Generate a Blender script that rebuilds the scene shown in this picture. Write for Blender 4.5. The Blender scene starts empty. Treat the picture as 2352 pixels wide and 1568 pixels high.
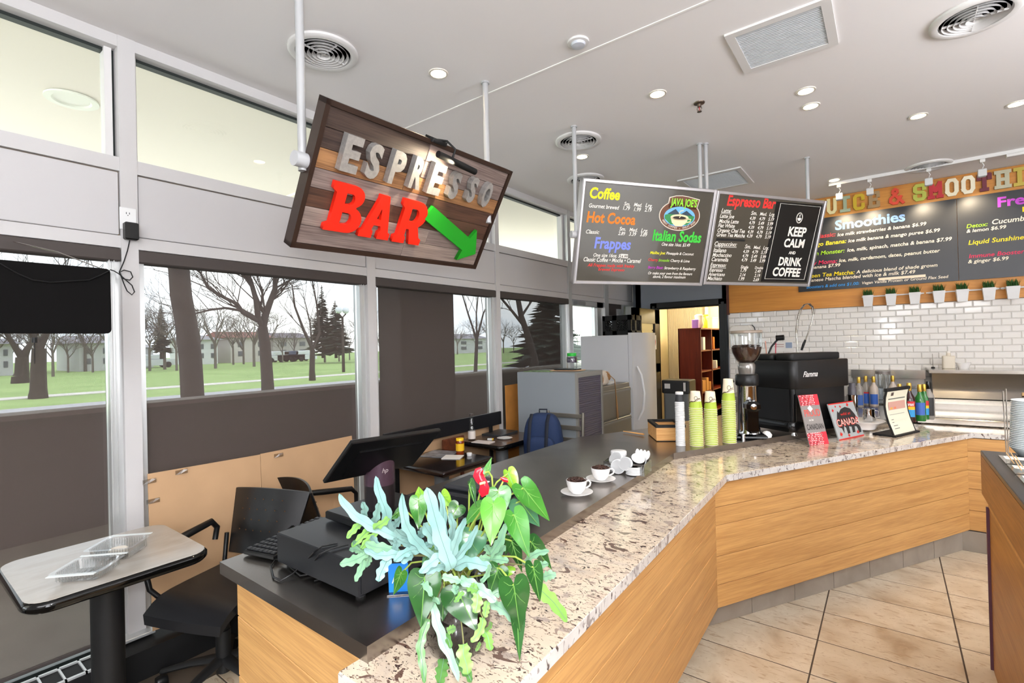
import bpy, bmesh, math, random
from mathutils import Vector, Matrix
random.seed(7)
scn = bpy.context.scene
COL = scn.collection
PI = math.pi
# ------------------------------------------------------------------ camera, world, light, exposure
FPX, YAW, PIT, ROL, CH = 1140.4, math.radians(37.16), math.radians(.32), math.radians(-1.379), 1.62
_f = Vector((-math.sin(YAW) * math.cos(PIT), math.cos(YAW) * math.cos(PIT), math.sin(PIT)))
_r = Vector((math.cos(YAW), math.sin(YAW), 0)); _u = _r.cross(_f)
CR = _r * math.cos(ROL) + _u * math.sin(ROL); CU = -_r * math.sin(ROL) + _u * math.cos(ROL)
CAM = Vector((0, 0, CH))
cd = bpy.data.cameras.new('camera'); cam = bpy.data.objects.new('camera', cd); COL.objects.link(cam)
cd.sensor_width = 36; cd.lens = FPX / 2352 * 36; cd.clip_start = .02; cd.clip_end = 600
mm = Matrix((CR, CU, -_f)).transposed().to_4x4(); mm.translation = CAM; cam.matrix_world = mm
scn.camera = cam
scn.view_settings.view_transform = 'Standard'; scn.view_settings.look = 'None'
scn.view_settings.gamma = 1; scn.view_settings.exposure = 0.46; scn.view_settings.use_curve_mapping = False
scn.cycles.use_denoising = True; scn.cycles.max_bounces = 8; scn.cycles.transparent_max_bounces = 24
scn.cycles.sample_clamp_indirect = 6

def hexc(h):
    h = h.lstrip('#'); v = [int(h[i:i + 2], 16) / 255 for i in (0, 2, 4)]
    return tuple((c / 12.92 if c <= .04045 else ((c + .055) / 1.055) ** 2.4) for c in v) + (1,)

w = bpy.data.worlds.new('overcast_sky'); scn.world = w; w.use_nodes = True
N = w.node_tree.nodes; L = w.node_tree.links; N.clear()
tc = N.new('ShaderNodeTexCoord'); mp = N.new('ShaderNodeMapping'); mp.inputs['Scale'].default_value = (1.4, 1.4, 4)
nz = N.new('ShaderNodeTexNoise'); nz.inputs['Scale'].default_value = 2.2; nz.inputs['Detail'].default_value = 5
cr = N.new('ShaderNodeValToRGB'); cr.color_ramp.elements[0].color = (.72, .82, .97, 1); cr.color_ramp.elements[1].color = (.98, .99, 1, 1)
cr.color_ramp.elements[0].position = .34; cr.color_ramp.elements[1].position = .62
bg = N.new('ShaderNodeBackground'); bg.inputs['Strength'].default_value = 6.5; ow = N.new('ShaderNodeOutputWorld')
L.new(tc.outputs['Generated'], mp.inputs['Vector']); L.new(mp.outputs[0], nz.inputs['Vector']); L.new(nz.outputs['Fac'], cr.inputs[0])
L.new(cr.outputs[0], bg.inputs['Color']); L.new(bg.outputs[0], ow.inputs[0])

def lamp(name, kind, loc, power, color=(1, 1, 1), size=.1, rot=None, spot=None, blend=.5, size_y=None):
    d = bpy.data.lights.new(name, kind); d.energy = power; d.color = color
    if kind == 'AREA':
        d.size = size
        if size_y: d.shape = 'RECTANGLE'; d.size_y = size_y
    else: d.shadow_soft_size = size
    if kind == 'SPOT': d.spot_size = spot or 2.2; d.spot_blend = blend
    o = bpy.data.objects.new(name, d); COL.objects.link(o); o.location = loc
    if rot is not None: o.rotation_euler = rot
    return o
def aim(o, target):
    o.rotation_euler = (Vector(target) - o.location).to_track_quat('-Z', 'Y').to_euler()
# the photographer's flash: a small source just above and behind the lens
FL = lamp('camera_flash', 'SPOT', CAM - _f * .06 + Vector((0, 0, .15)), 40, (.97, .98, 1), .035, spot=2.75, blend=.25)
aim(FL, CAM + _f * 4 + Vector((0, 0, .15)))
# unseen area lights added out of frame as ambient fill for the room
a1 = lamp('rear_right_fill', 'AREA', (3.8, -1.6, 1.7), 185, (.92, .96, 1), 2.4, size_y=3.2); aim(a1, (-1, 2.5, 2.1))
a3 = lamp('right_side_fill', 'AREA', (3.85, 3.0, 1.6), 45, (.93, .96, 1), 2.0, size_y=3.0); aim(a3, (-1, 3.2, 2.4))
a2 = lamp('rear_overhead_fill', 'AREA', (.6, -2.6, 3.0), 70, (.97, .97, 1), 2.5, size_y=1.6); aim(a2, (-.6, 1.5, 1.0))

a4 = lamp('ceiling_fill_uplight', 'AREA', (1.6, -1.2, 2.3), 215, (.95, .97, 1), 1.6, size_y=1.6); a4.rotation_euler = (PI, 0, 0)  # unseen uplight added to brighten the ceiling and the bounce from it
a5 = lamp('ceiling_fill_uplight', 'AREA', (2.6, 2.6, 2.3), 95, (.96, .97, 1), 1.6, size_y=1.6); a5.rotation_euler = (PI, 0, 0)  # second added uplight, out of view on the right
# ------------------------------------------------------------------ pixel helpers (2352x1568 frame)
def ray(px, py): return CR * ((px - 1176) / FPX) - CU * ((py - 784) / FPX) + _f
def Z(px, py, z): v = ray(px, py); return CAM + v * ((z - CH) / v.z)
def Xp(px, py, x): v = ray(px, py); return CAM + v * (x / v.x)
def Yp(px, py, y): v = ray(px, py); return CAM + v * (y / v.y)
def PL(px, py, a, b):
    n = Vector((-(b[1] - a[1]), b[0] - a[0])); v = ray(px, py)
    return CAM + v * ((n.x * a[0] + n.y * a[1]) / (n.x * v.x + n.y * v.y))
def DP(px, py, d): return CAM + ray(px, py) * d

# ------------------------------------------------------------------ materials
MATS = {}
def mat(name, color, rough=.5, metal=0, spec=.5, coat=0, emit=None, estr=0, alpha=None, trans=0, ior=1.45, bump=0, bscale=40, var=0, vscale=6, sheen=0):
    if name in MATS: return MATS[name]
    m = bpy.data.materials.new(name); m.use_nodes = True; n = m.node_tree.nodes; l = m.node_tree.links
    b = n['Principled BSDF']; c = hexc(color) if isinstance(color, str) else tuple(color) + (1,)
    b.inputs['Base Color'].default_value = c; b.inputs['Roughness'].default_value = rough; b.inputs['Metallic'].default_value = metal
    b.inputs['Specular IOR Level'].default_value = spec; b.inputs['Coat Weight'].default_value = coat; b.inputs['IOR'].default_value = ior
    b.inputs['Transmission Weight'].default_value = trans
    if emit: b.inputs['Emission Color'].default_value = hexc(emit); b.inputs['Emission Strength'].default_value = estr
    if bump or var:
        t = n.new('ShaderNodeTexCoord'); x = n.new('ShaderNodeTexNoise'); x.inputs['Scale'].default_value = bscale; x.inputs['Detail'].default_value = 4
        l.new(t.outputs['Object'], x.inputs['Vector'])
        if bump:
            bp = n.new('ShaderNodeBump'); bp.inputs['Strength'].default_value = bump; bp.inputs['Distance'].default_value = .002
            l.new(x.outputs['Fac'], bp.inputs['Height']); l.new(bp.outputs[0], b.inputs['Normal'])
        if var:
            y = n.new('ShaderNodeTexNoise'); y.inputs['Scale'].default_value = vscale; y.inputs['Detail'].default_value = 5
            l.new(t.outputs['Object'], y.inputs['Vector'])
            r = n.new('ShaderNodeValToRGB'); r.color_ramp.elements[0].position = .35; r.color_ramp.elements[1].position = .65
            r.color_ramp.elements[0].color = tuple(max(0, q * (1 - var)) for q in c[:3]) + (1,)
            r.color_ramp.elements[1].color = tuple(min(1, q * (1 + var)) for q in c[:3]) + (1,)
            l.new(y.outputs['Fac'], r.inputs[0]); l.new(r.outputs[0], b.inputs['Base Color'])
    MATS[name] = m; return m
def wood(name, light, dark, rough=.5, axis=0, scale=3.0, coat=0, spec=.4):
    """grain runs along the object's local axis"""
    m = bpy.data.materials.new(name); m.use_nodes = True; n = m.node_tree.nodes; l = m.node_tree.links; b = n['Principled BSDF']
    t = n.new('ShaderNodeTexCoord'); oi = n.new('ShaderNodeObjectInfo'); ml = n.new('ShaderNodeVectorMath'); ml.operation = 'SCALE'
    ml.inputs[0].default_value = (13.1, 7.7, 5.3); l.new(oi.outputs['Random'], ml.inputs['Scale'])
    ad = n.new('ShaderNodeVectorMath'); l.new(t.outputs['Object'], ad.inputs[0]); l.new(ml.outputs[0], ad.inputs[1])
    mp = n.new('ShaderNodeMapping'); s = [scale * 7] * 3; s[axis] = scale * .5; mp.inputs['Scale'].default_value = s
    l.new(ad.outputs[0], mp.inputs['Vector'])
    a = n.new('ShaderNodeTexNoise'); a.inputs['Scale'].default_value = 1; a.inputs['Detail'].default_value = 6; a.inputs['Distortion'].default_value = .6
    mp2 = n.new('ShaderNodeMapping'); s2 = [scale * 60] * 3; s2[axis] = scale * 2; mp2.inputs['Scale'].default_value = s2
    l.new(ad.outputs[0], mp2.inputs['Vector'])
    a2 = n.new('ShaderNodeTexNoise'); a2.inputs['Scale'].default_value = 1; a2.inputs['Detail'].default_value = 3
    l.new(mp.outputs[0], a.inputs['Vector']); l.new(mp2.outputs[0], a2.inputs['Vector'])
    mx = n.new('ShaderNodeMath'); mx.operation = 'MULTIPLY_ADD'; mx.inputs[1].default_value = .5; l.new(a2.outputs['Fac'], mx.inputs[0])
    ms = n.new('ShaderNodeMath'); ms.operation = 'MULTIPLY'; ms.inputs[1].default_value = .52; l.new(a.outputs['Fac'], ms.inputs[0]); l.new(ms.outputs[0], mx.inputs[2])
    r = n.new('ShaderNodeValToRGB'); r.color_ramp.elements[0].position = .36; r.color_ramp.elements[1].position = .62
    r.color_ramp.elements[0].color = hexc(dark); r.color_ramp.elements[1].color = hexc(light)
    l.new(mx.outputs[0], r.inputs[0]); l.new(r.outputs[0], b.inputs['Base Color'])
    bp = n.new('ShaderNodeBump'); bp.inputs['Strength'].default_value = .12; bp.inputs['Distance'].default_value = .001
    l.new(a2.outputs['Fac'], bp.inputs['Height']); l.new(bp.outputs[0], b.inputs['Normal'])
    b.inputs['Roughness'].default_value = rough; b.inputs['Coat Weight'].default_value = coat; b.inputs['Specular IOR Level'].default_value = spec
    MATS[name] = m; return m
def ramp_mat(name, base, stops, scale, rough, coat=0, layers=None, stretch=(1, 1, 1), bump=0):
    """noise-driven colour; layers = [(scale, threshold, softness, colour, stretch)] specks laid over it"""
    m = bpy.data.materials.new(name); m.use_nodes = True; n = m.node_tree.nodes; l = m.node_tree.links; b = n['Principled BSDF']
    t = n.new('ShaderNodeTexCoord'); oi = n.new('ShaderNodeObjectInfo'); ml = n.new('ShaderNodeVectorMath'); ml.operation = 'SCALE'
    ml.inputs[0].default_value = (9.1, 5.7, 3.3); l.new(oi.outputs['Random'], ml.inputs['Scale'])
    ad = n.new('ShaderNodeVectorMath'); l.new(t.outputs['Object'], ad.inputs[0]); l.new(ml.outputs[0], ad.inputs[1])
    def noise(sc, st, det=5, dist=.5):
        mp = n.new('ShaderNodeMapping'); mp.inputs['Scale'].default_value = st; l.new(ad.outputs[0], mp.inputs['Vector'])
        x = n.new('ShaderNodeTexNoise'); x.inputs['Scale'].default_value = sc; x.inputs['Detail'].default_value = det; x.inputs['Distortion'].default_value = dist
        l.new(mp.outputs[0], x.inputs['Vector']); return x.outputs['Fac']
    r = n.new('ShaderNodeValToRGB'); e = r.color_ramp.elements
    while len(e) < len(stops): e.new(.5)
    for i, (p, c) in enumerate(stops): e[i].position = p; e[i].color = hexc(c)
    nf = noise(scale, stretch); l.new(nf, r.inputs[0]); cur = r.outputs[0]
    for (sc, th, so, c, st) in (layers or []):
        x = noise(sc, st, 6, .9); q = n.new('ShaderNodeMapRange'); q.inputs['From Min'].default_value = th; q.inputs['From Max'].default_value = th + so
        l.new(x, q.inputs['Value']); k = n.new('ShaderNodeMix'); k.data_type = 'RGBA'; k.inputs[7].default_value = hexc(c)
        l.new(q.outputs[0], k.inputs[0]); l.new(cur, k.inputs[6]); cur = k.outputs[2]
    l.new(cur, b.inputs['Base Color']); b.inputs['Roughness'].default_value = rough; b.inputs['Coat Weight'].default_value = coat; b.inputs['Coat Roughness'].default_value = .06
    if bump:
        bp = n.new('ShaderNodeBump'); bp.inputs['Strength'].default_value = bump; bp.inputs['Distance'].default_value = .002; l.new(nf, bp.inputs['Height']); l.new(bp.outputs[0], b.inputs['Normal'])
    MATS[name] = m; return m
def veil(name, trans, color, tint=(1, 1, 1)):
    """open-weave screen cloth: part see-through, part diffuse thread"""
    m = bpy.data.materials.new(name); m.use_nodes = True; n = m.node_tree.nodes; l = m.node_tree.links; n.clear()
    o = n.new('ShaderNodeOutputMaterial'); t = n.new('ShaderNodeBsdfTransparent'); t.inputs[0].default_value = tuple(tint) + (1,)
    d = n.new('ShaderNodeBsdfDiffuse'); d.inputs[0].default_value = hexc(color); x = n.new('ShaderNodeMixShader'); x.inputs[0].default_value = 1 - trans
    l.new(t.outputs[0], x.inputs[1]); l.new(d.outputs[0], x.inputs[2]); l.new(x.outputs[0], o.inputs[0]); MATS[name] = m; return m
def pane(name, tint=(.97, .99, .98), refl=.06, rough=0.0):
    m = bpy.data.materials.new(name); m.use_nodes = True; n = m.node_tree.nodes; l = m.node_tree.links; n.clear()
    o = n.new('ShaderNodeOutputMaterial'); t = n.new('ShaderNodeBsdfTransparent'); t.inputs[0].default_value = tuple(tint) + (1,)
    g = n.new('ShaderNodeBsdfGlossy'); g.inputs['Roughness'].default_value = rough; lw = n.new('ShaderNodeLayerWeight'); lw.inputs[0].default_value = .25
    ma = n.new('ShaderNodeMath'); ma.operation = 'MULTIPLY_ADD'; ma.inputs[1].default_value = .5; ma.inputs[2].default_value = refl; l.new(lw.outputs['Fresnel'], ma.inputs[0])
    x = n.new('ShaderNodeMixShader'); l.new(ma.outputs[0], x.inputs[0]); l.new(t.outputs[0], x.inputs[1]); l.new(g.outputs[0], x.inputs[2]); l.new(x.outputs[0], o.inputs[0])
    MATS[name] = m; return m

WHITE = mat('white_paint', '#d6d4d3', .55); MULL = mat('mullion_paint', '#c6c4c4', .5); CEIL = mat('ceiling_paint', '#e4e1e1', .8, bump=.05, bscale=120)
ALU = mat('painted_aluminium', '#cfcecd', .45); ALUB = mat('bright_aluminium', '#d4d6d6', .3, .5)
GASK = mat('black_gasket', '#1d2422', .5); PANELW = mat('white_panel', '#c3c1c2', .6); GAP = mat('brown_joint', '#8d7657', .8)
BLK = mat('black_plastic', '#0c0c0d', .38); BLKM = mat('matt_black', '#0b0b0c', .6); BLKG = mat('gloss_black', '#060606', .08); DGREY = mat('dark_grey', '#2b2d30', .5)
CASS = mat('shade_cassette', '#463f3c', .7); STEEL = mat('brushed_steel', '#9a958f', .24, 1, bump=.03, bscale=200, var=.08, vscale=3)
CSTEEL = mat('counter_steel', '#a09a95', .27, 1, bump=.02, bscale=90, var=.12, vscale=4); CHROME = mat('chrome', '#c9c9c9', .08, 1); SSHINE = mat('polished_steel', '#c6c0b6', .16, 1)
CERAM = mat('white_ceramic', '#eeecea', .12, coat=.4); PAPER = mat('white_paper', '#e8e6e2', .8); PLW = mat('white_plastic', '#e4e5e6', .35)
CARDB = mat('cardboard', '#b99672', .85, var=.06, vscale=3); PLY = mat('plywood_sheet', '#c4843f', .7, var=.12, vscale=5)
OAK = wood('oak_planks', '#cfa063', '#b2834d', .45); OAKX = wood('oak_board_wall', '#d2913f', '#bb7a33', .45, 0, 1.6)
OAKD = wood('case_panel_wood', '#a06a30', '#7c4c1f', .4, 1, 3)
GLASS = pane('window_glass', (.95, .985, .95)); JARG = pane('clear_jar_glass', (.93, .95, .95), .1, .02); CLAM = pane('clear_thin_plastic', (.88, .90, .91), .22, .08)
GRAN = ramp_mat('granite', None, [(.30, '#b5a8a0'), (.43, '#dac7b0'), (.55, '#e6d5bd'), (.72, '#cfc0b3')], 6, .14, .5,
    [(9, .60, .05, '#b3a397', (1, 1.4, 1)), (30, .60, .05, '#a08d80', (1, 1.8, 1)), (60, .60, .035, '#8b7464', (1, 2.2, 1)), (13, .625, .02, '#6b5348', (1, 1.5, 1)), (34, .635, .02, '#4b3834', (1, 1.6, 1)), (90, .64, .02, '#2e2526', (1, 1.5, 1))])
GRANE = ramp_mat('granite_edge', None, [(.3, '#a6a3a1'), (.45, '#d6d3ce'), (.6, '#cac7c3'), (.75, '#b9b4b0')], 9, .3, .3,
    [(40, .58, .05, '#8f8784', (1, 1, .6)), (60, .62, .03, '#4c3f3e', (1, 1, .6))])
TILE = ramp_mat('floor_tile', None, [(.3, '#ab9478'), (.42, '#cdbda3'), (.6, '#dccfb8'), (.75, '#c9b79c')], 4.5, .28, .15, [(14, .58, .10, '#b59c7e', (1, 3, 1)), (40, .60, .08, '#c2ad92', (1, 2, 1))], bump=.05)
TILEG = ramp_mat('kick_tile', None, [(.3, '#847b71'), (.6, '#999085'), (.8, '#8d8479')], 4, .35)
GROUT = mat('dark_grout', '#54483c', .9); GROUTW = mat('pale_grout', '#c9c5bf', .9); SUBW = mat('white_glazed_tile', '#e4e1dc', .1, coat=.5)
BULB = mat('warm_lamp_lens', '#ffffff', .5, emit='#ffe2ae', estr=9)
GRASS = ramp_mat('lawn', None, [(.3, '#7d9a52'), (.6, '#93ad66'), (.8, '#859f58')], .4, .9)
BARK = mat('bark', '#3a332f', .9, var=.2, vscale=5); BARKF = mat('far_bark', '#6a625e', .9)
STUCCO = mat('patio_wall_render', '#5a5653', .9); CONC = mat('patio_concrete', '#a8a39a', .9, var=.12, vscale=4); ASPH = mat('asphalt_path', '#a9a9ad', .9); SOFF = mat('soffit_paint', '#f6f0e4', .8)

# ------------------------------------------------------------------ mesh builder
class MB:
    def __init__(s): s.v = []; s.f = []; s.m = []; s.cur = 0
    def add(s, vs, fs, mi=None):
        o = len(s.v); s.v += [tuple(v) for v in vs]; s.f += [tuple(i + o for i in f) for f in fs]; s.m += [s.cur if mi is None else mi] * len(fs); return s
    def box(s, x0, x1, y0, y1, z0, z1, mi=None, X=None):
        vs = [Vector((x, y, z)) for z in (z0, z1) for y in (y0, y1) for x in (x0, x1)]
        if X is not None: vs = [X @ v for v in vs]
        return s.add(vs, [(0, 2, 3, 1), (4, 5, 7, 6), (0, 1, 5, 4), (1, 3, 7, 5), (3, 2, 6, 7), (2, 0, 4, 6)], mi)
    def cbox(s, x0, x1, y0, y1, z0, z1, c=.004, mi=None, X=None, top=True):
        """box with chamfered edges"""
        vs = []
        for z, i in ((z0, c), (z0 + c, 0), (z1 - c, 0), (z1, c)):
            vs += [Vector(p + (z,)) for p in ((x0 + i, y0 + i), (x1 - i, y0 + i), (x1 - i, y1 - i), (x0 + i, y1 - i))]
        if X is not None: vs = [X @ v for v in vs]
        fs = [(3, 2, 1, 0), (12, 13, 14, 15)]
        for k in range(3):
            for j in range(4): a = k * 4 + j; b = k * 4 + (j + 1) % 4; fs.append((a, b, b + 4, a + 4))
        return s.add(vs, fs, mi)
    def rbox(s, x0, x1, y0, y1, z0, z1, r=.02, n=4, mi=None, X=None, ch=0):
        """upright box with rounded vertical corners"""
        P = []
        for cx, cy, a0 in ((x1 - r, y1 - r, 0), (x0 + r, y1 - r, 90), (x0 + r, y0 + r, 180), (x1 - r, y0 + r, 270)):
            for k in range(n + 1): a = math.radians(a0 + 90 * k / n); P.append((cx + r * math.cos(a), cy + r * math.sin(a)))
        return s.prism(P, z0, z1, mi, X, ch)
    def prism(s, P, z0, z1, mi=None, X=None, ch=0):
        n = len(P); area = sum(P[i][0] * P[(i + 1) % n][1] - P[(i + 1) % n][0] * P[i][1] for i in range(n))
        if area < 0: P = list(reversed(P))
        rings = []
        if ch:
            cx = sum(p[0] for p in P) / n; cy = sum(p[1] for p in P) / n
            def ins(p):
                d = math.hypot(p[0] - cx, p[1] - cy) or 1; return (p[0] - (p[0] - cx) / d * ch, p[1] - (p[1] - cy) / d * ch)
            Q = [ins(p) for p in P]; rings = [(Q, z0), (P, z0 + ch), (P, z1 - ch), (Q, z1)]
        else: rings = [(P, z0), (P, z1)]
        vs = [Vector((p[0], p[1], z)) for R, z in rings for p in R]
        if X is not None: vs = [X @ v for v in vs]
        fs = [tuple(range(n - 1, -1, -1)), tuple(range((len(rings) - 1) * n, len(rings) * n))]
        for k in range(len(rings) - 1):
            for j in range(n): a = k * n + j; b = k * n + (j + 1) % n; fs.append((a, b, b + n, a + n))
        return s.add(vs, fs, mi)
    def lathe(s, prof, n=24, mi=None, X=None, c=(0, 0, 0), cap=True):
        vs = []; fs = []; c = Vector(c)
        for r, z in prof:
            for j in range(n): a = 2 * PI * j / n; vs.append(c + Vector((r * math.cos(a), r * math.sin(a), z)))
        if X is not None: vs = [X @ v for v in vs]
        for k in range(len(prof) - 1):
            for j in range(n): a = k * n + j; b = k * n + (j + 1) % n; fs.append((a, b, b + n, a + n))
        if cap and prof[0][0] > 1.1e-4: fs.append(tuple(range(n - 1, -1, -1)))
        if cap and prof[-1][0] > 1.1e-4: k = (len(prof) - 1) * n; fs.append(tuple(range(k, k + n)))
        return s.add(vs, fs, mi)
    def tube(s, pts, r, n=8, mi=None, cap=True, closed=False, flat=1.0):
        pts = [Vector(p) for p in pts]; m = len(pts); R = r if isinstance(r, (list, tuple)) else [r] * m; vs = []; fs = []; up = None
        for i, p in enumerate(pts):
            if closed: t = (pts[(i + 1) % m] - pts[i - 1])
            else: t = (pts[min(i + 1, m - 1)] - pts[max(i - 1, 0)])
            t = t.normalized() if t.length > 1e-9 else Vector((0, 0, 1))
            if up is None: up = Vector((0, 0, 1)) if abs(t.z) < .9 else Vector((1, 0, 0))
            x = t.cross(up); x = x.normalized() if x.length > 1e-6 else t.orthogonal().normalized(); y = x.cross(t); up = y
            for j in range(n): a = 2 * PI * j / n; vs.append(p + (x * math.cos(a) + y * math.sin(a) * flat) * R[i])
        for k in range(m if closed else m - 1):
            for j in range(n): a = k * n + j; b = k * n + (j + 1) % n; e = ((k + 1) % m) * n; fs.append((a, b, e + (j + 1) % n, e + j))
        if cap and not closed: fs.append(tuple(range(n - 1, -1, -1))); fs.append(tuple(range((m - 1) * n, m * n)))
        return s.add(vs, fs, mi)
    def ball(s, c, r, n=12, m=8, mi=None, sc=(1, 1, 1)):
        prof = [(r * math.sin(PI * k / m), -r * math.cos(PI * k / m)) for k in range(m + 1)]
        o = len(s.v); s.lathe(prof, n, mi)
        for i in range(o, len(s.v)): v = s.v[i]; s.v[i] = (v[0] * sc[0] + c[0], v[1] * sc[1] + c[1], v[2] * sc[2] + c[2])
        return s
    def quad(s, a, b, c, d, mi=None): return s.add([a, b, c, d], [(0, 1, 2, 3)], mi)
    def mesh(s, name, mats, smooth=False):
        me = bpy.data.meshes.new(name); me.from_pydata(s.v, [], s.f); me.update()
        for m in (mats if isinstance(mats, (list, tuple)) else [mats]): me.materials.append(m)
        me.polygons.foreach_set('material_index', s.m)
        if smooth:
            me.polygons.foreach_set('use_smooth', [True] * len(me.polygons))
            try: me.set_sharp_from_angle(angle=math.radians(smooth if smooth > 1 else 40))
            except Exception: pass
        return me
    def build(s, name, mats, parent=None, smooth=False, **k):
        o = bpy.data.objects.new(name, s.mesh(name, mats, smooth)); COL.objects.link(o)
        if parent is not None: o.parent = parent
        return tagp(o, **k)
def tagp(o, label=None, cat=None, group=None, kind=None):
    if label: o['label'] = label
    if cat: o['category'] = cat
    if group: o['group'] = group
    if kind: o['kind'] = kind
    return o
def thing(name, label, cat, loc=(0, 0, 0), rz=0, group=None, matrix=None):
    o = bpy.data.objects.new(name, None); COL.objects.link(o); o.empty_display_size = .05
    if matrix is not None: o.matrix_world = matrix
    else: o.location = loc; o.rotation_euler = (0, 0, rz)
    return tagp(o, label, cat, group)
def solo(name, mb, mats, label, cat, loc=(0, 0, 0), rz=0, group=None, smooth=False, matrix=None):
    o = bpy.data.objects.new(name, mb.mesh(name, mats, smooth)); COL.objects.link(o)
    if matrix is not None: o.matrix_world = matrix
    else: o.location = loc; o.rotation_euler = (0, 0, rz)
    return tagp(o, label, cat, group)
def struct(name, mb, mats, parent=None, smooth=False):
    o = mb.build(name, mats, parent, smooth)
    if parent is None: o['kind'] = 'structure'
    return o
def sempty(name, loc=(0, 0, 0)):
    o = bpy.data.objects.new(name, None); COL.objects.link(o); o.location = loc; o['kind'] = 'structure'; return o
def link_copy(o, name, parent, loc, rz=0):
    c = o.copy(); c.name = name; COL.objects.link(c); c.parent = parent; c.location = loc; c.rotation_euler = (0, 0, rz); return c
def dup(root, loc, rz=0, label=None, group=None, scale=None):
    r = root.copy(); COL.objects.link(r); r.location = loc; r.rotation_euler = (0, 0, rz)
    if scale: r.scale = scale
    if label: r['label'] = label
    if group: r['group'] = group
    for ch in list(root.children):
        c = ch.copy(); COL.objects.link(c); c.parent = r
        for g in list(ch.children): d = g.copy(); COL.objects.link(d); d.parent = c
    return r

# ------------------------------------------------------------------ text (all converted in one pass)
TEXTS = []
_fc = {}
def text(body, mat_, parent, place, name='lettering', shear=0, bold=0, ext=.0006, label=None, ys=1.0, fit='w'):
    """place = (x0, x1, y0, y1, z) box in the parent's local plane; y1 None keeps the proportions"""
    cu = bpy.data.curves.new(name, 'FONT'); cu.body = body; cu.size = 1; cu.shear = shear; cu.offset = bold; cu.extrude = 0; cu.resolution_u = 3
    o = bpy.data.objects.new(name, cu); COL.objects.link(o); TEXTS.append((o, mat_, parent, place, name, ext, label, ys)); return o
def flush_text():
    bpy.context.view_layer.update(); dg = bpy.context.evaluated_depsgraph_get()
    for (o, m, parent, place, name, ext, label, ys) in TEXTS:
        src = bpy.data.meshes.new_from_object(o.evaluated_get(dg)); vs = [v.co.copy() for v in src.vertices]; fs = [tuple(p.vertices) for p in src.polygons]
        if not vs: continue
        X = [v.x for v in vs]; Y = [v.y for v in vs]; x0, x1, y0, y1, z = place[:5]; M4 = place[5] if len(place) > 5 else None
        sx = (x1 - x0) / (max(X) - min(X)); cap = .729
        if y1 is None: sy = sx * ys; by = 0
        elif len(o.data.body) == 1: sy = (y1 - y0) / (max(Y) - min(Y)); by = min(Y)
        else: sy = (y1 - y0) / cap; by = 0
        slope = place[6] if len(place) > 6 else 0
        W = []
        for v in vs:
            lx = x0 + (v.x - min(X)) * sx; W.append(Vector((lx, y0 + (v.y - by) * sy + slope * (lx - x0), z)))
        nv = len(W); allv = [w_ + Vector((0, 0, ext)) for w_ in W]; allf = list(fs)
        if ext > .003:
            allv += W; ec = {}
            for f in fs:
                for i in range(len(f)): e = (f[i], f[(i + 1) % len(f)]); ec[e] = ec.get(e, 0) + 1
            for (a, b) in list(ec):
                if (b, a) not in ec: allf.append((b, a, a + nv, b + nv))
        if M4 is not None: allv = [M4 @ v for v in allv]
        me = bpy.data.meshes.new(name); me.from_pydata([tuple(v) for v in allv], [], allf); me.materials.append(m); me.update()
        q = bpy.data.objects.new(name, me); COL.objects.link(q); q.parent = parent
        if label: q['label'] = label
        d = o.data; bpy.data.objects.remove(o); bpy.data.curves.remove(d); bpy.data.meshes.remove(src)
    TEXTS.clear()
def emis(name, c, rough=.6): return mat(name, c, rough)
class Board:
    """a flat sign: local x along u, y along v, z out of the face"""
    def __init__(s, ctr, u, v):
        s.c = Vector(ctr); s.u = Vector(u).normalized(); v = Vector(v); s.v = (v - s.u * v.dot(s.u)).normalized(); s.n = s.u.cross(s.v)
        s.M = Matrix((s.u, s.v, s.n)).transposed().to_4x4(); s.M.translation = s.c
    def p(s, px, py, off=0):
        r_ = ray(px, py); c = s.c + s.n * off; t = (c - CAM).dot(s.n) / r_.dot(s.n); q = CAM + r_ * t - s.c
        return q.dot(s.u), q.dot(s.v)

# ================================================================== ROOM SHELL
W = -3.15; HC = 3.275; YB = 7.0
# floor: slab plus single tiles
fl = sempty('floor')
struct('grout_bed', MB().box(-3.3, 4.1, -3.6, 7.6, -.12, -.0012), GROUT, fl)
TX, TY = .598, .3355
tb = MB().cbox(0, TX - .007, 0, TY - .007, -.02, 0, .0012); tmesh = tb.mesh('tile', TILE)
for i in range(-5, 3):
    for j in range(-9, 11):
        x = -.338 + i * TX; y = 3.425 + j * TY
        if x > 1.0 or y + TY > 6.98 or y < .2: continue
        if x < -3.3: continue
        o = bpy.data.objects.new('tile', tmesh); COL.objects.link(o); o.parent = fl; o.location = (x + .003, y + .003, 0)
# ceiling
ce = struct('ceiling', MB().box(-3.35, 4, -3.5, 2.524, HC, HC + .1).box(-3.35, 4, 2.53, 7.6, HC, HC + .1).box(-3.35, 4, 2.52, 2.534, HC + .004, HC + .1), CEIL)
struct('trim_1', MB().box(-3.1, 4, 2.521, 2.533, HC - .004, HC + .002), mat('joint_bead', '#f1efec', .5))
struct('wall_right', MB().box(4, 4.1, -3.5, 7.1, 0, HC + .1), WHITE)
struct('wall_rear', MB().box(-3.3, 4, -3.6, -3.5, 0, HC + .1), WHITE)
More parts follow.
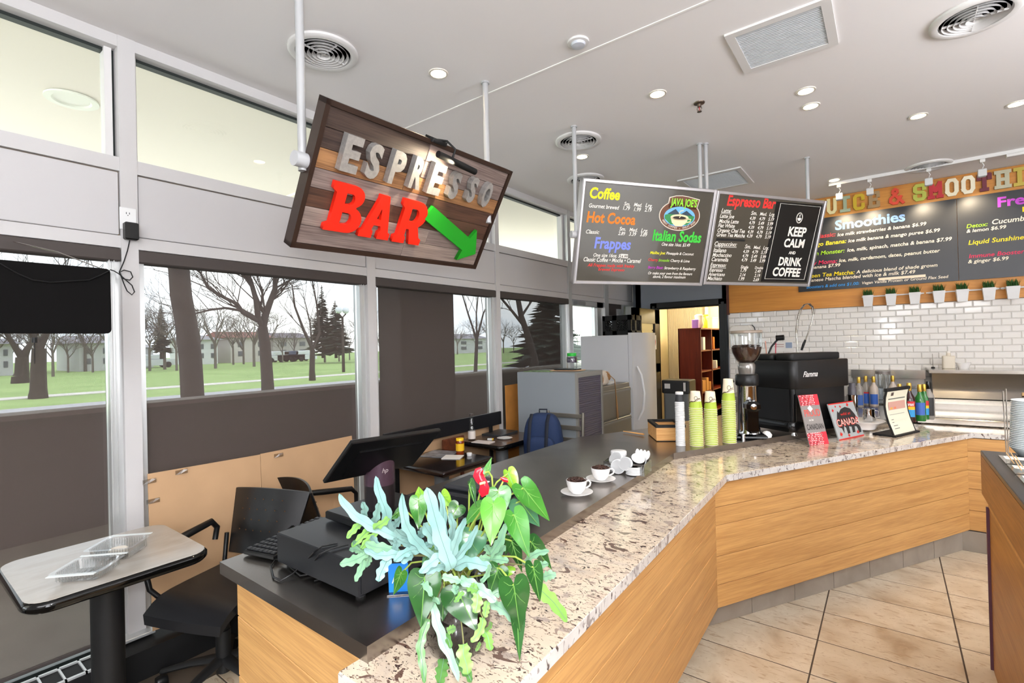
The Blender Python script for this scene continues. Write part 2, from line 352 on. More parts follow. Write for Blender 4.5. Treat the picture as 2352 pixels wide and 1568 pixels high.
# window wall
wl = sempty('wall_left')
MY = [(-.70, -.625), (.831, .906), (2.352, 2.428), (3.912, 3.975), (5.346, 5.421), (6.33, 6.45)]
for a, b in MY:
    q = MB().box(W - .14, W, a, b, .10, HC); struct('mullion', q, MULL if a < 5 else ALUB, wl)
BAYS = [(-2.2, -.70), (-.625, .831), (.906, 2.352), (2.428, 3.912), (3.975, 5.346)]
struct('low_curb', MB().box(W - .16, W - .01, -3.5, 7.3, -.1, .10), BLKM, wl)
for bi, (a, b) in enumerate(BAYS + [(5.421, 6.33), (6.45, 7.3)]):
    up = bi >= 5
    m1 = MB().box(W - .12, W - .004, a, b, 3.215, HC); struct('head_rail', m1, MULL, wl)
    struct('transom_rail', MB().box(W - .12, W - .004, a, b, 2.567, 2.638), MULL, wl)
    struct('infill_panel', MB().cbox(W - .05, W - .012, a + .006, b - .006, 2.236, 2.561, .003), PANELW, wl)
    struct('panel_joint', MB().box(W - .06, W - .03, a, b, 2.225, 2.57), GAP, wl)
    struct('lower_rail', MB().box(W - .12, W - .006, a, b, 2.168, 2.231), MULL, wl)
    g = sempty('window_%d' % (bi + 1) if bi < 5 else 'window_%d' % (bi + 4))
    struct('clerestory_pane', MB().quad((W - .10, a, 2.63), (W - .10, b, 2.63), (W - .10, b, 3.22), (W - .10, a, 3.22)), GLASS, g)
    q = MB().box(W - .115, W - .07, a, b, 3.198, 3.216).box(W - .115, W - .07, b - .014, b, 2.638, 3.2)
    struct('gasket', q, GASK, g)
    q = MB().box(W - .12, W - .06, a, a + .02, 2.638, 3.216).box(W - .12, W - .05, b - .045, b - .013, 2.638, 3.216); struct('clerestory_frame', q, WHITE, g)
    if bi < 5:
        struct('pane', MB().quad((W - .115, a, .12), (W - .115, b, .12), (W - .115, b, 2.17), (W - .115, a, 2.17)), GLASS, g)
        q = MB().box(W - .11, W - .03, b - .05, b, .12, 2.10).box(W - .11, W - .03, a, a + .03, .12, 2.10)
        struct('window_frame', q, ALUB, g); struct('sill_gasket', MB().box(W - .109, W - .065, a + .03, b - .05, .10, .135), GASK, g)
struct('sill_plate', MB().cbox(W - .1, W + .055, .795, .93, .155, .172, .003), ALUB, wl)
struct('wall_left_end', MB().box(W - .14, W - .0, 7.3, 7.5, 0, HC), WHITE, wl)
# roller shades: cassette + screen + chain
TR = [.185, .185, .185, .14, .08]
for bi, (a, b) in enumerate(BAYS):
    if bi == 0: continue
    t = thing('roller_shade', ['', 'dark screen roller shade behind the hung black panel, leftmost window', 'dark screen roller shade between the tall outlet mullion and the espresso sign end',
        'dark screen roller shade showing a wide outside column, behind the bottle table', 'darkest screen roller shade, above the plywood sheet and grey cabinet'][bi], 'blind', (W - .02, a, 2.1), 0, 'roller shades on the window wall')
    MB().cbox(-.07, .018, .002, b - a - .002, -.002, .066, .006).build('cassette', CASS, t)
    MB().quad((-.061, .004, -1.94), (-.061, b - a - (.054 if bi < 4 else .024), -1.94), (-.061, b - a - (.054 if bi < 4 else .024), 0), (-.061, .004, 0)).build('screen_cloth', veil('screen_cloth_%d' % bi, TR[bi], ['#000000', '#544b47', '#544b47', '#544c48', '#433c39'][bi]), t)
    MB().cbox(-.07, -.052, .004, b - a - .05, -1.955, -1.938, .003).build('hem_bar', CASS, t)
    q = MB()
    for dy in (0, .02): q.tube([(.012, b - a - .05 + dy, .0), (.012, b - a - .05 + dy, -1.35)], .0022, 6)
    q.build('bead_chain', ALUB, t)
# heater along the foot of the glass
t = thing('floor_heater', 'long black heater box with a metal grille along the window foot', 'heater', (W, 0, 0))
MB().box(0, .17, -1.4, 3.9, 0, .145).build('casing', BLKM, t)
gr = MB(); gr.box(.012, .024, -.9, .70, .146, .155).box(.150, .165, -.9, .70, .146, .155)
for k in range(23): y = -.9 + k * .0725; gr.box(.012, .165, y, y + .008, .146, .155)
gr.build('grille', ALUB, t)
# entry door in the window wall
d2 = sempty('door_2', (W, 5.42, 0))
struct('door_frame', MB().box(-.12, -.03, 0, .06, 0, 2.168).box(-.12, -.03, .73, .80, 0, 2.168).box(-.12, -.03, .80, .91, 0, 2.168).box(-.12, -.03, 0, .91, 2.095, 2.168), ALUB, d2)
struct('door_leaf', MB().box(-.09, -.05, .06, .10, .05, 2.095).box(-.09, -.05, .69, .73, .05, 2.095).box(-.09, -.05, .06, .73, .05, .25), ALUB, d2)
struct('door_pane', MB().box(-.075, -.07, .1, .69, .25, 2.09), GLASS, d2)
struct('door_closer', MB().cbox(-.03, .03, .08, .30, 2.10, 2.15, .008).tube([(0, .28, 2.1), (.08, .42, 2.085), (-.02, .70, 2.09)], .006, 6), mat('closer_grey', '#9a9da0', .4, .4), d2)
w9 = sempty('window_9', (W, 6.45, 0))
struct('dark_blind', MB().box(-.09, -.03, 0, .47, 2.0, 2.168).box(-.085, -.08, .30, .46, .1, 2.0), CASS, w9)
struct('white_jamb', MB().box(-.12, 0, .30, .40, .1, 2.1).box(-.12, -.01, .47, .52, .1, 2.168), ALUB, w9)
struct('side_pane', MB().box(-.11, -.104, .52, .82, .1, 2.168), GLASS, w9)
# back walls
BLUEG = mat('slate_wall_paint', '#7d838d', .7)
struct('wall_back', MB().box(-2.98, -2.66, YB, YB + .1, 0, HC).box(-2.66, -1.70, YB, YB + .1, 2.16, HC).box(-2.98, -2.9, YB, 7.5, 0, HC).box(-1.76, 4.0, YB + .02, YB + .12, 0, HC).box(-1.76, -1.69, YB, YB + .1, 0, HC).box(-3.15, -2.9, 7.30, 7.38, 0, HC), BLUEG)
struct('trim_2', MB().box(-1.695, -1.665, YB - .05, YB + .02, 1.94, HC), mat('maroon_edge_strip', '#54291f', .4))
struct('wall_boarding', MB().box(-1.665, 3.9, YB - .03, YB + .02, 1.962, HC - .002), OAKX)
bt = sempty('wall_tiling'); struct('mortar', MB().box(-1.69, 3.9, YB - .004, YB + .02, .9, 1.96), GROUTW, bt)
def subway(w_, h_):
    q = MB(); g = .0016; b_ = .009; d = .009
    vs = [(g, 0, g), (w_ - g, 0, g), (w_ - g, 0, h_ - g), (g, 0, h_ - g), (g, -d * .45, g), (w_ - g, -d * .45, g), (w_ - g, -d * .45, h_ - g), (g, -d * .45, h_ - g),
          (b_, -d, b_), (w_ - b_, -d, b_), (w_ - b_, -d, h_ - b_), (b_, -d, h_ - b_)]
    fs = [(8, 9, 10, 11)]
    for k in (0, 4):
        for j in range(4): a = k + j; b2 = k + (j + 1) % 4; fs.append((a, b2, b2 + 4, a + 4))
    q.add(vs, fs); return q.mesh('tile', SUBW)
SM = subway(.1405, .0668); SMH = subway(.07, .0668)
for row in range(13):
    z = 1.96 - (row + 1) * .0668; x = -1.685; first = row % 2 == 1
    while x < 1.32:
        if first: o = bpy.data.objects.new('tile', SMH); wd = .0702; first = False
        else: o = bpy.data.objects.new('tile', SM); wd = .1405
        COL.objects.link(o); o.parent = bt; o.location = (x, YB - .004, z)
        o.rotation_euler = (random.uniform(-.006, .006), 0, random.uniform(-.006, .006)); x += wd
# inner doorway with an open door leaf, storeroom behind
d1 = sempty('door_1', (0, YB, 0)); BLKW = mat('black_gloss_joinery', '#121315', .25)
q = MB()
for (x0, x1) in ((-2.745, -2.65), (-1.80, -1.70)):
    q.cbox(x0, x1, -.035, .02, 0, 2.165, .01); q.box(x0 + .03, x1 - .03, -.042, -.03, 0, 2.12)
q.cbox(-2.745, -1.70, -.035, .02, 2.08, 2.165, .01); q.box(-2.68, -2.66, 0, .1, 0, 2.1).box(-1.79, -1.76, 0, .1, 0, 2.1).box(-2.68, -1.76, 0, .1, 2.07, 2.1)
struct('door_casing', q, BLKW, d1)
DARKW = wood('dark_olive_door', '#3c3218', '#2a220f', .35, 2, 2)
q = MB().box(-2.655, -2.615, -.92, -.04, .01, .30).box(-2.655, -2.615, -.92, -.74, .30, 2.06).box(-2.655, -2.615, -.2, -.04, .30, 2.06).box(-2.655, -2.615, -.92, -.04, 1.86, 2.06).box(-2.655, -2.615, -.92, -.04, 1.18, 1.30)
struct('door_leaf', q, DARKW, d1); struct('door_light', MB().box(-2.64, -2.632, -.74, -.2, 1.3, 1.86), pane('dark_door_glass', (.3, .33, .38), .25), d1)
struct('lower_inset', MB().box(-2.64, -2.63, -.74, -.2, .3, 1.18), BLKM, d1)
struct('no_entry_notice', MB().box(-2.6145, -2.612, -.36, -.18, 1.50, 1.70).tube([(-2.611, -.27 + .055 * math.cos(k * PI / 8), 1.60 + .07 * math.sin(k * PI / 8)) for k in range(16)], .004, 5, 1, closed=True), [PAPER, mat('notice_red', '#c0392b', .6)], d1)
bk = MB().box(-3.3, -.4, 9.3, 9.4, 0, 2.7).box(-3.4, -3.3, 7.1, 9.4, 0, 2.7).box(-.4, -.3, 7.1, 9.4, 0, 2.7).box(-3.4, -.3, 7.5, 9.4, 2.6, 2.7).box(-3.3, -.3, 7.12, 9.4, -.1, 0)
struct('wall_storeroom', bk, mat('storeroom_cream', '#e9dcb4', .7))
q = MB()
for k in range(26): q.lathe([(.012, 0), (.012, 2.35)], 6, c=(-3.27 + k * .026, 9.2, 0))
q.box(-3.29, -2.60, 9.2, 9.22, 0, 2.35); struct('ribbed_partition', q, mat('ribbed_sheet', '#b9b09c', .35), None)
struct('trim_3', MB().box(-2.60, -2.55, 9.15, 9.22, 0, 2.4).box(-3.29, -1.9, 9.1, 9.16, 2.3, 2.34), ALUB)
lamp('storeroom_lamp', 'POINT', (-1.9, 8.6, 2.35), 60, (1, .86, .6), .12)
lamp('storeroom_door_lamp', 'POINT', (-2.6, 7.7, 2.4), 32, (1, .86, .6), .12)
# bookcase in the storeroom: side panel towards us, shelves towards +x
MAH = wood('mahogany', '#6f2716', '#4f1a0f', .35, 2, 2)
t = thing('bookcase', 'mahogany bookcase with open shelves standing in the lit storeroom', 'bookcase', (-2.60, 7.70, 0))
q = MB(); q.box(0, .34, 0, .02, 0, 1.78).build('side_panel', MAH, t); MB().box(0, .34, 1.6, 1.62, 0, 1.78).build('side_panel', MAH, t); MB().box(0, .34, .58, .605, 0, 1.78).build('divider', MAH, t)
MB().box(0, .015, 0, 1.62, 0, 1.78).build('back_panel', MAH, t); MB().box(0, .35, -.005, 1.62, 1.78, 1.80).build('top', MAH, t)
for z in (.1, .46, .80, 1.12, 1.44): MB().box(.015, .33, .02, 1.6, z, z + .02).build('shelf', MAH, t)
BOXC = mat('kraft_box', '#c08b4d', .8)
for k, (y, z, w_, h_, m_, lb) in enumerate([(.10, .82, .16, .17, BOXC, 'kraft box leaning on the lower shelf, nearest the side panel'), (.30, .82, .12, .20, BOXC, 'narrow kraft box standing between two others on the lower shelf'),
        (.45, .82, .11, .13, BOXC, 'squat kraft box on the lower shelf beside the divider'), (.16, 1.46, .14, .2, PAPER, 'white paper bundle on the upper left shelf'),
        (.72, 1.46, .1, .2, mat('orange_pack', '#c66a1e', .6), 'orange and white packet on the upper right shelf'), (.86, 1.14, .1, .13, PAPER, 'small white box on the middle right shelf')]):
    q = MB().cbox(0, .2, 0, w_, 0, h_, .003); solo('storage_box', q, m_, lb, 'box', (-2.48, 7.72 + y, z + .001), .02 * k, 'boxes on the bookcase shelves')
solo('cleaning_bottle', MB().rbox(-.05, .05, -.04, .04, 0, .12, .02).cbox(-.05, .05, -.03, .03, .12, .13, .003), mat('purple_bottle', '#a879c9', .3), 'purple square jug on top of the bookcase', 'bottle', (-2.36, 7.80, 1.801))
solo('paper_bag', MB().lathe([(.05, 0), (.075, .06), (.06, .14), (.07, .2), (.03, .22)], 10), mat('cream_bag', '#efe6cf', .8), 'cream plastic bag standing on top of the bookcase', 'bag', (-2.36, 7.98, 1.801), smooth=40)
solo('spray_bottle', MB().lathe([(.04, 0), (.04, .12), (.015, .16), (.012, .19)], 12).cbox(-.02, .05, -.015, .015, .19, .22, .004), mat('yellow_bottle', '#e6e03c', .3), 'yellow spray bottle on top of the bookcase', 'bottle', (-2.33, 8.2, 1.801), smooth=40)
solo('storage_tub', MB().rbox(-.12, .12, -.16, .16, 0, .17, .03).rbox(-.125, .125, -.165, .165, .17, .19, .03), mat('cream_tub', '#e6d6b4', .4), 'cream lidded tub on top of the bookcase, right end', 'box', (-2.42, 8.7, 1.801))
t = thing('waste_bin', 'grey waste bin with a black top standing in the storeroom doorway', 'bin', (-2.44, 7.2, 0))
MB().rbox(-.18, .18, -.14, .14, 0, .86, .03).build('body', mat('bin_grey', '#6e7377', .5), t); MB().rbox(-.2, .2, -.16, .16, .86, 1.05, .03, ch=.01).build('top', DGREY, t)
MB().box(-.15, -.07, -.165, -.158, .93, 1.0).build('label_plate', PLW, t); MB().box(.12, .15, -.165, -.158, .90, 1.02).build('label_plate', PLW, t)

# ================================================================== OUTSIDE
struct('patio_ground', MB().box(-6.0, -3.3, -9, 14, -.15, -.01), CONC)
pw = sempty('patio_wall'); struct('wall_body', MB().box(-6.26, -6.0, -12, 16, -.1, 1.07), STUCCO, pw); struct('wall_cap', MB().box(-6.30, -5.95, -12, 16, 1.07, 1.115), mat('wall_cap_stone', '#8d8782', .9), pw)
struct('patio_column', MB().box(-5.44, -5.0, 4.225, 5.215, 0, 3.5), mat('column_render', '#3c3836', .9))
so = sempty('soffit', (0, 0, 0)); struct('soffit_board', MB().box(-7.6, -3.29, -9, 16, 3.42, 3.6), SOFF, so)
a_, b_ = Z(160, 265, 3.42), Z(700, 330, 3.42)
struct('soffit_batten', MB().box(-7.6, -3.29, 3.05, 3.25, 3.395, 3.42), SOFF, so)
solo('soffit_light', MB().lathe([(.15, 0), (.15, -.012), (.11, -.012), (.10, -.002), (.0001, -.001)], 28, cap=False), mat('soffit_light_white', '#eef0e4', .5), 'round recessed light in the cream outdoor soffit, seen through the leftmost clerestory', 'light', tuple(Z(165, 228, 3.418)), smooth=40)
xr0 = Z(0, 941, 0).x; xs = Z(0, 919, 0).x; xs2 = Z(0, 914, 0).x
struct('soffit_bounce_ground', MB().box(-17.5, -6.26, -40, 60, -.3, -.005), CONC)  # hidden pale ground added to keep the bounce onto the soffit neutral
struct('lawn', MB().box(-170, -6.2, -140, 190, -.4, -.02), GRASS)
struct('asphalt_path', MB().box(xr0, xr0 + 7, -80, 120, -.03, .0), ASPH); struct('sidewalk', MB().box(xs2, xs, -80, 120, -.03, .005), mat('sidewalk_concrete', '#cfcac4', .9))
def limb(q, pts, w0, w1, x, n=6):
    P = [Xp(a, b, x) for a, b in pts]; k = len(P); q.tube(P, [w0 + (w1 - w0) * i / (k - 1) for i in range(k)], n)
    return P
def twigs(q, p, d, ln, r, lvl, rnd):
    e = p + d * ln; q.tube([p, p + d * ln * .5 + Vector((rnd.uniform(-1, 1), rnd.uniform(-1, 1), rnd.uniform(-.5, 1))) * ln * .06, e], [r, r * .8, r * .55], 3, cap=False)
    if lvl == 0: return
    for k in range(rnd.choice((2, 3, 3))):
        v = Vector((rnd.uniform(-1, 1), rnd.uniform(-1, 1), rnd.uniform(-.35, .9))).normalized()
        twigs(q, p + d * ln * rnd.uniform(.5, 1), (d + v * .85).normalized(), ln * rnd.uniform(.55, .8), r * .55, lvl - 1, rnd)
rnd = random.Random(3)
q = MB(); limb(q, [(446, 960), (442, 905), (438, 830), (428, 745), (416, 680), (411, 620), (405, 560)], .205, .17, -10.5, 10)
q.tube([Xp(399, 680, -10.5), Xp(390, 678, -10.5)], [.03, .02], 6)
t = thing('large_tree', 'thick dark tree trunk leaning left just outside the patio wall', 'tree', tuple(Xp(446, 960, -10.5))); q.tube([tuple(Xp(446, 958, -10.5)), (-10.5, Xp(446, 958, -10.5).y, -.2)], [.205, .24], 10); q.v = [tuple(Vector(v) - t.location) for v in q.v]; q.build('trunk', BARK, t, 60)
def tree(lb, x, limbs, base, tw=4, ln=1.2, seed=1, group='bare trees beyond the patio wall', m_=BARK):
    t = thing('bare_tree', lb, 'tree', tuple(Xp(base[0], base[1], x)), 0, group); q = MB(); r2 = random.Random(seed); tips = []
    for pts, w0, w1 in limbs: P = limb(q, pts, w0, w1, x, 7); tips.append((P, w1))
    B_ = Xp(base[0], base[1], x); w0 = limbs[0][1]; q.tube([B_ + Vector((0, 0, .05)), Vector((B_.x, B_.y, -.2))], [w0, w0 * 1.15], 7)
    q.v = [tuple(Vector(v) - t.location) for v in q.v]; q.build('trunk', m_, t, 60); q2 = MB()
    for P, w1 in tips[1:] or tips:
        for i in range(1, len(P)):
            for k in range(2 + (i == len(P) - 1) * 2):
                d = (P[i] - P[i - 1]).normalized() + Vector((r2.uniform(-.4, .4), r2.uniform(-.9, .9), r2.uniform(-.3, .8)))
                twigs(q2, P[i] - t.location, d.normalized(), ln, w1 * .6, tw, r2)
    q2.build('twigs', m_, t)
    return t
tree('forked bare tree in the middle of the second window', -15, [([(616, 900), (615, 876), (612, 830), (609, 790), (603, 752)], .19, .15), ([(603, 755), (610, 723), (621, 693), (632, 662), (632, 600)], .12, .06),
    ([(604, 750), (593, 731), (588, 688), (575, 642), (545, 612)], .1, .05), ([(610, 723), (596, 700), (580, 660), (565, 640)], .06, .04), ([(591, 736), (558, 718), (545, 698), (512, 682), (479, 662), (462, 630)], .07, .03), ([(553, 713), (517, 707), (480, 712), (440, 722)], .04, .02)], (616, 900), 3, .9, 5)
tree('slim bare tree left of the street lamp', -24, [([(717, 862), (717, 851), (718, 802)], .16, .13), ([(718, 802), (698, 759), (677, 703), (672, 660)], .09, .03), ([(718, 802), (734, 764), (728, 700), (721, 667)], .08, .03), ([(718, 802), (712, 740), (700, 690)], .05, .02)], (717, 862), 3, 1.6, 9)
tree('thick bare tree standing on the lawn below the hung black panel', -26, [([(88, 905), (88, 892), (88, 850), (90, 800)], .28, .22), ([(90, 800), (70, 760), (40, 720)], .14, .05), ([(90, 800), (110, 760), (150, 700)], .14, .05)], (88, 905), 3, 2.0, 11)
tree('smaller bare tree at the left edge of the lawn', -42, [([(47, 866), (50, 858), (50, 820)], .4, .3), ([(50, 820), (30, 790), (10, 760)], .2, .08), ([(50, 820), (70, 790), (90, 750)], .2, .08)], (47, 866), 3, 2.6, 12)
tree('leaning bare tree in the fourth window', -12, [([(1231, 860), (1228, 824), (1213, 773), (1197, 727), (1190, 689), (1186, 640)], .17, .09), ([(1205, 750), (1177, 715), (1149, 682), (1135, 650)], .07, .03), ([(1197, 727), (1215, 700), (1235, 670)], .06, .03)], (1231, 860), 3, .7, 13)
tree('bare tree behind the wide patio column', -20, [([(1090, 870), (1092, 850), (1095, 780)], .14, .1), ([(1095, 780), (1075, 720), (1060, 670)], .07, .03), ([(1095, 780), (1110, 720), (1130, 680)], .07, .03), ([(1095, 780), (1094, 720), (1100, 660)], .06, .03)], (1090, 870), 3, 1.6, 14)
def conifer(lb, px, top, bot, hw, x, seed):
    r2 = random.Random(seed); b0 = Xp(px, bot, x); tp = Xp(px, top, x); h = tp.z - b0.z; sc = (Xp(px + hw, bot, x) - b0).length
    t = thing('evergreen_tree', lb, 'tree', (b0.x, b0.y, b0.z), 0, 'evergreens on the lawn'); MB().tube([(0, 0, -.5), (0, 0, h)], [.2, .03], 6).build('trunk', BARK, t); q = MB()
    for k in range(420):
        f = r2.random() ** .8; a = r2.uniform(0, 6.28); z = h * (.04 + .94 * f); ln = sc * .8 * (1 - f) * r2.uniform(.6, 1.1) + .15
        d = Vector((math.cos(a), math.sin(a), -.18)); e = Vector((0, 0, z)) + d * ln; s_ = Vector((-math.sin(a), math.cos(a), 0)) * ln * .26; m_ = Vector((0, 0, z)) + d * ln * .55
        q.add([(0, 0, z), m_ + s_, e, m_ - s_, m_ + Vector((0, 0, -.12 * ln))], [(0, 1, 2, 3), (0, 1, 4), (4, 2, 3), (1, 2, 4), (0, 4, 3)])
    o = q.build('foliage', mat('evergreen_foliage', '#2f3a30', .9), t); o['kind'] = 'stuff'
conifer('taller pointed evergreen left of the street lamp', 742, 655, 812, 44, -52, 1)
conifer('shorter evergreen directly behind the street lamp', 772, 690, 812, 50, -50, 2)
conifer('dark evergreen filling the right half of the fourth window', 1262, 640, 838, 70, -16, 3)
conifer('small evergreen right of the thick leaning trunk at the far left', 372, 700, 812, 34, -55, 4)
# street lamp
b0 = Xp(789, 846, -30); sc = (Xp(790, 846, -30) - b0).length
t = thing('street_lamp', 'double-globe street lamp on the lawn beside the evergreens', 'lamp post', tuple(b0))
MB().tube([(0, 0, -.3), (0, 0, sc * 104)], [sc * 3.2, sc * 2.2], 8).build('pole', BARK, t); MB().tube([(0, -sc * 8, sc * 110), (0, 0, sc * 102), (0, sc * 8, sc * 110)], sc * 1.5, 6).build('arm', BARK, t)
for s_ in (-1, 1): MB().ball((0, s_ * sc * 8, sc * 117), sc * 7, 12, 8).build('globe', mat('globe_white', '#dfe3ea', .3), t, 60)
# houses
def house(lb, x, pxa, pxb, ytop, yeave, ybase, wallc, roofc, depth=9):
    a = Xp(pxa, ybase, x); b = Xp(pxb, ybase, x); zt = Xp(pxa, yeave, x).z; zr = Xp(pxa, ytop, x).z; z0 = min(a.z, -.4)
    t = thing('house', lb, 'house', (x, a.y, 0), 0, 'houses across the lawn'); wd = b.y - a.y
    MB().box(-depth, 0, 0, wd, z0, zt).build('wall', mat('house_wall_' + wallc[1:], wallc, .9), t)
    q = MB(); vs = [(-depth - .5, -.6, zt), (.5, -.6, zt), (.5, wd + .6, zt), (-depth - .5, wd + .6, zt), (-depth / 2, -.3, zr), (-depth / 2, wd + .3, zr)]
    q.add(vs, [(3, 2, 1, 0), (0, 1, 4), (1, 2, 5, 4), (2, 3, 5), (3, 0, 4, 5)]).build('roof', mat('house_roof_' + roofc[1:], roofc, .9), t)
    n = max(2, int(wd / 4))
    for k in range(n):
        for zz in ((.25, .45), (.62, .82)):
            y = wd * (k + .35) / n; h = zt; MB().box(.0, .06, y, y + wd / n * .3, h * zz[0], h * zz[1]).build('window', mat('house_window', '#5b6068', .3), t)
house('long row house with a dull red roof behind the forked tree', -72, 530, 622, 759, 775, 816, '#c9c2c0', '#8a5c54')
house('white house with a grey roof between the thick trunk and the forked tree', -70, 452, 500, 768, 780, 818, '#dcdde2', '#8b8b90')
house('long grey-roofed house right of the forked tree', -78, 628, 716, 762, 776, 814, '#a8a3a3', '#77727a')
house('pale gabled house under the hung black panel', -62, 182, 262, 768, 788, 826, '#c5c5c8', '#9a97a0')
house('low white building at the left of the second window', -66, 320, 352, 788, 798, 824, '#d9d9de', '#a5a3a8')
house('white house seen through the third window', -70, 1046, 1120, 765, 778, 812, '#c9c9cf', '#8b8890')
house('pale house at the left edge beyond the lawn', -60, -40, 30, 775, 790, 828, '#c0bfc4', '#8e8c93')
# distant bare tree line (three meshes, copied)
protos = []
for k in range(3):
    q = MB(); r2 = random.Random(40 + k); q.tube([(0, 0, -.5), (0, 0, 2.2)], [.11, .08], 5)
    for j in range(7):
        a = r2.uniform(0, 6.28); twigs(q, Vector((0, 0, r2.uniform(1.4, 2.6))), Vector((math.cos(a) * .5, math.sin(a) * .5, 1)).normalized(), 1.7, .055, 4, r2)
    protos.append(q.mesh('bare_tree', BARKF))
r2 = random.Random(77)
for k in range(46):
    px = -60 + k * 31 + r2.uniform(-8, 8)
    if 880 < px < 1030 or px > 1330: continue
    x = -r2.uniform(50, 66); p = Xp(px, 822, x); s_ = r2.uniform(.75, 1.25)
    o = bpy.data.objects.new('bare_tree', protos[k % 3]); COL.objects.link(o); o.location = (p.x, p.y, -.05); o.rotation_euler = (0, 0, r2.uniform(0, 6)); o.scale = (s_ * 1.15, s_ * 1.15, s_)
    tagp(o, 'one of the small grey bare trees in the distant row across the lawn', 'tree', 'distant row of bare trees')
CARC = [('#d9dce2', 'white'), ('#c9ccd4', 'silver'), ('#3c4a6a', 'blue'), ('#e3e3e8', 'white')]
for k, (px, c_, lb) in enumerate([(640, 0, 'parked white car nearest the forked tree, far across the lawn'), (662, 2, 'parked blue car far across the lawn'), (688, 3, 'parked white car left of the slim bare tree, far across the lawn'), (345, 1, 'parked silver car far away at the left of the second window')]):
    p = Xp(px, 815, -64); q = MB().rbox(-.85, .85, -2.2, 2.2, .25, .9, .3).rbox(-.75, .75, -1.2, 1.3, .9, 1.45, .3, ch=.1)
    t = solo('parked_car', q, mat('car_' + CARC[c_][1], CARC[c_][0], .3), lb, 'car', (p.x, p.y, 0), 0, 'cars parked across the lawn')
    for sx in (-.8, .8):
        for sy in (-1.4, 1.4): MB().lathe([(.32, -.1), (.32, .1)], 12, X=Matrix.Translation((sx, sy, .32)) @ Matrix.Rotation(PI / 2, 4, 'Y')).build('wheel', BLKM, t)

# ================================================================== CEILING FITTINGS
def dl(px, py, lb, on=True, power=7):
    p = Z(px, py, HC)
    t = thing('recessed_downlight', lb, 'light', (p.x, p.y, HC), 0, 'recessed ceiling downlights')
    MB().lathe([(.044, .004), (.046, -.006), (.058, -.006), (.06, 0)], 28, cap=False).build('trim_ring', mat('lamp_trim', '#d8d2c8', .4), t, 50)
    MB().lathe([(.0001, .0), (.044, .0)], 28).build('lamp_lens', BULB, t)
    l_ = lamp('downlight_beam', 'SPOT', (p.x, p.y, HC - .02), power, (1, .80, .55), .04, spot=2.0, blend=.7); l_.parent = None
dl(1007, 168, 'lit downlight above the espresso sign, nearest the round vent'); dl(1510, 215, 'lit downlight right of the ceiling seam, left of the sprinkler')
dl(1851, 208, 'upper of the two paired lit downlights'); dl(1862, 243, 'lower of the two paired lit downlights'); dl(2109, 266, 'lit downlight between the paired ones and the right edge')
dl(2335, 238, 'lit downlight cut by the right edge of the photo'); dl(1337, 359, 'small lit downlight beside the left menu board post'); dl(1916, 413, 'small lit downlight just left of the track light end')
def vent(px, py, lb, r=.185):
    p = Z(px, py, HC); t = thing('round_ceiling_vent', lb, 'vent', (p.x, p.y, HC), 0, 'round ceiling vents')
    MB().lathe([(r, .0), (r, -.012), (r * .93, -.022), (r * .8, -.018), (r * .76, .0)], 40, cap=False).build('rim', WHITE, t, 50)
    MB().lathe([(.0001, -.002), (r * .78, -.002)], 30).build('duct_shade_disc', mat('duct_shade_black', '#0d0a09', 1, spec=0), t)  # flat disc below the ceiling, shade of the duct hollow put into its colour
    for k in range(5):
        a = r * (.66 - k * .13); MB().lathe([(a + .010, -.020 - k * .002), (a, -.005), (a + .002, -.004), (a + .0125, -.019 - k * .002)], 36, cap=False).build('ring', WHITE, t, 50)
    MB().box(-r * .7, r * .7, -.002, .002, -.02, -.01).box(-.002, .002, -r * .7, r * .7, -.02, -.01).build('spoke', WHITE, t)
vent(743, 118, 'round vent behind the left post of the espresso sign'); vent(1328, 322, 'round vent behind the left menu board post, upper of two')
vent(1345, 411, 'round vent mostly hidden by the top of the left menu board'); vent(2132, 380, 'round vent at the track lights near the fruit drink sign'); vent(2238, 36, 'round vent at the top right corner of the photo')
def sqvent(c, lb, hs=.14):
    t = thing('square_ceiling_panel', lb, 'vent', (c[0], c[1], HC), 0, 'square perforated ceiling panels')
    q = MB(); k = hs + .045
    q.box(-k, k, -k, -hs, -.012, 0).box(-k, k, hs, k, -.012, 0).box(-k, -hs, -hs, hs, -.012, 0).box(hs, k, -hs, hs, -.012, 0).build('frame', WHITE, t)
    MB().box(-hs, hs, -hs, hs, -.006, 0).build('perforated_face', mat('perforated_face', '#b9bcc1', .7, bump=.6, bscale=260), t)
    for j in range(24): MB().box(-hs, hs, -hs + j * hs / 12, -hs + j * hs / 12 + .003, -.009, -.005).build('rib', mat('panel_rib', '#c9ccd0', .7), t)
sqvent((-.43, 3.11), 'square ribbed panel near the top of the ceiling, right of the seam', .20); sqvent((-1.40, 5.45), 'square panel partly hidden behind the menu boards', .26)
p = Z(1328, 96, HC); t = thing('ceiling_sensor', 'small round white sensor between the seam and the lit downlights', 'sensor', tuple(p))
MB().lathe([(.06, 0), (.058, -.01), (.05, -.012)], 24).build('base', WHITE, t, 40); MB().lathe([(.042, -.010), (.036, -.024), (.0001, -.028)], 24).build('dome', mat('sensor_lens', '#c3c7d0', .3), t, 40)
p = Z(1606, 236, HC); t = thing('sprinkler_head', 'small metal fire sprinkler hanging from the ceiling', 'sprinkler', tuple(p)); BRS = mat('dull_bronze', '#6d5f55', .4, .8)
MB().lathe([(.038, 0), (.036, -.006), (.014, -.012), (.012, -.03)], 18).build('escutcheon', BRS, t, 40); MB().tube([(-.012, 0, -.03), (-.016, 0, -.045), (0, 0, -.06)], .003, 6).tube([(.012, 0, -.03), (.016, 0, -.045), (0, 0, -.06)], .003, 6).lathe([(.016, -.06), (.016, -.064)], 12).build('frame', BRS, t)
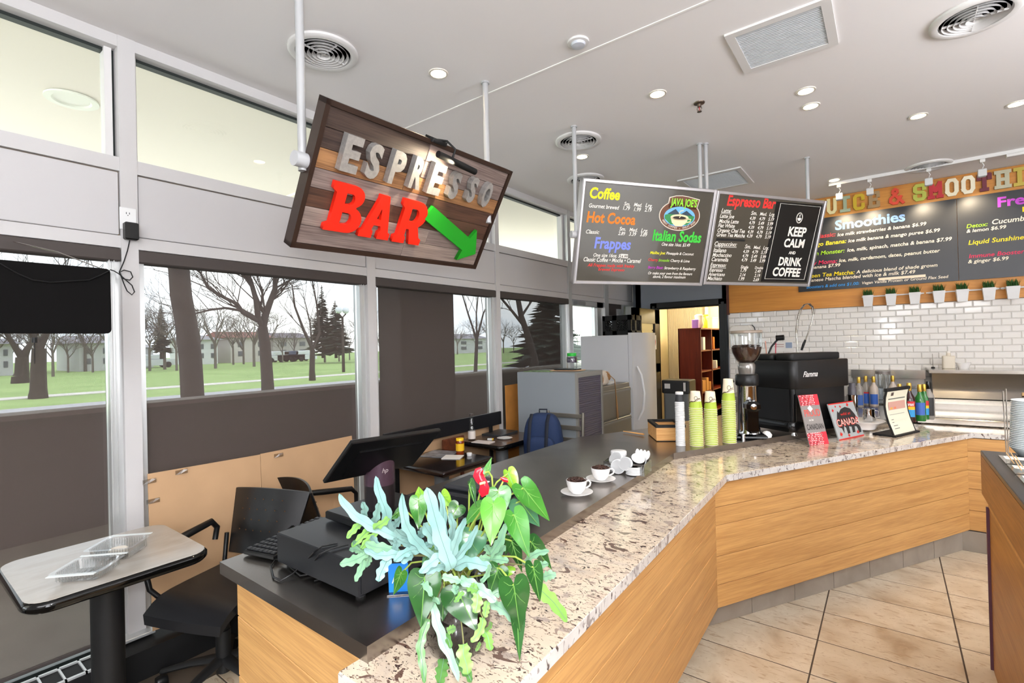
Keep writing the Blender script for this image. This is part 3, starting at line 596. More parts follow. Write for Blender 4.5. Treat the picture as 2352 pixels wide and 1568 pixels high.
MB().tube([(0, 0, -.03), (0, 0, -.058)], .003, 6).build('bulb', mat('sprinkler_red', '#b03030', .3), t)
# track light
a = Z(1904, 426, HC - .02); b = Z(2352, 350, HC - .02); ty = 6.37
t = thing('track_light', 'white track rail with small square spotlights in front of the fruit drink sign', 'track light', (a.x, ty, HC))
MB().box(0, 2.2, -.018, .018, -.032, 0).build('rail', WHITE, t); MB().cbox(1.37, 1.60, -.03, .03, -.06, -.0325, .004).build('feed_box', WHITE, t)
for k, px in enumerate((1926, 1997, 2133, 2257)):
    x = Yp(px, 400, ty).x - a.x; h = MB().cbox(x - .018, x + .018, -.02, .02, -.065, -.033, .004).tube([(x, 0, -.065), (x + .012, .01, -.09), (x, 0, -.12)], .004, 6).build('adaptor', WHITE, t)
    MB().cbox(x - .03, x + .03, .0, .06, -.19, -.12, .006).build('spot_head', mat('spot_head_white', '#c9cacb', .4), h)
    s_ = lamp('track_spot', 'SPOT', (a.x + x, ty + .07, HC - .17), 20, (1, .82, .58), .02, spot=1.15, blend=.8); aim(s_, (a.x + x + .03, 6.97, 2.72))

# ================================================================== HANGING SIGNS
def board_thing(name, B, lb, cat): return thing(name, lb, cat, matrix=B.M)
def post_part(parent, B, x, y, rad=.017, ztop=HC, knob=0, dz=0):
    """vertical post through world ground point (x,y) down to the board height"""
    zb = B.c.z + dz; M = B.M.inverted(); P = [M @ Vector((x, y, ztop)), M @ Vector((x, y, zb))]
    o = MB().tube(P, rad, 14).build('post', mat('post_white', '#b4b5b7', .35, .2), parent, 60)
    c = M @ Vector((x, y, ztop)); d = M @ Vector((x, y, ztop - .01)); MB().tube([c, d], rad * 1.5, 14).build('ceiling_collar', mat('post_white', '#d9dadb'), parent, 60)
    return M @ Vector((x, y, zb))
# --- espresso sign
Es = Board(Vector((-.7104, .6480, .2745)) * 2.79 + CAM, (-.012, .9995, .03), (.511, -.03, .86))
cor = [Es.p(*c) for c in ((748, 228), (1172, 388), (1095, 615), (662, 568))]
ex0 = (cor[0][0] + cor[3][0]) / 2; ex1 = (cor[1][0] + cor[2][0]) / 2; ey1 = (cor[0][1] + cor[1][1]) / 2; ey0 = (cor[2][1] + cor[3][1]) / 2
T = board_thing('espresso_bar_sign', Es, 'tilted plank sign with zinc ESPRESSO letters, red BAR and a green arrow', 'sign'); FRW = mat('dark_frame', '#2e1d15', .4)
q = MB(); f_ = .022; q.box(ex0, ex1, ey1 - f_, ey1, -.05, .012).box(ex0, ex1, ey0, ey0 + f_, -.05, .012).box(ex0, ex0 + f_, ey0, ey1, -.05, .012).box(ex1 - f_, ex1, ey0, ey1, -.05, .012).build('frame', FRW, T)
MB().box(ex0 + .005, ex1 - .005, ey0 + .005, ey1 - .005, -.045, -.012).build('backing_board', FRW, T)
PK = {'d': wood('plank_dark', '#4a3a33', '#2c211d', .5, 0, 3), 'g': wood('plank_grey', '#8a7a73', '#5c4c47', .5, 0, 3), 'o': wood('plank_orange', '#a5784f', '#6d4a30', .5, 0, 3), 'b': wood('plank_brown', '#5d4031', '#3a2720', .5, 0, 3), 'l': wood('plank_pale', '#9b8a80', '#6f605a', .5, 0, 3)}
rows = [('d', .47, 'g'), ('d', .47, 'g'), ('o', .40, 'o'), ('g', .55, 'b'), ('b', .45, 'b'), ('l', .62, 'g'), ('g', .5, 'l')]
ih = (ey1 - ey0 - 2 * f_) / 7; iw = ex1 - ex0 - 2 * f_
for k, (a, s_, b) in enumerate(rows):
    y1 = ey1 - f_ - k * ih
    for c_, u0, u1 in ((a, 0, s_), (b, s_, 1)):
        MB().cbox(ex0 + f_ + u0 * iw + .001, ex0 + f_ + u1 * iw - .001, y1 - ih + .001, y1 - .001, -.012, random.uniform(-.001, .002), .0015).build('plank', PK[c_], T)
def e2(x, y, off=.03): return Es.p(640 + x / 3.564, 200 + y / 3.564, off)
ZINC = mat('zinc_letters', '#aba9a6', .42, .55, var=.1, vscale=60); RED = mat('red_letters', '#e3230f', .35); GRN = mat('green_arrow', '#219a25', .35)
for ch, bl, tr in (('E', (503, 680), (690, 420)), ('S', (700, 735), (860, 480)), ('P', (893, 782), (1050, 540)), ('R', (1062, 820), (1210, 590)), ('E', (1212, 865), (1370, 645)), ('S', (1378, 905), (1500, 705)), ('S', (1528, 935), (1640, 745)), ('O', (1640, 972), (1760, 790))):
    x0, y0 = e2(*bl); x1, y1 = e2(*tr); text(ch, ZINC, T, (x0 - .012, x1 + .008, y0, y1, .004), 'letter', bold=.045, ext=.036)
def outline(parent, polys, z0, z1, m_, name, fn):
    """flat shape with holes: polys = [outer, hole, ...]"""
    cu = bpy.data.curves.new(name, 'CURVE'); cu.dimensions = '2D'; cu.fill_mode = 'BOTH'; cu.extrude = (z1 - z0) / 2
    for P in polys:
        s_ = cu.splines.new('POLY'); s_.points.add(len(P) - 1); s_.use_cyclic_u = True
        for i, p_ in enumerate(P): x, y = fn(p_); s_.points[i].co = (x, y, 0, 1)
    o = bpy.data.objects.new(name, cu); COL.objects.link(o); bpy.context.view_layer.update()
    me = bpy.data.meshes.new_from_object(o.evaluated_get(bpy.context.evaluated_depsgraph_get())); bpy.data.objects.remove(o); bpy.data.curves.remove(cu)
    me.transform(Matrix.Translation((0, 0, (z0 + z1) / 2))); me.materials.clear(); me.materials.append(m_); q = bpy.data.objects.new(name, me); COL.objects.link(q); q.parent = parent; return q
def bowl(cx, cy, rx, ry, a0, a1, n=10): return [(cx + rx * math.cos(math.radians(a0 + (a1 - a0) * k / n)), cy + ry * math.sin(math.radians(a0 + (a1 - a0) * k / n))) for k in range(n + 1)]
GB = [[(0, 0), (.62, 0)] + bowl(.62, .28, .38, .28, -90, 70) + bowl(.60, .77, .32, .23, -60, 90) + [(0, 1), (0, .86), (.12, .80), (.12, .17), (0, .12)],
      [(.40, .18), (.58, .18)] + bowl(.58, .30, .12, .12, -90, 90, 6) + [(.40, .42)], [(.40, .60), (.56, .60)] + bowl(.56, .71, .10, .11, -90, 90, 6) + [(.40, .82)]]
GA = [[(0, 0), (.42, 0), (.42, .16), (.36, .20), (.40, .30), (.62, .30), (.66, .20), (.60, .16), (.60, 0), (1, 0), (1, .16), (.92, .18), (.66, 1), (.36, 1), (.36, .90), (.10, .18), (0, .14)], [(.43, .44), (.58, .44), (.51, .70)]]
GR = [[(0, 0), (.42, 0), (.42, .14), (.36, .18), (.36, .34), (.46, .34), (.56, .12), (.60, 0), (1, 0), (1, .14), (.90, .18), (.76, .42)] + bowl(.60, .70, .36, .30, -50, 90) + [(0, 1), (0, .86), (.10, .80), (.10, .18), (0, .14)],
      [(.36, .52), (.54, .52)] + bowl(.54, .67, .13, .15, -90, 90, 6) + [(.36, .82)]]
for G, bl, br, tp in ((GB, (352, 1165), (640, 1200), (600, 800)), (GA, (640, 1215), (888, 1250), (850, 880)), (GR, (918, 1262), (1140, 1290), (1100, 925))):
    x0, ya = e2(*bl, .02); x1, yb = e2(*br, .02); _, y1 = e2(*tp, .02); y0 = (ya + yb) / 2
    outline(T, G, .004, .026, RED, 'letter', lambda p_: (x0 + p_[0] * (x1 - x0), y0 + p_[1] * (y1 - y0)))
outline(T, [[e2(*p_, .02) for p_ in ((1262, 972), (1560, 1235), (1617, 1170), (1605, 1362), (1450, 1410), (1495, 1330), (1190, 1078))]], .004, .028, GRN, 'arrow', lambda p_: p_)
# picture light clipped over the top edge
lx, ly = e2(1420, 590, .1); q = MB().tube([(lx - .10, ly + .0, .10), (lx + .19, ly - .02, .10)], .017, 14); q.build('lamp_tube', BLKM, T, 60)
cx_, cy_ = e2(1330, 440, .03); q = MB().tube([(cx_, ey1 + .004, -.02), (cx_ + .03, ey1 + .02, .04), (cx_ + .045, ly + .05, .10), (cx_ + .045, ly + .01, .10)], .006, 8).cbox(cx_ - .05, cx_ + .05, ey1 - .01, ey1 + .012, -.04, .03, .004); q.build('lamp_arm', BLKM, T, 60)
sl = lamp('picture_light', 'SPOT', Es.M @ Vector((lx - .0, ly - .02, .125)), 9, (1, .86, .62), .015, spot=2.4, blend=.6); aim(sl, Es.M @ Vector((lx - .08, ly - .15, .0)))
for (x, y) in ((-1.99, 1.165), (-1.99, 2.41)):
    P = post_part(T, Es, x, y, .018)
k0 = Es.M.inverted() @ Z(696, 365, 2.35); yk = (e2(195, 600, -.02)); MB().tube([(ex0 - .055, yk[1], -.03), (ex0, yk[1], -.03)], .032, 18).build('pivot_knob', mat('knob_white', '#b9babd', .5), T, 50)
MB().tube([(ex1, 0, -.03), (ex1 + .03, 0, -.03)], .03, 18).build('pivot_knob', mat('knob_white', ''), T, 50)
# --- menu boards
AF = mat('satin_aluminium_frame', '#b9b6b8', .32, .7); FACE = mat('menu_face', '#4a453b', .18, coat=.3); FACE2 = mat('menu_black', '#0f0f0f', .2, coat=.3)
cols = dict(w='#f2eee6', y='#f4ee1c', o='#ef7d1c', b='#7d8cea', r='#ec2f2a', g='#3ccb3e', m='#c235c4', lg='#8fd12c', k='#101010')
def ink(c): return mat('ink_' + c, cols[c], .6)
def menu_board(B, w_, h_, lb):
    T = board_thing('menu_board', B, lb, 'menu board'); T['group'] = 'hanging menu boards'
    q = MB(); f = .026; x, y = w_ / 2, h_ / 2
    for a in ((-x, x, y - f, y), (-x, x, -y, -y + f)): q.cbox(a[0], a[1], a[2], a[3], -.05, .012, .004)
    q.cbox(-x, -x + f, -y, y, -.05, .016, .006).cbox(x - f, x, -y, y, -.05, .016, .006).build('frame', AF, T)
    MB().box(-x + .01, x - .01, -y + .01, y - .01, -.04, 0).build('menu_face', FACE, T); return T
def mt(B, T, s, c, a, b, ys=1.0, sh=.22, bold=.012, z=.001):
    p0 = B.p(1280 + a[0] / 3.675, 380 + a[1] / 3.675); p1 = B.p(1280 + b[0] / 3.675, 380 + b[1] / 3.675)
    text(s, ink(c), T, (p0[0], p1[0], p0[1], None, z, None, (p1[1] - p0[1]) / (p1[0] - p0[0]) * .8), 'lettering', sh, bold, .0004, ys=ys)
M1 = Board(Vector((-.3630, .90996, .2004)) * 4.18 + CAM, (.57, .822, 0), (.229, -.159, .960)); T1 = menu_board(M1, 1.204, .786, 'left hanging menu board listing coffee, hot cocoa, frappes and italian sodas')
M2 = Board(Vector((-.16825, .97098, .17)) * 4.96 + CAM, (.555, .832, 0), (.217, -.145, .965)); T2 = menu_board(M2, 1.212, .771, 'right hanging menu board listing the espresso bar and KEEP CALM AND DRINK COFFEE')
for B, T, P in ((M1, T1, ((-1.881, 3.33), (-1.235, 4.315))), (M2, T2, ((-1.195, 4.352), (-.562, 5.311)))):
    for (x, y) in P: post_part(T, B, x, y, .0165)
MB().tube([(-.64, -.02, -.03), (-.60, -.02, -.03)], .028, 16).build('pivot_knob', mat('knob_white', ''), T1, 50)
for s, c, a, b, kw in (('Coffee', 'y', (270, 272), (525, 290), dict(sh=.08, bold=.03, ys=1.15)), ('Gourmet brewed', 'w', (265, 352), (520, 373), dict(ys=1.15)), ('Sm.', 'w', (562, 335), (612, 343), {}), ('Med.', 'w', (645, 343), (712, 350), {}), ('Lrg.', 'w', (742, 350), (800, 358), {}),
    ('1.79', 'w', (553, 373), (610, 378), dict(ys=1.1)), ('1.99', 'w', (645, 384), (703, 388), dict(ys=1.1)), ('2.19', 'w', (735, 388), (793, 392), dict(ys=1.1)),
    ('Hot Cocoa', 'o', (245, 475), (655, 500), dict(sh=.08, bold=.03, ys=1.2)), ('Classic', 'w', (240, 572), (352, 578), {}), ('Sm.', 'w', (522, 548), (576, 553), {}), ('Med.', 'w', (606, 555), (675, 560), {}), ('Lrg.', 'w', (705, 562), (762, 566), {}),
    ('2.89', 'w', (512, 585), (570, 590), dict(ys=1.1)), ('3.39', 'w', (603, 591), (663, 595), dict(ys=1.1)), ('3.89', 'w', (697, 595), (755, 600), dict(ys=1.1)),
    ('Frappes', 'b', (310, 695), (615, 710), dict(sh=.08, bold=.03, ys=1.15)), ('One size 16oz. $', 'w', (303, 768), (532, 776), dict(ys=1.1)), ('Classic Coffee \u2022 Mocha \u2022 Caramel', 'w', (220, 807), (703, 822), dict(ys=1.25)),
    ('All Frappes made with freshly', 'r', (255, 850), (650, 862), {}), ('brewed Espresso', 'r', (345, 886), (565, 892), {}), ('Italian Sodas', 'g', (800, 630), (1208, 650), dict(sh=.08, bold=.03, ys=1.25)),
    ('One size 16oz. $3.49', 'w', (880, 676), (1118, 685), dict(ys=1.15)), ('Malibu Joe:', 'y', (782, 746), (912, 750), {}), ('Pineapple & Coconut', 'w', (918, 750), (1150, 758), {}), ('Cherry', 'r', (767, 804), (848, 808), {}), ('limeade:', 'lg', (853, 809), (948, 812), {}),
    ('Cherry & Lime', 'w', (955, 812), (1115, 818), {}), ('Berry Blast:', 'm', (763, 869), (893, 873), {}), ('Strawberry & Raspberry', 'w', (900, 874), (1167, 884), {}), ('Or make your own from the flavours', 'w', (765, 917), (1137, 925), dict(ys=1.1)), ('above, 2 flavour maximum', 'w', (805, 947), (1080, 953), dict(ys=1.1))):
    mt(M1, T1, s, c, a, b, **kw)
def patch(B, T, pts, c, name='sticker', z=.0015):
    P = [B.p(1280 + x / 3.675, 380 + y / 3.675) for x, y in pts]; MB().prism(P, .0002, z).build(name, c, T)
patch(M1, T1, ((538, 745), (597, 749), (594, 784), (535, 780)), mat('ink_w', ''), z=.001); mt(M1, T1, '6.99', 'k', (541, 777), (590, 780), z=.0014)
# round emblem on the left board
lc = M1.p(1280 + 1035 / 3.675, 380 + 408 / 3.675); rx = .5 * (M1.p(1280 + 1210 / 3.675, 380 + 415 / 3.675)[0] - M1.p(1280 + 866 / 3.675, 380 + 400 / 3.675)[0]); ry = .5 * (M1.p(1280 + 1035 / 3.675, 380 + 260 / 3.675)[1] - M1.p(1280 + 1035 / 3.675, 380 + 562 / 3.675)[1])
def disc(a, b, dx=0, dy=0, n=36, s0=0, s1=360): return [(lc[0] + dx * rx + a * rx * math.cos(math.radians(s0 + (s1 - s0) * k / n)), lc[1] + dy * ry + b * ry * math.sin(math.radians(s0 + (s1 - s0) * k / n))) for k in range(n)]
lg = MB(); E = [mat('emblem_cream', '#ddd3c4', .4), mat('emblem_brown', '#6b3f26', .4), mat('emblem_sky', '#6fb4e8', .4), mat('emblem_hill', '#2c3f4f', .4), mat('emblem_cup', '#f1dfb4', .4), mat('emblem_dark', '#2a1a10', .4), mat('emblem_field', '#2f8a4a', .4), mat('emblem_lime', '#8fe02a', .4)]
lg.prism(disc(1, .86, dy=-.10), .0003, .0012, 0).prism([(lc[0] + x * rx, lc[1] + y * ry) for x, y in ((-.66, .3), (-.62, .88), (-.3, 1.0), (0, 1.03), (.3, 1.0), (.88, .88), (.80, .3))], .0003, .0012, 0)
lg.prism(disc(.96, .81, dy=-.10), .0012, .0018, 1).prism([(lc[0] + x * rx, lc[1] + y * ry) for x, y in ((-.62, .3), (-.58, .84), (-.3, .96), (0, .99), (.3, .96), (.84, .84), (.76, .3))], .0012, .0018, 1)
lg.prism(disc(.76, .56, dy=-.16), .0018, .0022, 2).prism([(lc[0] + x * rx, lc[1] + y * ry) for x, y in ((-.72, -.3), (-.72, -.1), (-.3, .02), (.4, .0), (.73, -.1), (.68, -.34), (.4, -.62), (-.4, -.62))], .0022, .0025, 6)
lg.prism([(lc[0] + x * rx, lc[1] + y * ry) for x, y in ((-.62, -.05), (-.25, .26), (.02, -.05))], .0025, .0028, 3).prism([(lc[0] + x * rx, lc[1] + y * ry) for x, y in ((.0, -.05), (.30, .20), (.64, -.08))], .0025, .0028, 3)
lg.prism(disc(.44, .17, dy=-.20), .003, .0035, 4).prism([(lc[0] + x * rx, lc[1] + y * ry) for x, y in ((-.44, -.22), (-.34, -.52), (-.16, -.70), (.16, -.70), (.34, -.52), (.44, -.22))], .003, .0035, 4).prism(disc(.32, .09, dy=-.22), .0035, .004, 5)
lg.tube([(lc[0] + x * rx, lc[1] + y * ry, .004) for x, y in ((-.02, -.22), (.06, -.08), (-.06, .04), (.0, .16), (.14, .20))], .004, 5, 4).tube([(lc[0] + x * rx, lc[1] + y * ry, .0035) for x, y in ((.42, -.26), (.56, -.28), (.54, -.42), (.36, -.46))], .005, 5, 4)
lg.build('round_emblem', E, T1)
mtx = [lc[0] - .52 * rx, lc[0] + .76 * rx]; text("JAVA JOE'S", E[7], T1, (mtx[0], mtx[1], lc[1] + .44 * ry, lc[1] + .86 * ry, .002), 'lettering', 0, .03, .0004)
for k, ch in enumerate('GREAT COFFEE \u2022 GREAT FOOD'):
    if ch == ' ': continue
    a = math.radians(205 + k * 130 / 24); c_ = (lc[0] + .86 * rx * math.cos(a), lc[1] - .12 * ry + .69 * ry * math.sin(a)); M_ = Matrix.Translation((c_[0], c_[1], .0021)) @ Matrix.Rotation(a + PI / 2, 4, 'Z')
    text(ch, E[0], T1, (-.006, .006, -.006, .009 if ch != '\u2022' else -.002, 0, M_), 'lettering', 0, .02, .0002)
R_ = [('Espresso Bar', 'r', (1430, 335), (1838, 362), dict(sh=.1, bold=.03, ys=1.2)), ('Latte:', 'w', (1383, 397), (1468, 401), dict(ys=1.1)), ('Cappuccino:', 'w', (1325, 677), (1512, 683), dict(ys=1.1)), ('Espresso:', 'w', (1290, 853), (1423, 858), dict(ys=1.1)),
      ('Single', 'w', (1545, 866), (1610, 870), {}), ('Double', 'w', (1665, 871), (1735, 875), {})]
for s_, y in (('Sm.', 0), ):
    pass
for (n_, xa, ya, xb, yb, P, base, xs_) in (('Latte Joe', 1370, 440, 1490, 446, ('4.39', '4.79', '5.19'), 457, (1622, 1702, 1778)), ('Mocha Latte', 1363, 483, 1528, 489, ('4.79', '5.49', '5.99'), 495, (1616, 1694, 1770)), ('Flat White', 1355, 520, 1495, 526, ('4.39', '4.79', '5.19'), 533, (1610, 1688, 1764)),
        ('Organic Chai Tea', 1350, 560, 1580, 568, ('4.39', '4.79', '5.19'), 571, (1604, 1682, 1756)), ('Green Tea Matcha', 1343, 597, 1580, 606, ('4.39', '4.79', '5.19'), 606, (1596, 1674, 1750)), ('Italiano', 1315, 730, 1423, 733, ('4.39', '4.79', '5.19'), 737, (1566, 1642, 1717)),
        ('Mochaccino', 1308, 768, 1468, 772, ('4.79', '5.49', '5.99'), 774, (1560, 1635, 1710)), ('Caramella', 1300, 806, 1440, 811, ('4.79', '5.49', '5.99'), 808, (1552, 1628, 1703)), ('Espresso', 1282, 893, 1393, 897, ('1.79', '2.49'), 897, (1545, 1665)), ('Americano', 1272, 930, 1412, 933, ('2.14', '2.19'), 933, (1536, 1660)), ('Machiato', 1265, 965, 1387, 969, ('1.99', '2.69'), 968, (1527, 1650))):
    R_.append((n_, 'w', (xa, ya), (xb, yb), dict(ys=1.1)))
    for v, xx in zip(P, xs_): R_.append((v, 'w', (xx, base + (xx - xs_[0]) * .055), (xx + 48, base + 3 + (xx - xs_[0]) * .055), dict(ys=1.1)))
for y, xs_ in ((416, (1633, 1708, 1787)), (698, (1580, 1655, 1735))):
    for v, xx, w_ in zip(('Sm.', 'Med.', 'Lrg.'), xs_, (50, 57, 46)): R_.append((v, 'w', (xx, y + (xx - xs_[0]) * .06), (xx + w_, y + 3 + (xx - xs_[0]) * .06), {}))
for s, c, a, b, kw in R_: mt(M2, T2, s, c, a, b, **kw)
for a, b in (((1383, 404), (1468, 408)), ((1325, 684), (1512, 690)), ((1290, 860), (1423, 865))): patch(M2, T2, (a, b, (b[0], b[1] + 3), (a[0], a[1] + 3)), mat('ink_w', ''), 'underline', .001)
patch(M2, T2, ((1345, 612), (1586, 622), (1580, 642), (1340, 632)), mat('ink_k', cols['k']), 'blackout_strip')
patch(M2, T2, ((1850, 303), (2250, 335), (2105, 985), (1716, 980)), FACE2, 'dark_inset', .0008)
fr = [(1885, 320), (2222, 350), (2082, 962), (1750, 955)]; P = [M2.p(1280 + x / 3.675, 380 + y / 3.675) for x, y in fr]
MB().tube([(x, y, .0015) for x, y in P], .0028, 4, closed=True).build('inset_outline', ink('w'), T2)
for s, a, b, ys in (('KEEP', (1943, 592), (2093, 600), 1.15), ('CALM', (1908, 685), (2078, 692), 1.12), ('AND', (1950, 746), (2007, 749), 1), ('DRINK', (1862, 840), (2055, 848), 1.15), ('COFFEE', (1812, 928), (2043, 938), 1.12)): mt(M2, T2, s, 'w', a, b, ys=ys, sh=.05, bold=.035, z=.0015)
c2 = M2.p(1280 + 2043 / 3.675, 380 + 442 / 3.675); q = MB()
for r_ in (1.0, .86): q.tube([(c2[0] + .036 * r_ * math.cos(k * PI / 14), c2[1] + .045 * r_ * math.sin(k * PI / 14), .0018) for k in range(28)], .0018, 4, closed=True)
q.prism([(c2[0] + x * .036, c2[1] + y * .045) for x, y in ((-.62, -.05), (-.5, -.35), (-.25, -.55), (.25, -.55), (.5, -.35), (.62, -.05), (0, .02))], .001, .0026).tube([(c2[0] + x * .036, c2[1] + y * .045, .002) for x, y in ((0, .05), (.15, .2), (-.15, .38), (.1, .55), (.2, .6))], .0035, 5).build('cup_emblem', ink('w'), T2)

# ================================================================== FRUIT DRINK SIGN ON THE BACK WALL
y0_ = YB - .035
Jb = Board((0, y0_, 2.6), (1, 0, 0), (0, 0, 1)); 
def wall_xy(x, y, yy=None): p_ = Yp(1820 + x / 4.126, 340 + y / 4.126, yy or (y0_ - .012)); return p_.x, p_.z - 2.6
TB = []
for a, b, lb in ((-.86, .598, 'left chalk-black menu panel headed Smoothies on the back wall'), (.602, 2.1, 'right chalk-black menu panel headed Fresh, cut by the photo edge')):
    t = thing('wall_menu_panel', lb, 'menu board', matrix=Matrix.Translation((0, y0_ - .012, 2.6)) @ Matrix.Rotation(PI / 2, 4, 'X')); t['group'] = 'wall menu panels'; TB.append(t)
    MB().box(a, b, 2.172 - 2.6, 3.03 - 2.6, -.014, 0).build('panel', mat('menu_slate', '#2c2d30', .33), t)
wc = dict(w='#efe3cf', r='#d8323c', y='#f1d81e', g='#9cd024', b='#8fb4ee', bl='#2f8fd8', p='#c14bc9', pk='#d32a55')
def wt(k, s, c, a, b, ys=1.0, sh=.18, bold=.012):
    p0 = wall_xy(*a); p1 = wall_xy(*b)
    text(s, mat('chalk_' + c, wc[c], .7), TB[k], (p0[0], p1[0], (p0[1] + p1[1]) / 2, None, .0008), 'lettering', sh, bold, .0004, ys=ys)
for k, s, c, a, b, kw in ((0, 'Smoothies', 'b', (405, 772), (1070, 692), dict(sh=0, bold=.03)), (0, 'Classic:', 'r', (215, 858), (410, 834), {}), (0, 'Ice milk strawberries & banana $6.99', 'w', (428, 834), (1270, 733), {}),
    (0, 'Mango Banana:', 'y', (130, 945), (512, 894), {}), (0, 'Ice milk banana & mango puree $6.99', 'w', (530, 893), (1400, 792), {}), (0, 'Green Monster:', 'g', (100, 1032), (495, 985), {}), (0, 'Ice, milk, spinach, matcha & banana $7.99', 'w', (520, 983), (1512, 873), {}),
    (0, 'Funky Moma:', 'pk', (80, 1120), (425, 1086), {}), (0, 'Ice, milk, cardamom, dates, peanut butter', 'w', (443, 1083), (1400, 982), {}), (0, 'banana $7.99', 'w', (185, 1145), (455, 1120), {}), (0, 'Green Tea Matcha:', 'y', (115, 1230), (590, 1195), {}),
    (0, 'A delicious blend of shade grown', 'w', (605, 1192), (1375, 1118), {}), (0, 'Japanese Matcha blended with ice & milk $7.49', 'w', (115, 1275), (1165, 1182), {}), (0, 'Boosters & add ons $1.00:', 'bl', (135, 1335), (635, 1290), {}), (0, 'Vegan Vanilla Protein or Ground Flax Seed', 'w', (660, 1296), (1480, 1222), {}),
    (1, 'Fresh', 'p', (1945, 558), (2385, 500), dict(sh=0, bold=.03, ys=.9)), (1, 'Detox:', 'g', (1650, 760), (1852, 736), {}), (1, 'Cucumber, celery, kale', 'w', (1893, 728), (2790, 610), {}), (1, '& lemon $6.99', 'w', (1650, 803), (2027, 760), {}),
    (1, 'Liquid Sunshine:', 'y', (1668, 915), (2215, 862), {}), (1, 'Immune Booster:', 'pk', (1673, 1046), (2215, 992), {}), (1, '& ginger $6.99', 'w', (1665, 1098), (2050, 1052), {})): wt(k, s, c, a, b, **kw)
p0 = wall_xy(815, 1255); p1 = wall_xy(1262, 1185); MB().box(p0[0], p1[0], p0[1], p0[1] + .028, 0, .0014).build('price_sticker', mat('cream_sticker', '#efe0c8', .6), TB[0])
p0 = wall_xy(2180, 605); MB().box(p0[0], p0[0] + .2, p0[1], p0[1] + .05, 0, .001).build('yellow_strip', mat('chalk_y', ''), TB[1])
LZ0, LZ1 = 3.062 - 2.6, 3.245 - 2.6
LM = Matrix.Translation((0, YB - .034, 2.6)) @ Matrix.Rotation(PI / 2, 4, 'X')
def slab(strokes): return strokes
ST = {'J': [[(.75, 1), (.75, .2), (.55, 0), (.25, 0), (.08, .2), (.08, .35)], [(.5, 1), (1, 1)]], 'U': [[(.15, 1), (.15, .18), (.35, 0), (.65, 0), (.85, .18), (.85, 1)]], 'I': [[(.5, 0), (.5, 1)], [(.1, 1), (.9, 1)], [(.1, 0), (.9, 0)]], 'C': [[(.88, .72), (.88, .9), (.75, 1), (.25, 1), (.1, .85), (.1, .15), (.25, 0), (.75, 0), (.88, .1), (.88, .28)]],
      'E': [[(.92, .74), (.92, 1), (.08, 1)], [(.2, 1), (.2, 0)], [(.08, 0), (.92, 0), (.92, .26)], [(.2, .5), (.7, .5)]], '&': [[(1, 0), (.3, .72), (.3, .9), (.45, 1), (.6, .9), (.6, .75), (.1, .35), (.1, .12), (.3, 0), (.55, 0), (.85, .42)]], 'S': [[(.9, .74), (.9, .88), (.75, 1), (.25, 1), (.1, .88), (.1, .62), (.25, .52), (.75, .48), (.9, .38), (.9, .12), (.75, 0), (.25, 0), (.1, .12), (.1, .26)]],
      'M': [[(.12, 0), (.12, 1), (.5, .4), (.88, 1), (.88, 0)], [(0, 0), (.28, 0)], [(.72, 0), (1, 0)]], 'O': [[(.1, .2), (.1, .8), (.28, 1), (.72, 1), (.9, .8), (.9, .2), (.72, 0), (.28, 0), (.1, .2)]], 'T': [[(.5, 0), (.5, 1)], [(.05, .76), (.05, 1), (.95, 1), (.95, .76)], [(.3, 0), (.7, 0)]], 'H': [[(.16, 0), (.16, 1)], [(.84, 0), (.84, 1)], [(.16, .5), (.84, .5)], [(0, 0), (.34, 0)], [(.66, 0), (1, 0)], [(0, 1), (.34, 1)], [(.66, 1), (1, 1)]]}
def stroke_letter(ch, x0, x1, z0, z1, wd, parent, m_, dep=.02):
    q = MB(); h = wd / 2
    for S in ST[ch]:
        P = [Vector((x0 + h + (x1 - x0 - wd) * a, z0 + h + (z1 - z0 - wd) * b, 0)) for a, b in S]
        for i in range(len(P) - 1):
            d = (P[i + 1] - P[i]).normalized(); n_ = Vector((-d.y, d.x, 0)) * h; e = .55 * h if i > 0 else h; e2_ = .55 * h if i < len(P) - 2 else h; a = P[i] - d * e; b = P[i + 1] + d * e2_
            q.prism([tuple((a + n_).xy), tuple((a - n_).xy), tuple((b - n_).xy), tuple((b + n_).xy)], 0, dep + random.uniform(0, .0004))
    return q
seq = [('J', 205, 305, '#c9b26a'), ('U', 312, 432, '#efe0a8'), ('I', 440, 555, '#a9b79a'), ('C', 565, 697, '#cfae2b'), ('E', 705, 838, '#a78a62'), ('&', 903, 1062, '#dd4b33'), ('S', 1135, 1282, '#b9bd52'), ('M', 1283, 1436, '#bf3038'), ('O', 1440, 1590, '#f1e7cb'), ('O', 1594, 1747, '#f3ead2'), ('T', 1748, 1902, '#6f2f3c'), ('H', 1918, 2082, '#bdb9a0'), ('I', 2092, 2230, '#c0ab4a'), ('E', 2245, 2400, '#cf6f3a'), ('S', 2410, 2560, '#dfe0d0')]
T = thing('juice_and_smoothie_sign', 'row of mixed coloured wooden slab letters spelling JUICE & SMOOTHIES', 'sign', matrix=LM)
for ch, a, b, c in seq:
    xa = wall_xy(a, 500, YB - .05)[0]; xb = wall_xy(b, 480, YB - .05)[0]
    stroke_letter(ch, xa, xb, LZ0, LZ1, .034 if ch != '&' else .028, T, None).build('letter', mat('letter_' + c[1:], c, .6), T)
for k, px in enumerate((1930, 2020, 2115, 2215)):   # warm pools come from the track heads above
    pass
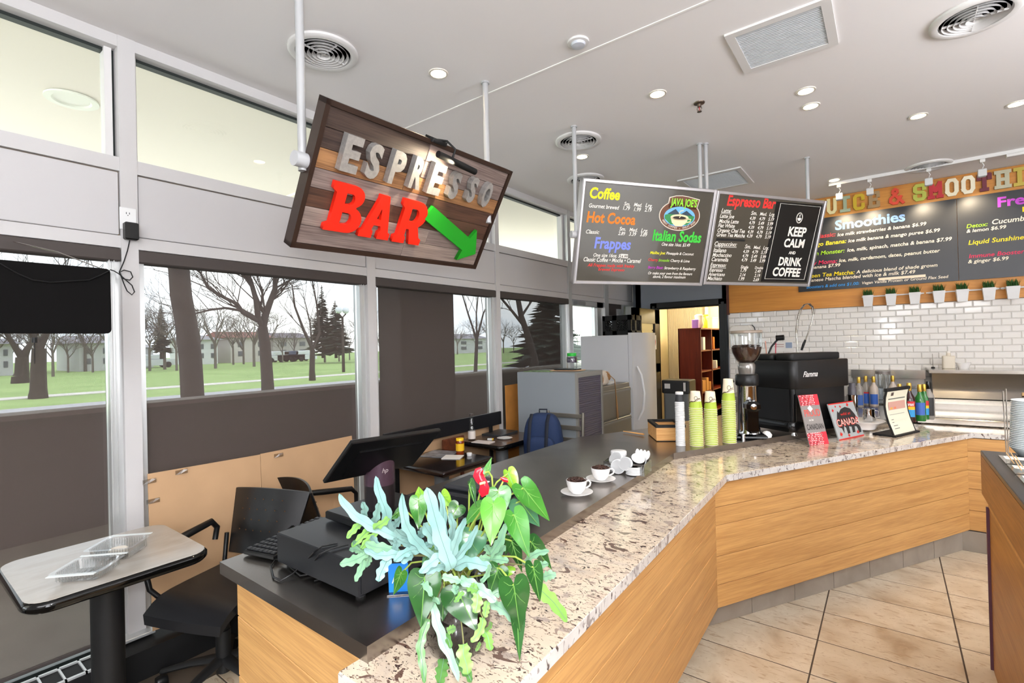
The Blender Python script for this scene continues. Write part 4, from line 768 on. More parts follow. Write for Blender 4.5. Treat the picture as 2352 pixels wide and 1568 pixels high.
# grass pots on white wall rails
PC = (718, 935, 1160, 1388, 1608, 1862, 2090)
XS = [Yp(1820 + x / 4.126, 690, 6.90).x for x in PC]
ORD = ['leftmost grass pot of the left wall rail', 'middle grass pot of the left wall rail', 'right grass pot of the left wall rail', 'left grass pot of the middle wall rail', 'centre grass pot of the middle wall rail', 'right grass pot of the middle wall rail', 'grass pot on the rail at the right photo edge']
for (a, b, lb) in ((XS[0] - .06, XS[2] + .08, 'left white wall rail holding three grass pots'), (XS[3] - .10, XS[5] + .09, 'middle white wall rail holding three grass pots'), (XS[6] - .09, XS[6] + .7, 'right white wall rail running out of the photo')):
    t = thing('wall_rail', lb, 'rail', (a, 6.93, 2.062), 0, 'white wall rails'); MB().cbox(0, b - a, -.006, .006, -.007, .007, .002).build('bar', WHITE, t)
    MB().box(.02, .035, 0, .037, -.01, .01).box(b - a - .035, b - a - .02, 0, .037, -.01, .01).build('bracket', WHITE, t)
POTG = mat('pot_grass', '#2f5a22', .7)
def grass_pot():
    t = thing('grass_pot', ORD[0], 'potted plant', (0, 0, 0), 0, 'grass pots on the wall rails')
    MB().add([(-.038, -.03, 0), (.038, -.03, 0), (.038, .03, 0), (-.038, .03, 0), (-.05, -.042, .125), (.05, -.042, .125), (.05, .042, .125), (-.05, .042, .125), (-.046, -.038, .125), (.046, -.038, .125), (.046, .038, .125), (-.046, .038, .125), (-.045, -.037, .11), (.045, -.037, .11), (.045, .037, .11), (-.045, .037, .11)],
        [(3, 2, 1, 0), (0, 1, 5, 4), (1, 2, 6, 5), (2, 3, 7, 6), (3, 0, 4, 7), (4, 5, 9, 8), (5, 6, 10, 9), (6, 7, 11, 10), (7, 4, 8, 11), (8, 9, 13, 12), (9, 10, 14, 13), (10, 11, 15, 14), (11, 8, 12, 15), (12, 13, 14, 15)]).build('pot', mat('pot_white', '#dcdcdc', .4), t)
    q = MB(); r2 = random.Random(5)
    for k in range(150):
        x, y = r2.uniform(-.04, .04), r2.uniform(-.03, .03); a = r2.uniform(0, 6.28); ln = r2.uniform(.05, .10); lean = r2.uniform(.1, .55) * ln; e = Vector((x + math.cos(a) * lean, y + math.sin(a) * lean, .11 + ln)); s_ = Vector((-math.sin(a), math.cos(a), 0)) * .0022
        m_ = Vector((x, y, .11)).lerp(e, .55) + Vector((0, 0, .012)); q.add([Vector((x, y, .11)) - s_, Vector((x, y, .11)) + s_, m_ + s_, m_ - s_, e], [(0, 1, 2, 3), (3, 2, 4)])
    o = q.build('grass', POTG, t); o['kind'] = 'stuff'; return t
g0 = grass_pot(); g0.location = (XS[0], 6.885, 1.948)
for k in range(1, 7): dup(g0, (XS[k], 6.885, 1.948), random.uniform(-.05, .05), ORD[k])

# ================================================================== COUNTER
HG, HS = .88, .92
t = thing('serving_counter', 'L-shaped oak plank counter with dark tile kick under granite and steel tops', 'counter', (0, 0, 0)); CT = t
G0, G1, G2 = Vector((-.655, .66)), Vector((-.722, 2.862)), Vector((.487, 5.010))   # outer edge of the granite
# front faces, set back a little from the granite edge
F0, F1, F2 = Vector((-.71, .70)), Vector((-.775, 2.826)), Vector((.452, 5.005)); F3 = Vector((2.1, 5.04))
def face_planks(A, B, zs, th=.02, nsplit=1):
    d = (B - A); ln = d.length; ang = math.atan2(d.y, d.x); M_ = Matrix.Translation((A.x, A.y, 0)) @ Matrix.Rotation(ang, 4, 'Z')
    for z0, z1 in zip(zs[:-1], zs[1:]):
        o = MB().cbox(0, ln, -.0, th, z0 + .0012, z1 - .0012, .002).build('plank', OAK, CT); o.matrix_world = M_
ZP = [.15, .275, .43, .60, .70, .838]
face_planks(F0, F1, [.15, .32, .47, .61, .74, .838]); face_planks(F1, F2, ZP); face_planks(F2, F3, [.15, .3, .46, .6, .74, .838])
EP0, EP1 = Vector((-1.765, .765)), Vector((-.71, .70)); face_planks(EP0, EP1, [.12, .34, .53, .73, .875])
K0, K1, K2, K3 = Vector((-.84, .80)), Vector((-.862, 2.875)), Vector((.404, 4.985)), Vector((2.1, 5.0))
body = [EP0 + Vector((.02, .03)), F0 + Vector((-.03, .03)), F1 + Vector((-.03, .01)), F2 + Vector((-.02, .05)), F3 + Vector((0, .05)), Vector((2.1, 5.3)), Vector((.1, 5.3)), Vector((-.72, 5.2)), Vector((-1.55, 3.7)), Vector((-1.8, 3.1))]
MB().prism([tuple(p_) for p_ in body], .15, .838).build('carcass', mat('carcass', '#5b4a38', .7), CT)
MB().prism([(-1.72, .82), tuple(K0 - Vector((.02, 0))), tuple(K1 - Vector((.02, 0))), tuple(K2 + Vector((-.02, .02))), tuple(K3 + Vector((0, .02))), (2.1, 5.2), (.1, 5.2), (-.7, 5.1), (-1.5, 3.7), (-1.74, 3.1)], 0, .15).build('plinth', mat('plinth', '#4a443d', .8), CT)
for A, B in ((K0, K1), (K1, K2), (K2, K3)):
    d = B - A; ln = d.length; M_ = Matrix.Translation((A.x, A.y, 0)) @ Matrix.Rotation(math.atan2(d.y, d.x), 4, 'Z'); n = max(1, round(ln / .33))
    for k in range(n): o = MB().cbox(ln * k / n + .002, ln * (k + 1) / n - .002, -.006, .006, .0, .149, .002).build('kick_tile', TILEG, CT); o.matrix_world = M_
gi = [(-1.02, .66), (-1.02, .80), (-1.085, 3.058), (.027, 5.29), (2.1, 5.33)]
P = [tuple(G0), tuple(G1), tuple(G2), (2.1, 5.02)] + list(reversed(gi))
o = MB().prism(P, .842, HG, ch=.0).build('granite_top', [GRAN], CT)
o = MB()
for A, B in ((G0, G1), (G1, G2), (G2, Vector((2.1, 5.02))), (Vector((-1.02, .66)), G0)):
    d = (B - A).normalized(); n_ = Vector((d.y, -d.x)); A2, B2 = A + n_ * .003, B + n_ * .003
    o.prism([tuple(A), tuple(A2), tuple(B2), tuple(B)], .843, HG - .003)
o.build('granite_edge', GRANE, CT)
SP = [(-1.79, .722), (-.99, .715), (-1.078, 3.058), (.03, 5.283), (.10, 5.33), (.0, 6.2), (-.95, 5.75), (-1.57, 3.80), (-1.85, 3.22), (-1.87, 2.3)]
solo('steel_worktop', MB().prism(SP, .8805, HS), [CSTEEL], 'dark brushed steel worktop running behind the granite ledge', 'worktop')
# steel sink bench at the far end with a raised rim
t = thing('steel_bench', 'stainless bench with raised rim behind the far end of the granite', 'bench', (.20, 5.34, 0))
MB().box(-.02, 1.9, .0, 1.2, .30, .86).build('cabinet', STEEL, t); MB().box(0, 1.9, -.0, 1.2, .86, .89).build('top', SSHINE, t)
MB().cbox(.02, 1.9, -.02, .02, .885, .935, .006).cbox(-.02, .02, -.02, 1.2, .885, .935, .006).build('rim', SSHINE, t)
for sx in (.05, 1.8):
    for sy in (.05, 1.1): MB().tube([(sx, sy, 0), (sx, sy, .30)], .02, 10).build('leg', STEEL, t)
t = thing('steel_prep_cabinet', 'brushed steel back cabinet with sloped front panel on the bench against the tiles', 'cabinet', (.345, 6.52, 0))
MB().add([(0, -.02, .985), (1.8, -.02, .985), (1.8, .12, 1.235), (0, .12, 1.235)], [(0, 1, 2, 3)]).box(0, 1.8, .12, .47, .97, 1.23).build('sloped_panel', STEEL, t)
MB().box(-.03, 1.8, -.10, .47, 1.235, 1.265).build('top_shelf', SSHINE, t); MB().box(-.03, 1.8, -.08, .0, .935, .98).build('lower_rail', SSHINE, t); MB().box(-.03, 1.8, .0, .47, .0, .97).build('base', STEEL, t)
MB().box(.63, .73, -.012, .008, 1.03, 1.06).build('label_plate', mat('label_bronze', '#9a7b55', .3, .8), t)
t = thing('steel_wall_shelf', 'shiny steel shelf on the tiled wall behind the bottles', 'shelf', (-.34, 6.74, 0))
MB().cbox(0, .64, 0, .25, 1.215, 1.245, .004).box(0, .64, -.008, .0, 1.155, 1.245).build('board', SSHINE, t); MB().box(0, .64, .235, .255, .93, 1.16).build('back_plate', STEEL, t)
q = MB()
for k in range(4): q = MB().box(.02 + k * .15, .13 + k * .15, .12, .22, .98, 1.10); solo('dark_container', q, mat('dark_container_%d' % (k % 2), ('#2a2a2c', '#8f959c')[k % 2], .4), ['black square tub below the steel shelf, far left', 'grey square tub below the steel shelf beside the black one', 'black square tub below the steel shelf, near its middle', 'grey square tub below the right end of the steel shelf'][k], 'box', (-.34, 6.6, -.055 + .0), 0, 'tubs under the steel shelf')
solo('back_worktop', MB().box(-1.6, .18, 6.45, 6.99, .88, .92).box(-1.6, .18, 6.5, 6.99, 0, .88), STEEL, 'plain steel back worktop under the tiles, behind the coffee machine', 'worktop')

# ------------------------------------------------------------------ cups
CUPC = mat('cup_cream', '#efe3c8', .5); CUPG = mat('cup_green', '#a9bf3f', .5); CUPR = mat('cup_rim', '#f3ead2', .5); CUPW = mat('cup_white', '#dadada', .5); CUPK = mat('cup_black', '#262628', .5)
def cup_mesh(rt, rb, h, mats, green=.55):
    q = MB(); n = 20      # mouth down: wide rim at z=0
    q.lathe([(rt, .0), (rt + .0025, .0022), (rt, .0045)], n, 0); q.lathe([(rt - .0008, .0045), (rt - .0008 + (rb - rt) * green, h * green)], n, 1); q.lathe([(rt - .0008 + (rb - rt) * green, h * green), (rb, h), (rb - .003, h), (rb - .004, h - .006), (.0001, h - .006)], n, 2)
    return q.mesh('paper_cup', mats, 50)
def stack(name, px, py, n, pitch, rt, rb, h, mats, lb, toplb, grp, green=.55, tilt=0):
    b = Z(px, py, HS); me = cup_mesh(rt, rb, h, mats, green); r2 = random.Random(px)
    for k in range(n):
        o = bpy.data.objects.new(name, me); COL.objects.link(o); o.location = (b.x + r2.uniform(-.0006, .0006) + tilt * k * .0002, b.y + .02, HS + k * pitch); tagp(o, lb if k < n - 1 else toplb, 'cup', grp)
    return o
ztop = [1.300, 1.290, 1.291, 1.365]
s1 = stack('espresso_cup', 1561, 1024, 27, .0108, .0300, .0235, .055, [CUPW, CUPW, CUPW], 'small white paper cup in the leftmost, all-white stack', 'uppermost small white paper cup of the all-white stack', 'small white paper cups in the leftmost stack')
bx = s1.location; t = solo('espresso_cup', MB().lathe([(.0265, 0), (.029, .002), (.0235, .048), (.0225, .048)], 20, 0).lathe([(.0235, .048), (.0255, .050), (.0255, .064), (.022, .066), (.0001, .066)], 20, 1), [CUPK, PLW], 'black paper cup with a white lid crowning the all-white stack', 'cup', (bx.x, bx.y, HS + 27 * .0108 - .0), smooth=50)
s2 = stack('paper_cup', 1598, 1024, 22, .0118, .0425, .030, .112, [CUPR, CUPG, CUPC], 'green banded paper cup in the second stack from the left', 'topmost cream ended cup of the second stack from the left', 'green paper cups, second stack from the left', .42)
s3 = stack('paper_cup', 1632, 1022, 21, .0118, .0415, .030, .118, [CUPR, CUPG, CUPC], 'green banded paper cup in the third stack from the left', 'topmost cup of the third stack from the left, with a brown band', 'green paper cups, third stack from the left', .42)
s4 = stack('paper_cup', 1674, 1017, 24, .0122, .0435, .030, .150, [CUPR, CUPG, CUPC], 'green banded tall paper cup in the stack against the grinder', 'topmost cup of the tallest stack, against the grinder', 'tall paper cups in the tallest stack', .38)
for s_, h in ((s2, .112), (s3, .118), (s4, .150)):   # printed swirl and round mark on the top cup of each stack
    f = h * .40; q = MB(); R1 = lambda z: .0435 - (.0135) * z / h + .0006
    for a0, a1, w_, z0_, z1_ in ((-2.6, -.4, .002, .3, .62), (-2.4, -.2, .0014, .36, .56)):
        q.tube([(R1(h * (z0_ + (z1_ - z0_) * k / 10)) * math.cos(a0 + (a1 - a0) * k / 10), R1(h * (z0_ + (z1_ - z0_) * k / 10)) * math.sin(a0 + (a1 - a0) * k / 10), h * (z0_ + (z1_ - z0_) * k / 10) + .004 * math.sin(k)) for k in range(11)], w_, 5)
    for ac in (-1.2,):
        q.tube([(R1(h * .62) * math.cos(ac + .28 * math.cos(k * PI / 8)), R1(h * .62) * math.sin(ac + .28 * math.cos(k * PI / 8)), h * (.62 + .10 * math.sin(k * PI / 8))) for k in range(16)], .0013, 5, closed=True)
    q.build('printed_swirl', mat('cup_print_brown', '#4a352c', .5), s_)
# two coffee cups full of beans
BEAN = mat('coffee_beans', '#3a2118', .35, var=.3, vscale=80)
def beans(q, c, R, n, seed, dome=.0): 
    r2 = random.Random(seed)
    for k in range(n):
        a, r_ = r2.uniform(0, 6.28), R * math.sqrt(r2.random()); x, y = r_ * math.cos(a), r_ * math.sin(a); z = c[2] + dome * (1 - (r_ / R) ** 2) + r2.uniform(-.002, .003)
        o = len(q.v); q.ball((0, 0, 0), .0052, 6, 4); M_ = Matrix.Translation((c[0] + x, c[1] + y, z)) @ Matrix.Rotation(r2.uniform(0, 6), 4, 'Z') @ Matrix.Rotation(r2.uniform(-.8, .8), 4, 'X') @ Matrix.Diagonal((1.1, .8, .6, 1)).to_4x4()
        for i in range(o, len(q.v)): q.v[i] = tuple(M_ @ Vector(q.v[i]))
def coffee_cup(px, py, lbs, handle_a):
    b = Z(px, py, HS); s_ = solo('saucer', MB().lathe([(.0001, .004), (.030, .0), (.036, .0), (.040, .004), (.070, .014), (.074, .017), (.071, .018), (.045, .009), (.0001, .008)], 36), CERAM, lbs[0], 'saucer', (b.x, b.y, HS), 0, 'white saucers on the steel top', 60)
    t = thing('coffee_cup', lbs[1], 'cup', (b.x, b.y, HS + .009), handle_a, 'white cups full of coffee beans')
    MB().lathe([(.0001, .0), (.024, .0), (.026, .003), (.040, .020), (.0465, .045), (.048, .060), (.0465, .061), (.0445, .045), (.037, .02), (.0001, .008)], 36).build('bowl', CERAM, t, 60)
    MB().tube([(.045, 0, .05), (.06, 0, .052), (.069, 0, .042), (.065, 0, .028), (.05, 0, .02), (.041, 0, .019)], .0042, 8).build('handle', CERAM, t, 60)
    q = MB().lathe([(.0001, .060), (.0448, .054)], 24); beans(q, (0, 0, .0585), .041, 150, int(px), .008); o = q.build('coffee_beans', BEAN, t, 60); o['kind'] = 'stuff'
coffee_cup(1325, 1136, ('saucer under the nearer cup of beans', 'nearer white cup heaped with coffee beans on the steel top'), .9); coffee_cup(1380, 1105, ('saucer under the farther cup of beans', 'farther white cup heaped with coffee beans beside the lids'), .75)
# tray of lids, cups and spoons
b = Z(1440, 1083, HS); t = thing('clear_tray', 'clear tray of white lids and plastic spoons on the steel top', 'tray', (b.x, b.y + .01, HS), .12)
q = MB()
for (x0, x1, y0, y1) in ((-.11, .11, -.07, -.067), (-.11, .11, .067, .07), (-.11, -.107, -.07, .07), (.107, .11, -.07, .07)): q.box(x0, x1, y0, y1, .002, .06)
q.box(-.11, .11, -.07, .07, 0, .003).build('tray_shell', CLAM, t)
def lid_pack(loc, n, label, rot=(0, 0, 0), r=.042, p=.007, grp='stacks of white lids in the clear tray'):
    q = MB()
    for k in range(n): q.lathe([(r - .004, k * p), (r, k * p + .001), (r, k * p + p * .7), (r - .003, k * p + p * .9)], 24)
    q.lathe([(.0001, n * p), (r - .003, n * p)], 24); o = solo('lid_stack', q, PLW, label, 'lid', loc, 0, grp, 60); o.rotation_euler = rot
lid_pack((b.x - .07, b.y - .02, HS + .004), 5, 'short stack of white lids at the left end of the tray'); lid_pack((b.x + .055, b.y - .035, HS + .004), 6, 'stack of white lids at the front right of the tray')
lid_pack((b.x - .04, b.y - .02, HS + .055), 5, 'tilted stack of white lids on top of the tray', (.75, -.5, .3), .038); lid_pack((b.x + .02, b.y - .05, HS + .055), 3, 'white lids leaning forward over the tray edge', (1.25, .35, 0), .036)
lid_pack((b.x - .02, b.y - .065, HS + .04), 2, 'pair of white lids standing on edge at the tray front', (1.45, -.3, .4), .038)
t2 = thing('sugar_bowl', 'black bowl with a white lid behind the lid stacks', 'bowl', (b.x - .062, b.y + .035, HS + .045)); MB().lathe([(.033, 0), (.040, .004), (.042, .026), (.041, .030)], 28).build('bowl', BLKG, t2, 50); MB().lathe([(.042, .030), (.043, .034), (.043, .052), (.040, .055), (.0001, .056)], 28).build('lid', PLW, t2, 50)
t2 = thing('black_canister', 'black canister lying tilted in the right half of the tray', 'canister', (b.x + .045, b.y + .02, HS + .035)); t2.rotation_euler = (.5, .35, .2); MB().lathe([(.036, 0), (.040, .005), (.040, .05), (.037, .055)], 28).build('body', BLKG, t2, 50); MB().lathe([(.0001, .058), (.036, .056)], 24).build('lid', PLW, t2)
for k in range(4):
    x = b.x + .055 + k * .013; q = MB().lathe([(.0001, -.026), (.008, -.02), (.0135, -.004), (.012, .012), (.005, .024), (.0001, .026)], 16)
    for i in range(len(q.v)): v = q.v[i]; q.v[i] = (v[0], v[1] * .30, v[2])
    q.tube([(0, 0, -.024), (0, .002, -.09)], [.0035, .0025], 6)
    o = solo('plastic_spoon', q, PLW, ['leftmost upright white plastic spoon in the tray', 'second white plastic spoon from the left in the tray', 'third white plastic spoon from the left in the tray', 'rightmost white plastic spoon in the tray'][k], 'spoon', (x, b.y + .02 + k * .012, HS + .10 - .004 * k), 0, 'white plastic spoons in the tray', 60); o.rotation_euler = (-.25, .12 * (k - 1), .1)
# wooden caddy box, spatula
wb = Z(1508, 1014, HS); t = thing('wooden_caddy', 'pale wooden box with a black rim left of the cup stacks', 'box', (wb.x, wb.y, HS), .58); PINE = wood('pine_box', '#ddab6d', '#c58c4d', .55, 0, 5)
q = MB(); a_ = .285; b_ = .20; h_ = .095
MB().box(0, b_, 0, .012, .006, h_).build('side', PINE, t); MB().box(0, b_, a_ - .012, a_, .006, h_).build('side', PINE, t); MB().box(0, .012, .012, a_ - .012, .006, h_).build('side', PINE, t); MB().box(b_ - .012, b_, .012, a_ - .012, .006, h_).build('side', PINE, t)
MB().box(.01, b_ - .01, .01, a_ - .01, .0, .012).build('base', BLKM, t)
MB().box(-.002, b_ + .002, -.002, .022, h_, h_ + .018).box(-.002, b_ + .002, a_ - .022, a_ + .002, h_, h_ + .018).box(-.002, .022, .022, a_ - .022, h_, h_ + .018).box(b_ - .022, b_ + .002, .022, a_ - .022, h_, h_ + .018).build('rim', BLKM, t)
MB().box(.013, b_ - .013, .013, a_ - .013, .06, .072).build('contents', mat('caddy_contents', '#6b3a28', .6), t)
A = Z(1432, 990, HS + .012); B = Z(1478, 997, HS + .012); q = MB().tube([A, A.lerp(B, .6), B], [.006, .010, .013], 8, flat=.5); q.v = [tuple(Vector(v) - A) for v in q.v]; solo('wooden_spatula', q, PINE, 'pale wooden spatula lying left of the wooden box', 'spatula', tuple(A), smooth=50)
# ------------------------------------------------------------------ grinder
g = Z(1716, 1008, HS); t = thing('coffee_grinder', 'coffee grinder with a clear hopper of beans and chromed body', 'grinder', (g.x - .005, g.y + .07, HS), .45); dd = 1
MB().cbox(-.10, .10, -.10, .15, .0, .035, .012).build('base', BLKG, t); MB().lathe([(.075, .035), (.068, .06), (.066, .36), (.07, .37)], 32).build('body', CHROME, t, 50)
MB().lathe([(.074, .37), (.078, .38), (.078, .44), (.068, .45)], 32).build('collar', BLK, t, 50); MB().lathe([(.052, .45), (.058, .49), (.058, .515), (.048, .53)], 28).build('throat', mat('hopper_neck', '#8e8a85', .2, .6), t, 50)
MB().lathe([(.048, .525), (.070, .55), (.093, .60), (.102, .64), (.104, .74)], 36).build('hopper', JARG, t, 60)
q = MB().lathe([(.0001, .528), (.044, .53), (.066, .555), (.089, .60), (.097, .64), (.0001, .655)], 30); beans(q, (0, 0, .648), .090, 220, 8, .006); o = q.build('coffee_beans', BEAN, t, 60); o['kind'] = 'stuff'
MB().lathe([(.104, .738), (.108, .74), (.108, .752), (.10, .757), (.0001, .757)], 36).build('hopper_lid', mat('smoked_lid', '#8d7f70', .25), t, 50)
MB().cbox(-.035, .035, -.13, -.055, .05, .24, .014).cbox(-.045, .045, -.15, -.06, .20, .27, .02).build('dosing_chute', BLKG, t); MB().lathe([(.018, 0), (.020, .006), (.0001, .008)], 20, X=Matrix.Translation((0, -.151, .235)) @ Matrix.Rotation(PI / 2, 4, 'X')).build('badge', CHROME, t)
MB().tube([(-.09, .02, .40), (-.13, 0, .37), (-.13, -.02, .30)], .014, 8).build('lever', BLK, t, 60); MB().lathe([(.012, 0), (.014, .04), (.012, .045)], 12, c=(-.06, -.11, .0)).build('foot', CHROME, t)
solo('portafilter_cloth', MB().lathe([(.03, 0), (.035, .02), (.02, .04), (.0001, .045)], 10), CERAM, 'small crumpled white cloth beside the grinder foot', 'cloth', (g.x + .10, g.y + .14, HS), smooth=60)
# ------------------------------------------------------------------ espresso machine (long side parallel to the counter)
mo = Z(1842, 1001, .94); ang = math.atan2(.473, .278); t = thing('espresso_machine', 'large black two-group coffee machine standing behind the card signs', 'coffee machine', (mo.x - .045, mo.y + .035, HS), ang)
# local x along the long visible side (away), local y towards the staff side (left in the photo)
ML = .575; MW = .40
MB().rbox(.0, ML, .02, MW, .085, .34, .03, 6).build('lower_body', mat('machine_black', '#0d0d0e', .42), t, 50)
q = MB().rbox(-.01, ML + .012, -.012, MW + .015, .335, .535, .045, 8, ch=.006); q.build('upper_body', mat('machine_black', ''), t, 50)
MB().rbox(-.015, ML, -.0, MW, .03, .105, .045, 8, ch=.006).build('drip_base', mat('machine_gloss', '#0b0b0c', .2), t, 50)
MB().rbox(.0, .045, .01, .055, .10, .34, .02, 6).build('corner_post', mat('machine_gloss', ''), t, 50)
for (x0, x1) in ((.01, .235), (.255, ML - .01)): pass
q = MB(); q.rbox(.02, ML - .03, .03, .17, .535, .585, .03, 6, ch=.008).build('cup_tray', BLKM, t, 50); q = MB(); q.rbox(.02, ML - .03, .19, MW - .01, .535, .578, .03, 6, ch=.008).build('cup_tray', BLKM, t, 50)
for x in (.04, ML - .06):
    for y in (.04, MW - .05): MB().lathe([(.018, .0), (.022, .004), (.016, .02), (.016, .035)], 16, c=(x, y, 0)).build('foot', CHROME, t, 50)
Mx = Matrix.Rotation(PI / 2, 4, 'X'); Mx.translation = (0, -.0135, 0); text('Fiamma', mat('machine_script', '#e8e6e2', .4), t, (.075, .225, .42, .460, .0, Mx), 'lettering', .45, .012, .0012)
MB().tube([(.10, .30, .33), (.06, .34, .30), (.02, .42, .27)], .012, 10).build('portafilter_handle', BLK, t, 60)
# faucet, dispenser, wall bits
fy = 6.55; a = Yp(1834, 800, fy); b = Yp(1829, 765, fy); t = thing('pull_down_faucet', 'tall spring-neck chrome faucet rising behind the coffee machine', 'faucet', (a.x, fy, .92))
MB().lathe([(.03, 0), (.03, .02), (.014, .03), (.014, .30)], 16).build('base', CHROME, t, 50)
pts = [(1833, 815), (1831, 790), (1829, 765), (1832, 735), (1838, 712), (1848, 699), (1858, 697), (1866, 705), (1868, 722), (1863, 745), (1855, 768), (1850, 780)]
P = [Yp(x, y, fy) - Vector((a.x, fy, .92)) for x, y in pts]; P[0].z = min(P[0].z, .5)
MB().tube([Vector((P[0].x, 0, .25))] + P, .007, 8).build('hose', SSHINE, t, 60)
q = MB(); n = 150; 
for i in range(n):
    pass
def along(P, s_):
    k = s_ * (len(P) - 1); i = min(int(k), len(P) - 2); return P[i].lerp(P[i + 1], k - i)
PS = P[2:9]; H_ = [along(PS, i / 299) + Vector((math.cos(i * 1.25) * .014, math.sin(i * 1.25) * .014, 0)) for i in range(300)]; MB().tube(H_, .0022, 4).build('spring', CHROME, t)
MB().tube([P[-1], Yp(1845, 792, fy) - Vector((a.x, fy, .92)), Yp(1841, 804, fy) - Vector((a.x, fy, .92))], [.011, .014, .012], 10).build('spray_handle', BLK, t, 60)
p = Yp(1705, 782, 6.88); t = thing('paper_towel_dispenser', 'rounded off-white paper towel dispenser on the tiled wall above the grinder', 'dispenser', (p.x, 6.985, 1.48))
cp = [(-.14, 0), (.14, 0), (.14, .22), (.125, .28), (.10, .31), (-.10, .31), (-.125, .28), (-.14, .22)]
Mt = Matrix.Rotation(PI / 2, 4, 'X'); MB().prism(cp, .0, .20, X=Mt, ch=.01).build('cover', mat('dispenser_white', '#dedad2', .3), t); MB().prism([(x * 1.04, y * 1.02) for x, y in cp], .0, .03, X=Mt).build('back_plate', DGREY, t)
text('Tork', DGREY, t, (-.03, .04, .17, None, .2005, Mt), 'lettering', .3, .01, .0006)
q = MB(); A = Yp(1770, 803, 6.6); pts = [(1766, 810), (1772, 796), (1782, 784), (1790, 776)]; P = [Yp(x, y, 6.6) for x, y in pts]; t = thing('hanging_brush', 'black brush with a curved handle standing behind the coffee machine', 'brush', (P[0].x, 6.6, .92))
MB().tube([Vector((.01, 0, .05))] + [v - Vector((P[0].x, 6.6, .92)) for v in P], .011, 8).build('handle', DGREY, t, 60)
e = P[-1] - Vector((P[0].x, 6.6, .92)); MB().tube([e + Vector((-.035, 0, -.0)), e + Vector((.05, 0, .005))], .032, 14).build('head', BLKM, t, 60)
for k, (x0, y0, x1, y1, c, lb) in enumerate(((1766, 806, 1758, 783, '#e8a48e', 'pale pink straw leaning behind the machine'), (1776, 803, 1782, 787, '#d0455a', 'red marker standing behind the machine'))):
    A = Yp(x0, y0, 6.62); B = Yp(x1, y1, 6.62); q = MB().tube([Vector((0, 0, 0)), B - Vector((A.x, A.y, .92))], .006, 8); solo('drinking_straw' if k == 0 else 'marker_pen', q, mat('stick_%d' % k, c, .5), lb, 'straw' if k == 0 else 'pen', (A.x, A.y, .92), smooth=50)
p = Yp(1800, 790, 6.97); t = thing('wall_notice', 'small white notice on the tiles behind the black brush', 'notice', (p.x, 6.982, p.z)); MB().box(-.13, .10, -.003, 0, -.09, .03).build('sheet', PAPER, t); MB().box(.02, .09, -.004, -.003, -.05, .02).build('picture', mat('notice_picture', '#8f9fb8', .7), t); MB().box(-.11, .0, -.004, -.003, -.01, .0).box(-.11, .0, -.004, -.003, -.035, -.027).build('print_line', mat('notice_print', '#b58f8f', .7), t)
# ------------------------------------------------------------------ card signs on the granite
def leaning_card(px0, py0, px1, py1, h, w_, lean, name, lb):
    A = Z(px0, py0, HG); B = Z(px1, py1, HG); d = (B - A).normalized(); n_ = Vector((d.y, -d.x, 0)); v = (Vector((0, 0, 1)) * math.cos(lean) - n_ * math.sin(lean)); nn = d.cross(v)
    M_ = Matrix((d, v, nn)).transposed().to_4x4(); M_.translation = A + Vector((0, 0, .001)); t = thing(name, lb, 'sign', matrix=M_); return t, (B - A).length
CREDP = mat('card_red', '#cf2f3f', .6); CGRY = mat('card_grey', '#8a8481', .6); CSLV = mat('card_silver', '#a3a8a8', .6); CRED = mat('card_leaf_red', '#c92a22', .6); CBLK = mat('card_black', '#262323', .6)
t, cw = leaning_card(1860, 1024, 1904, 1019, .355, .13, .24, 'proud_canadian_plaque', 'tall narrow PROUD to be CANADIAN plaque with red polka-dot ends'); ch_ = .345
MB().box(0, cw, 0, ch_, -.006, 0).build('plaque', CGRY, t)
for y0, y1 in ((0, .085), (ch_ - .075, ch_)): MB().box(0, cw, y0, y1, 0, .0008).build('dotted_band', CREDP, t)
dm = MB().lathe([(.0047, 0), (.0001, 0)], 8).mesh('white_dot', PAPER)
for y0, y1 in ((0, .085), (ch_ - .075, ch_)):
    j = 0; y = y0 + .006
    while y < y1 - .003:
        for i in range(9):
            x = .006 + i * .0145 + (.007 if j % 2 else 0)
            if x < cw - .004: o = bpy.data.objects.new('white_dot', dm); COL.objects.link(o); o.parent = t; o.location = (x, y, .0013)
        y += .0125; j += 1
text('PROUD', mat('card_coral', '#d8554a', .6), t, (.018, cw - .014, .195, .245, .001), 'lettering', 0, .01, .0003); text('to be', PAPER, t, (.045, .085, .165, None, .001), 'lettering', .2, .01, .0003); text('CANADIAN', CBLK, t, (.012, cw - .012, .105, .145, .001), 'lettering', 0, .005, .0003)
MB().box(.0, .034, .0, .034, .0015, .0025, X=Matrix.Translation((.072, .225, 0)) @ Matrix.Rotation(.6, 4, 'Z')).build('price_tag', PAPER, t); MB().tube([(.035, ch_ - .005, .002), (.06, ch_ - .035, .003), (.075, ch_ - .05, .003), (.085, ch_ - .03, .003), (.10, ch_ - .01, .002)], .0018, 5).build('ribbon', CRED, t)
LEAF = [(0, -.5), (.06, -.15), (.42, -.22), (.34, -.05), (.55, .12), (.3, .2), (.33, .38), (.14, .26), (0, .62), (-.14, .26), (-.33, .38), (-.3, .2), (-.55, .12), (-.34, -.05), (-.42, -.22), (-.06, -.15)]
t, cw = leaning_card(1928, 1012, 1985, 1000, .26, .3, .28, 'canada_bear_plaque', 'silver CANADA plaque with a black bear and red maple leaves'); ch_ = .262; sx_, sy_ = cw, ch_
MB().box(0, cw, 0, ch_, -.008, 0).build('plaque', CSLV, t); MB().box(0, cw, 0, .008, 0, .0006).box(0, cw, ch_ - .008, ch_, 0, .0006).build('red_edge', CRED, t)
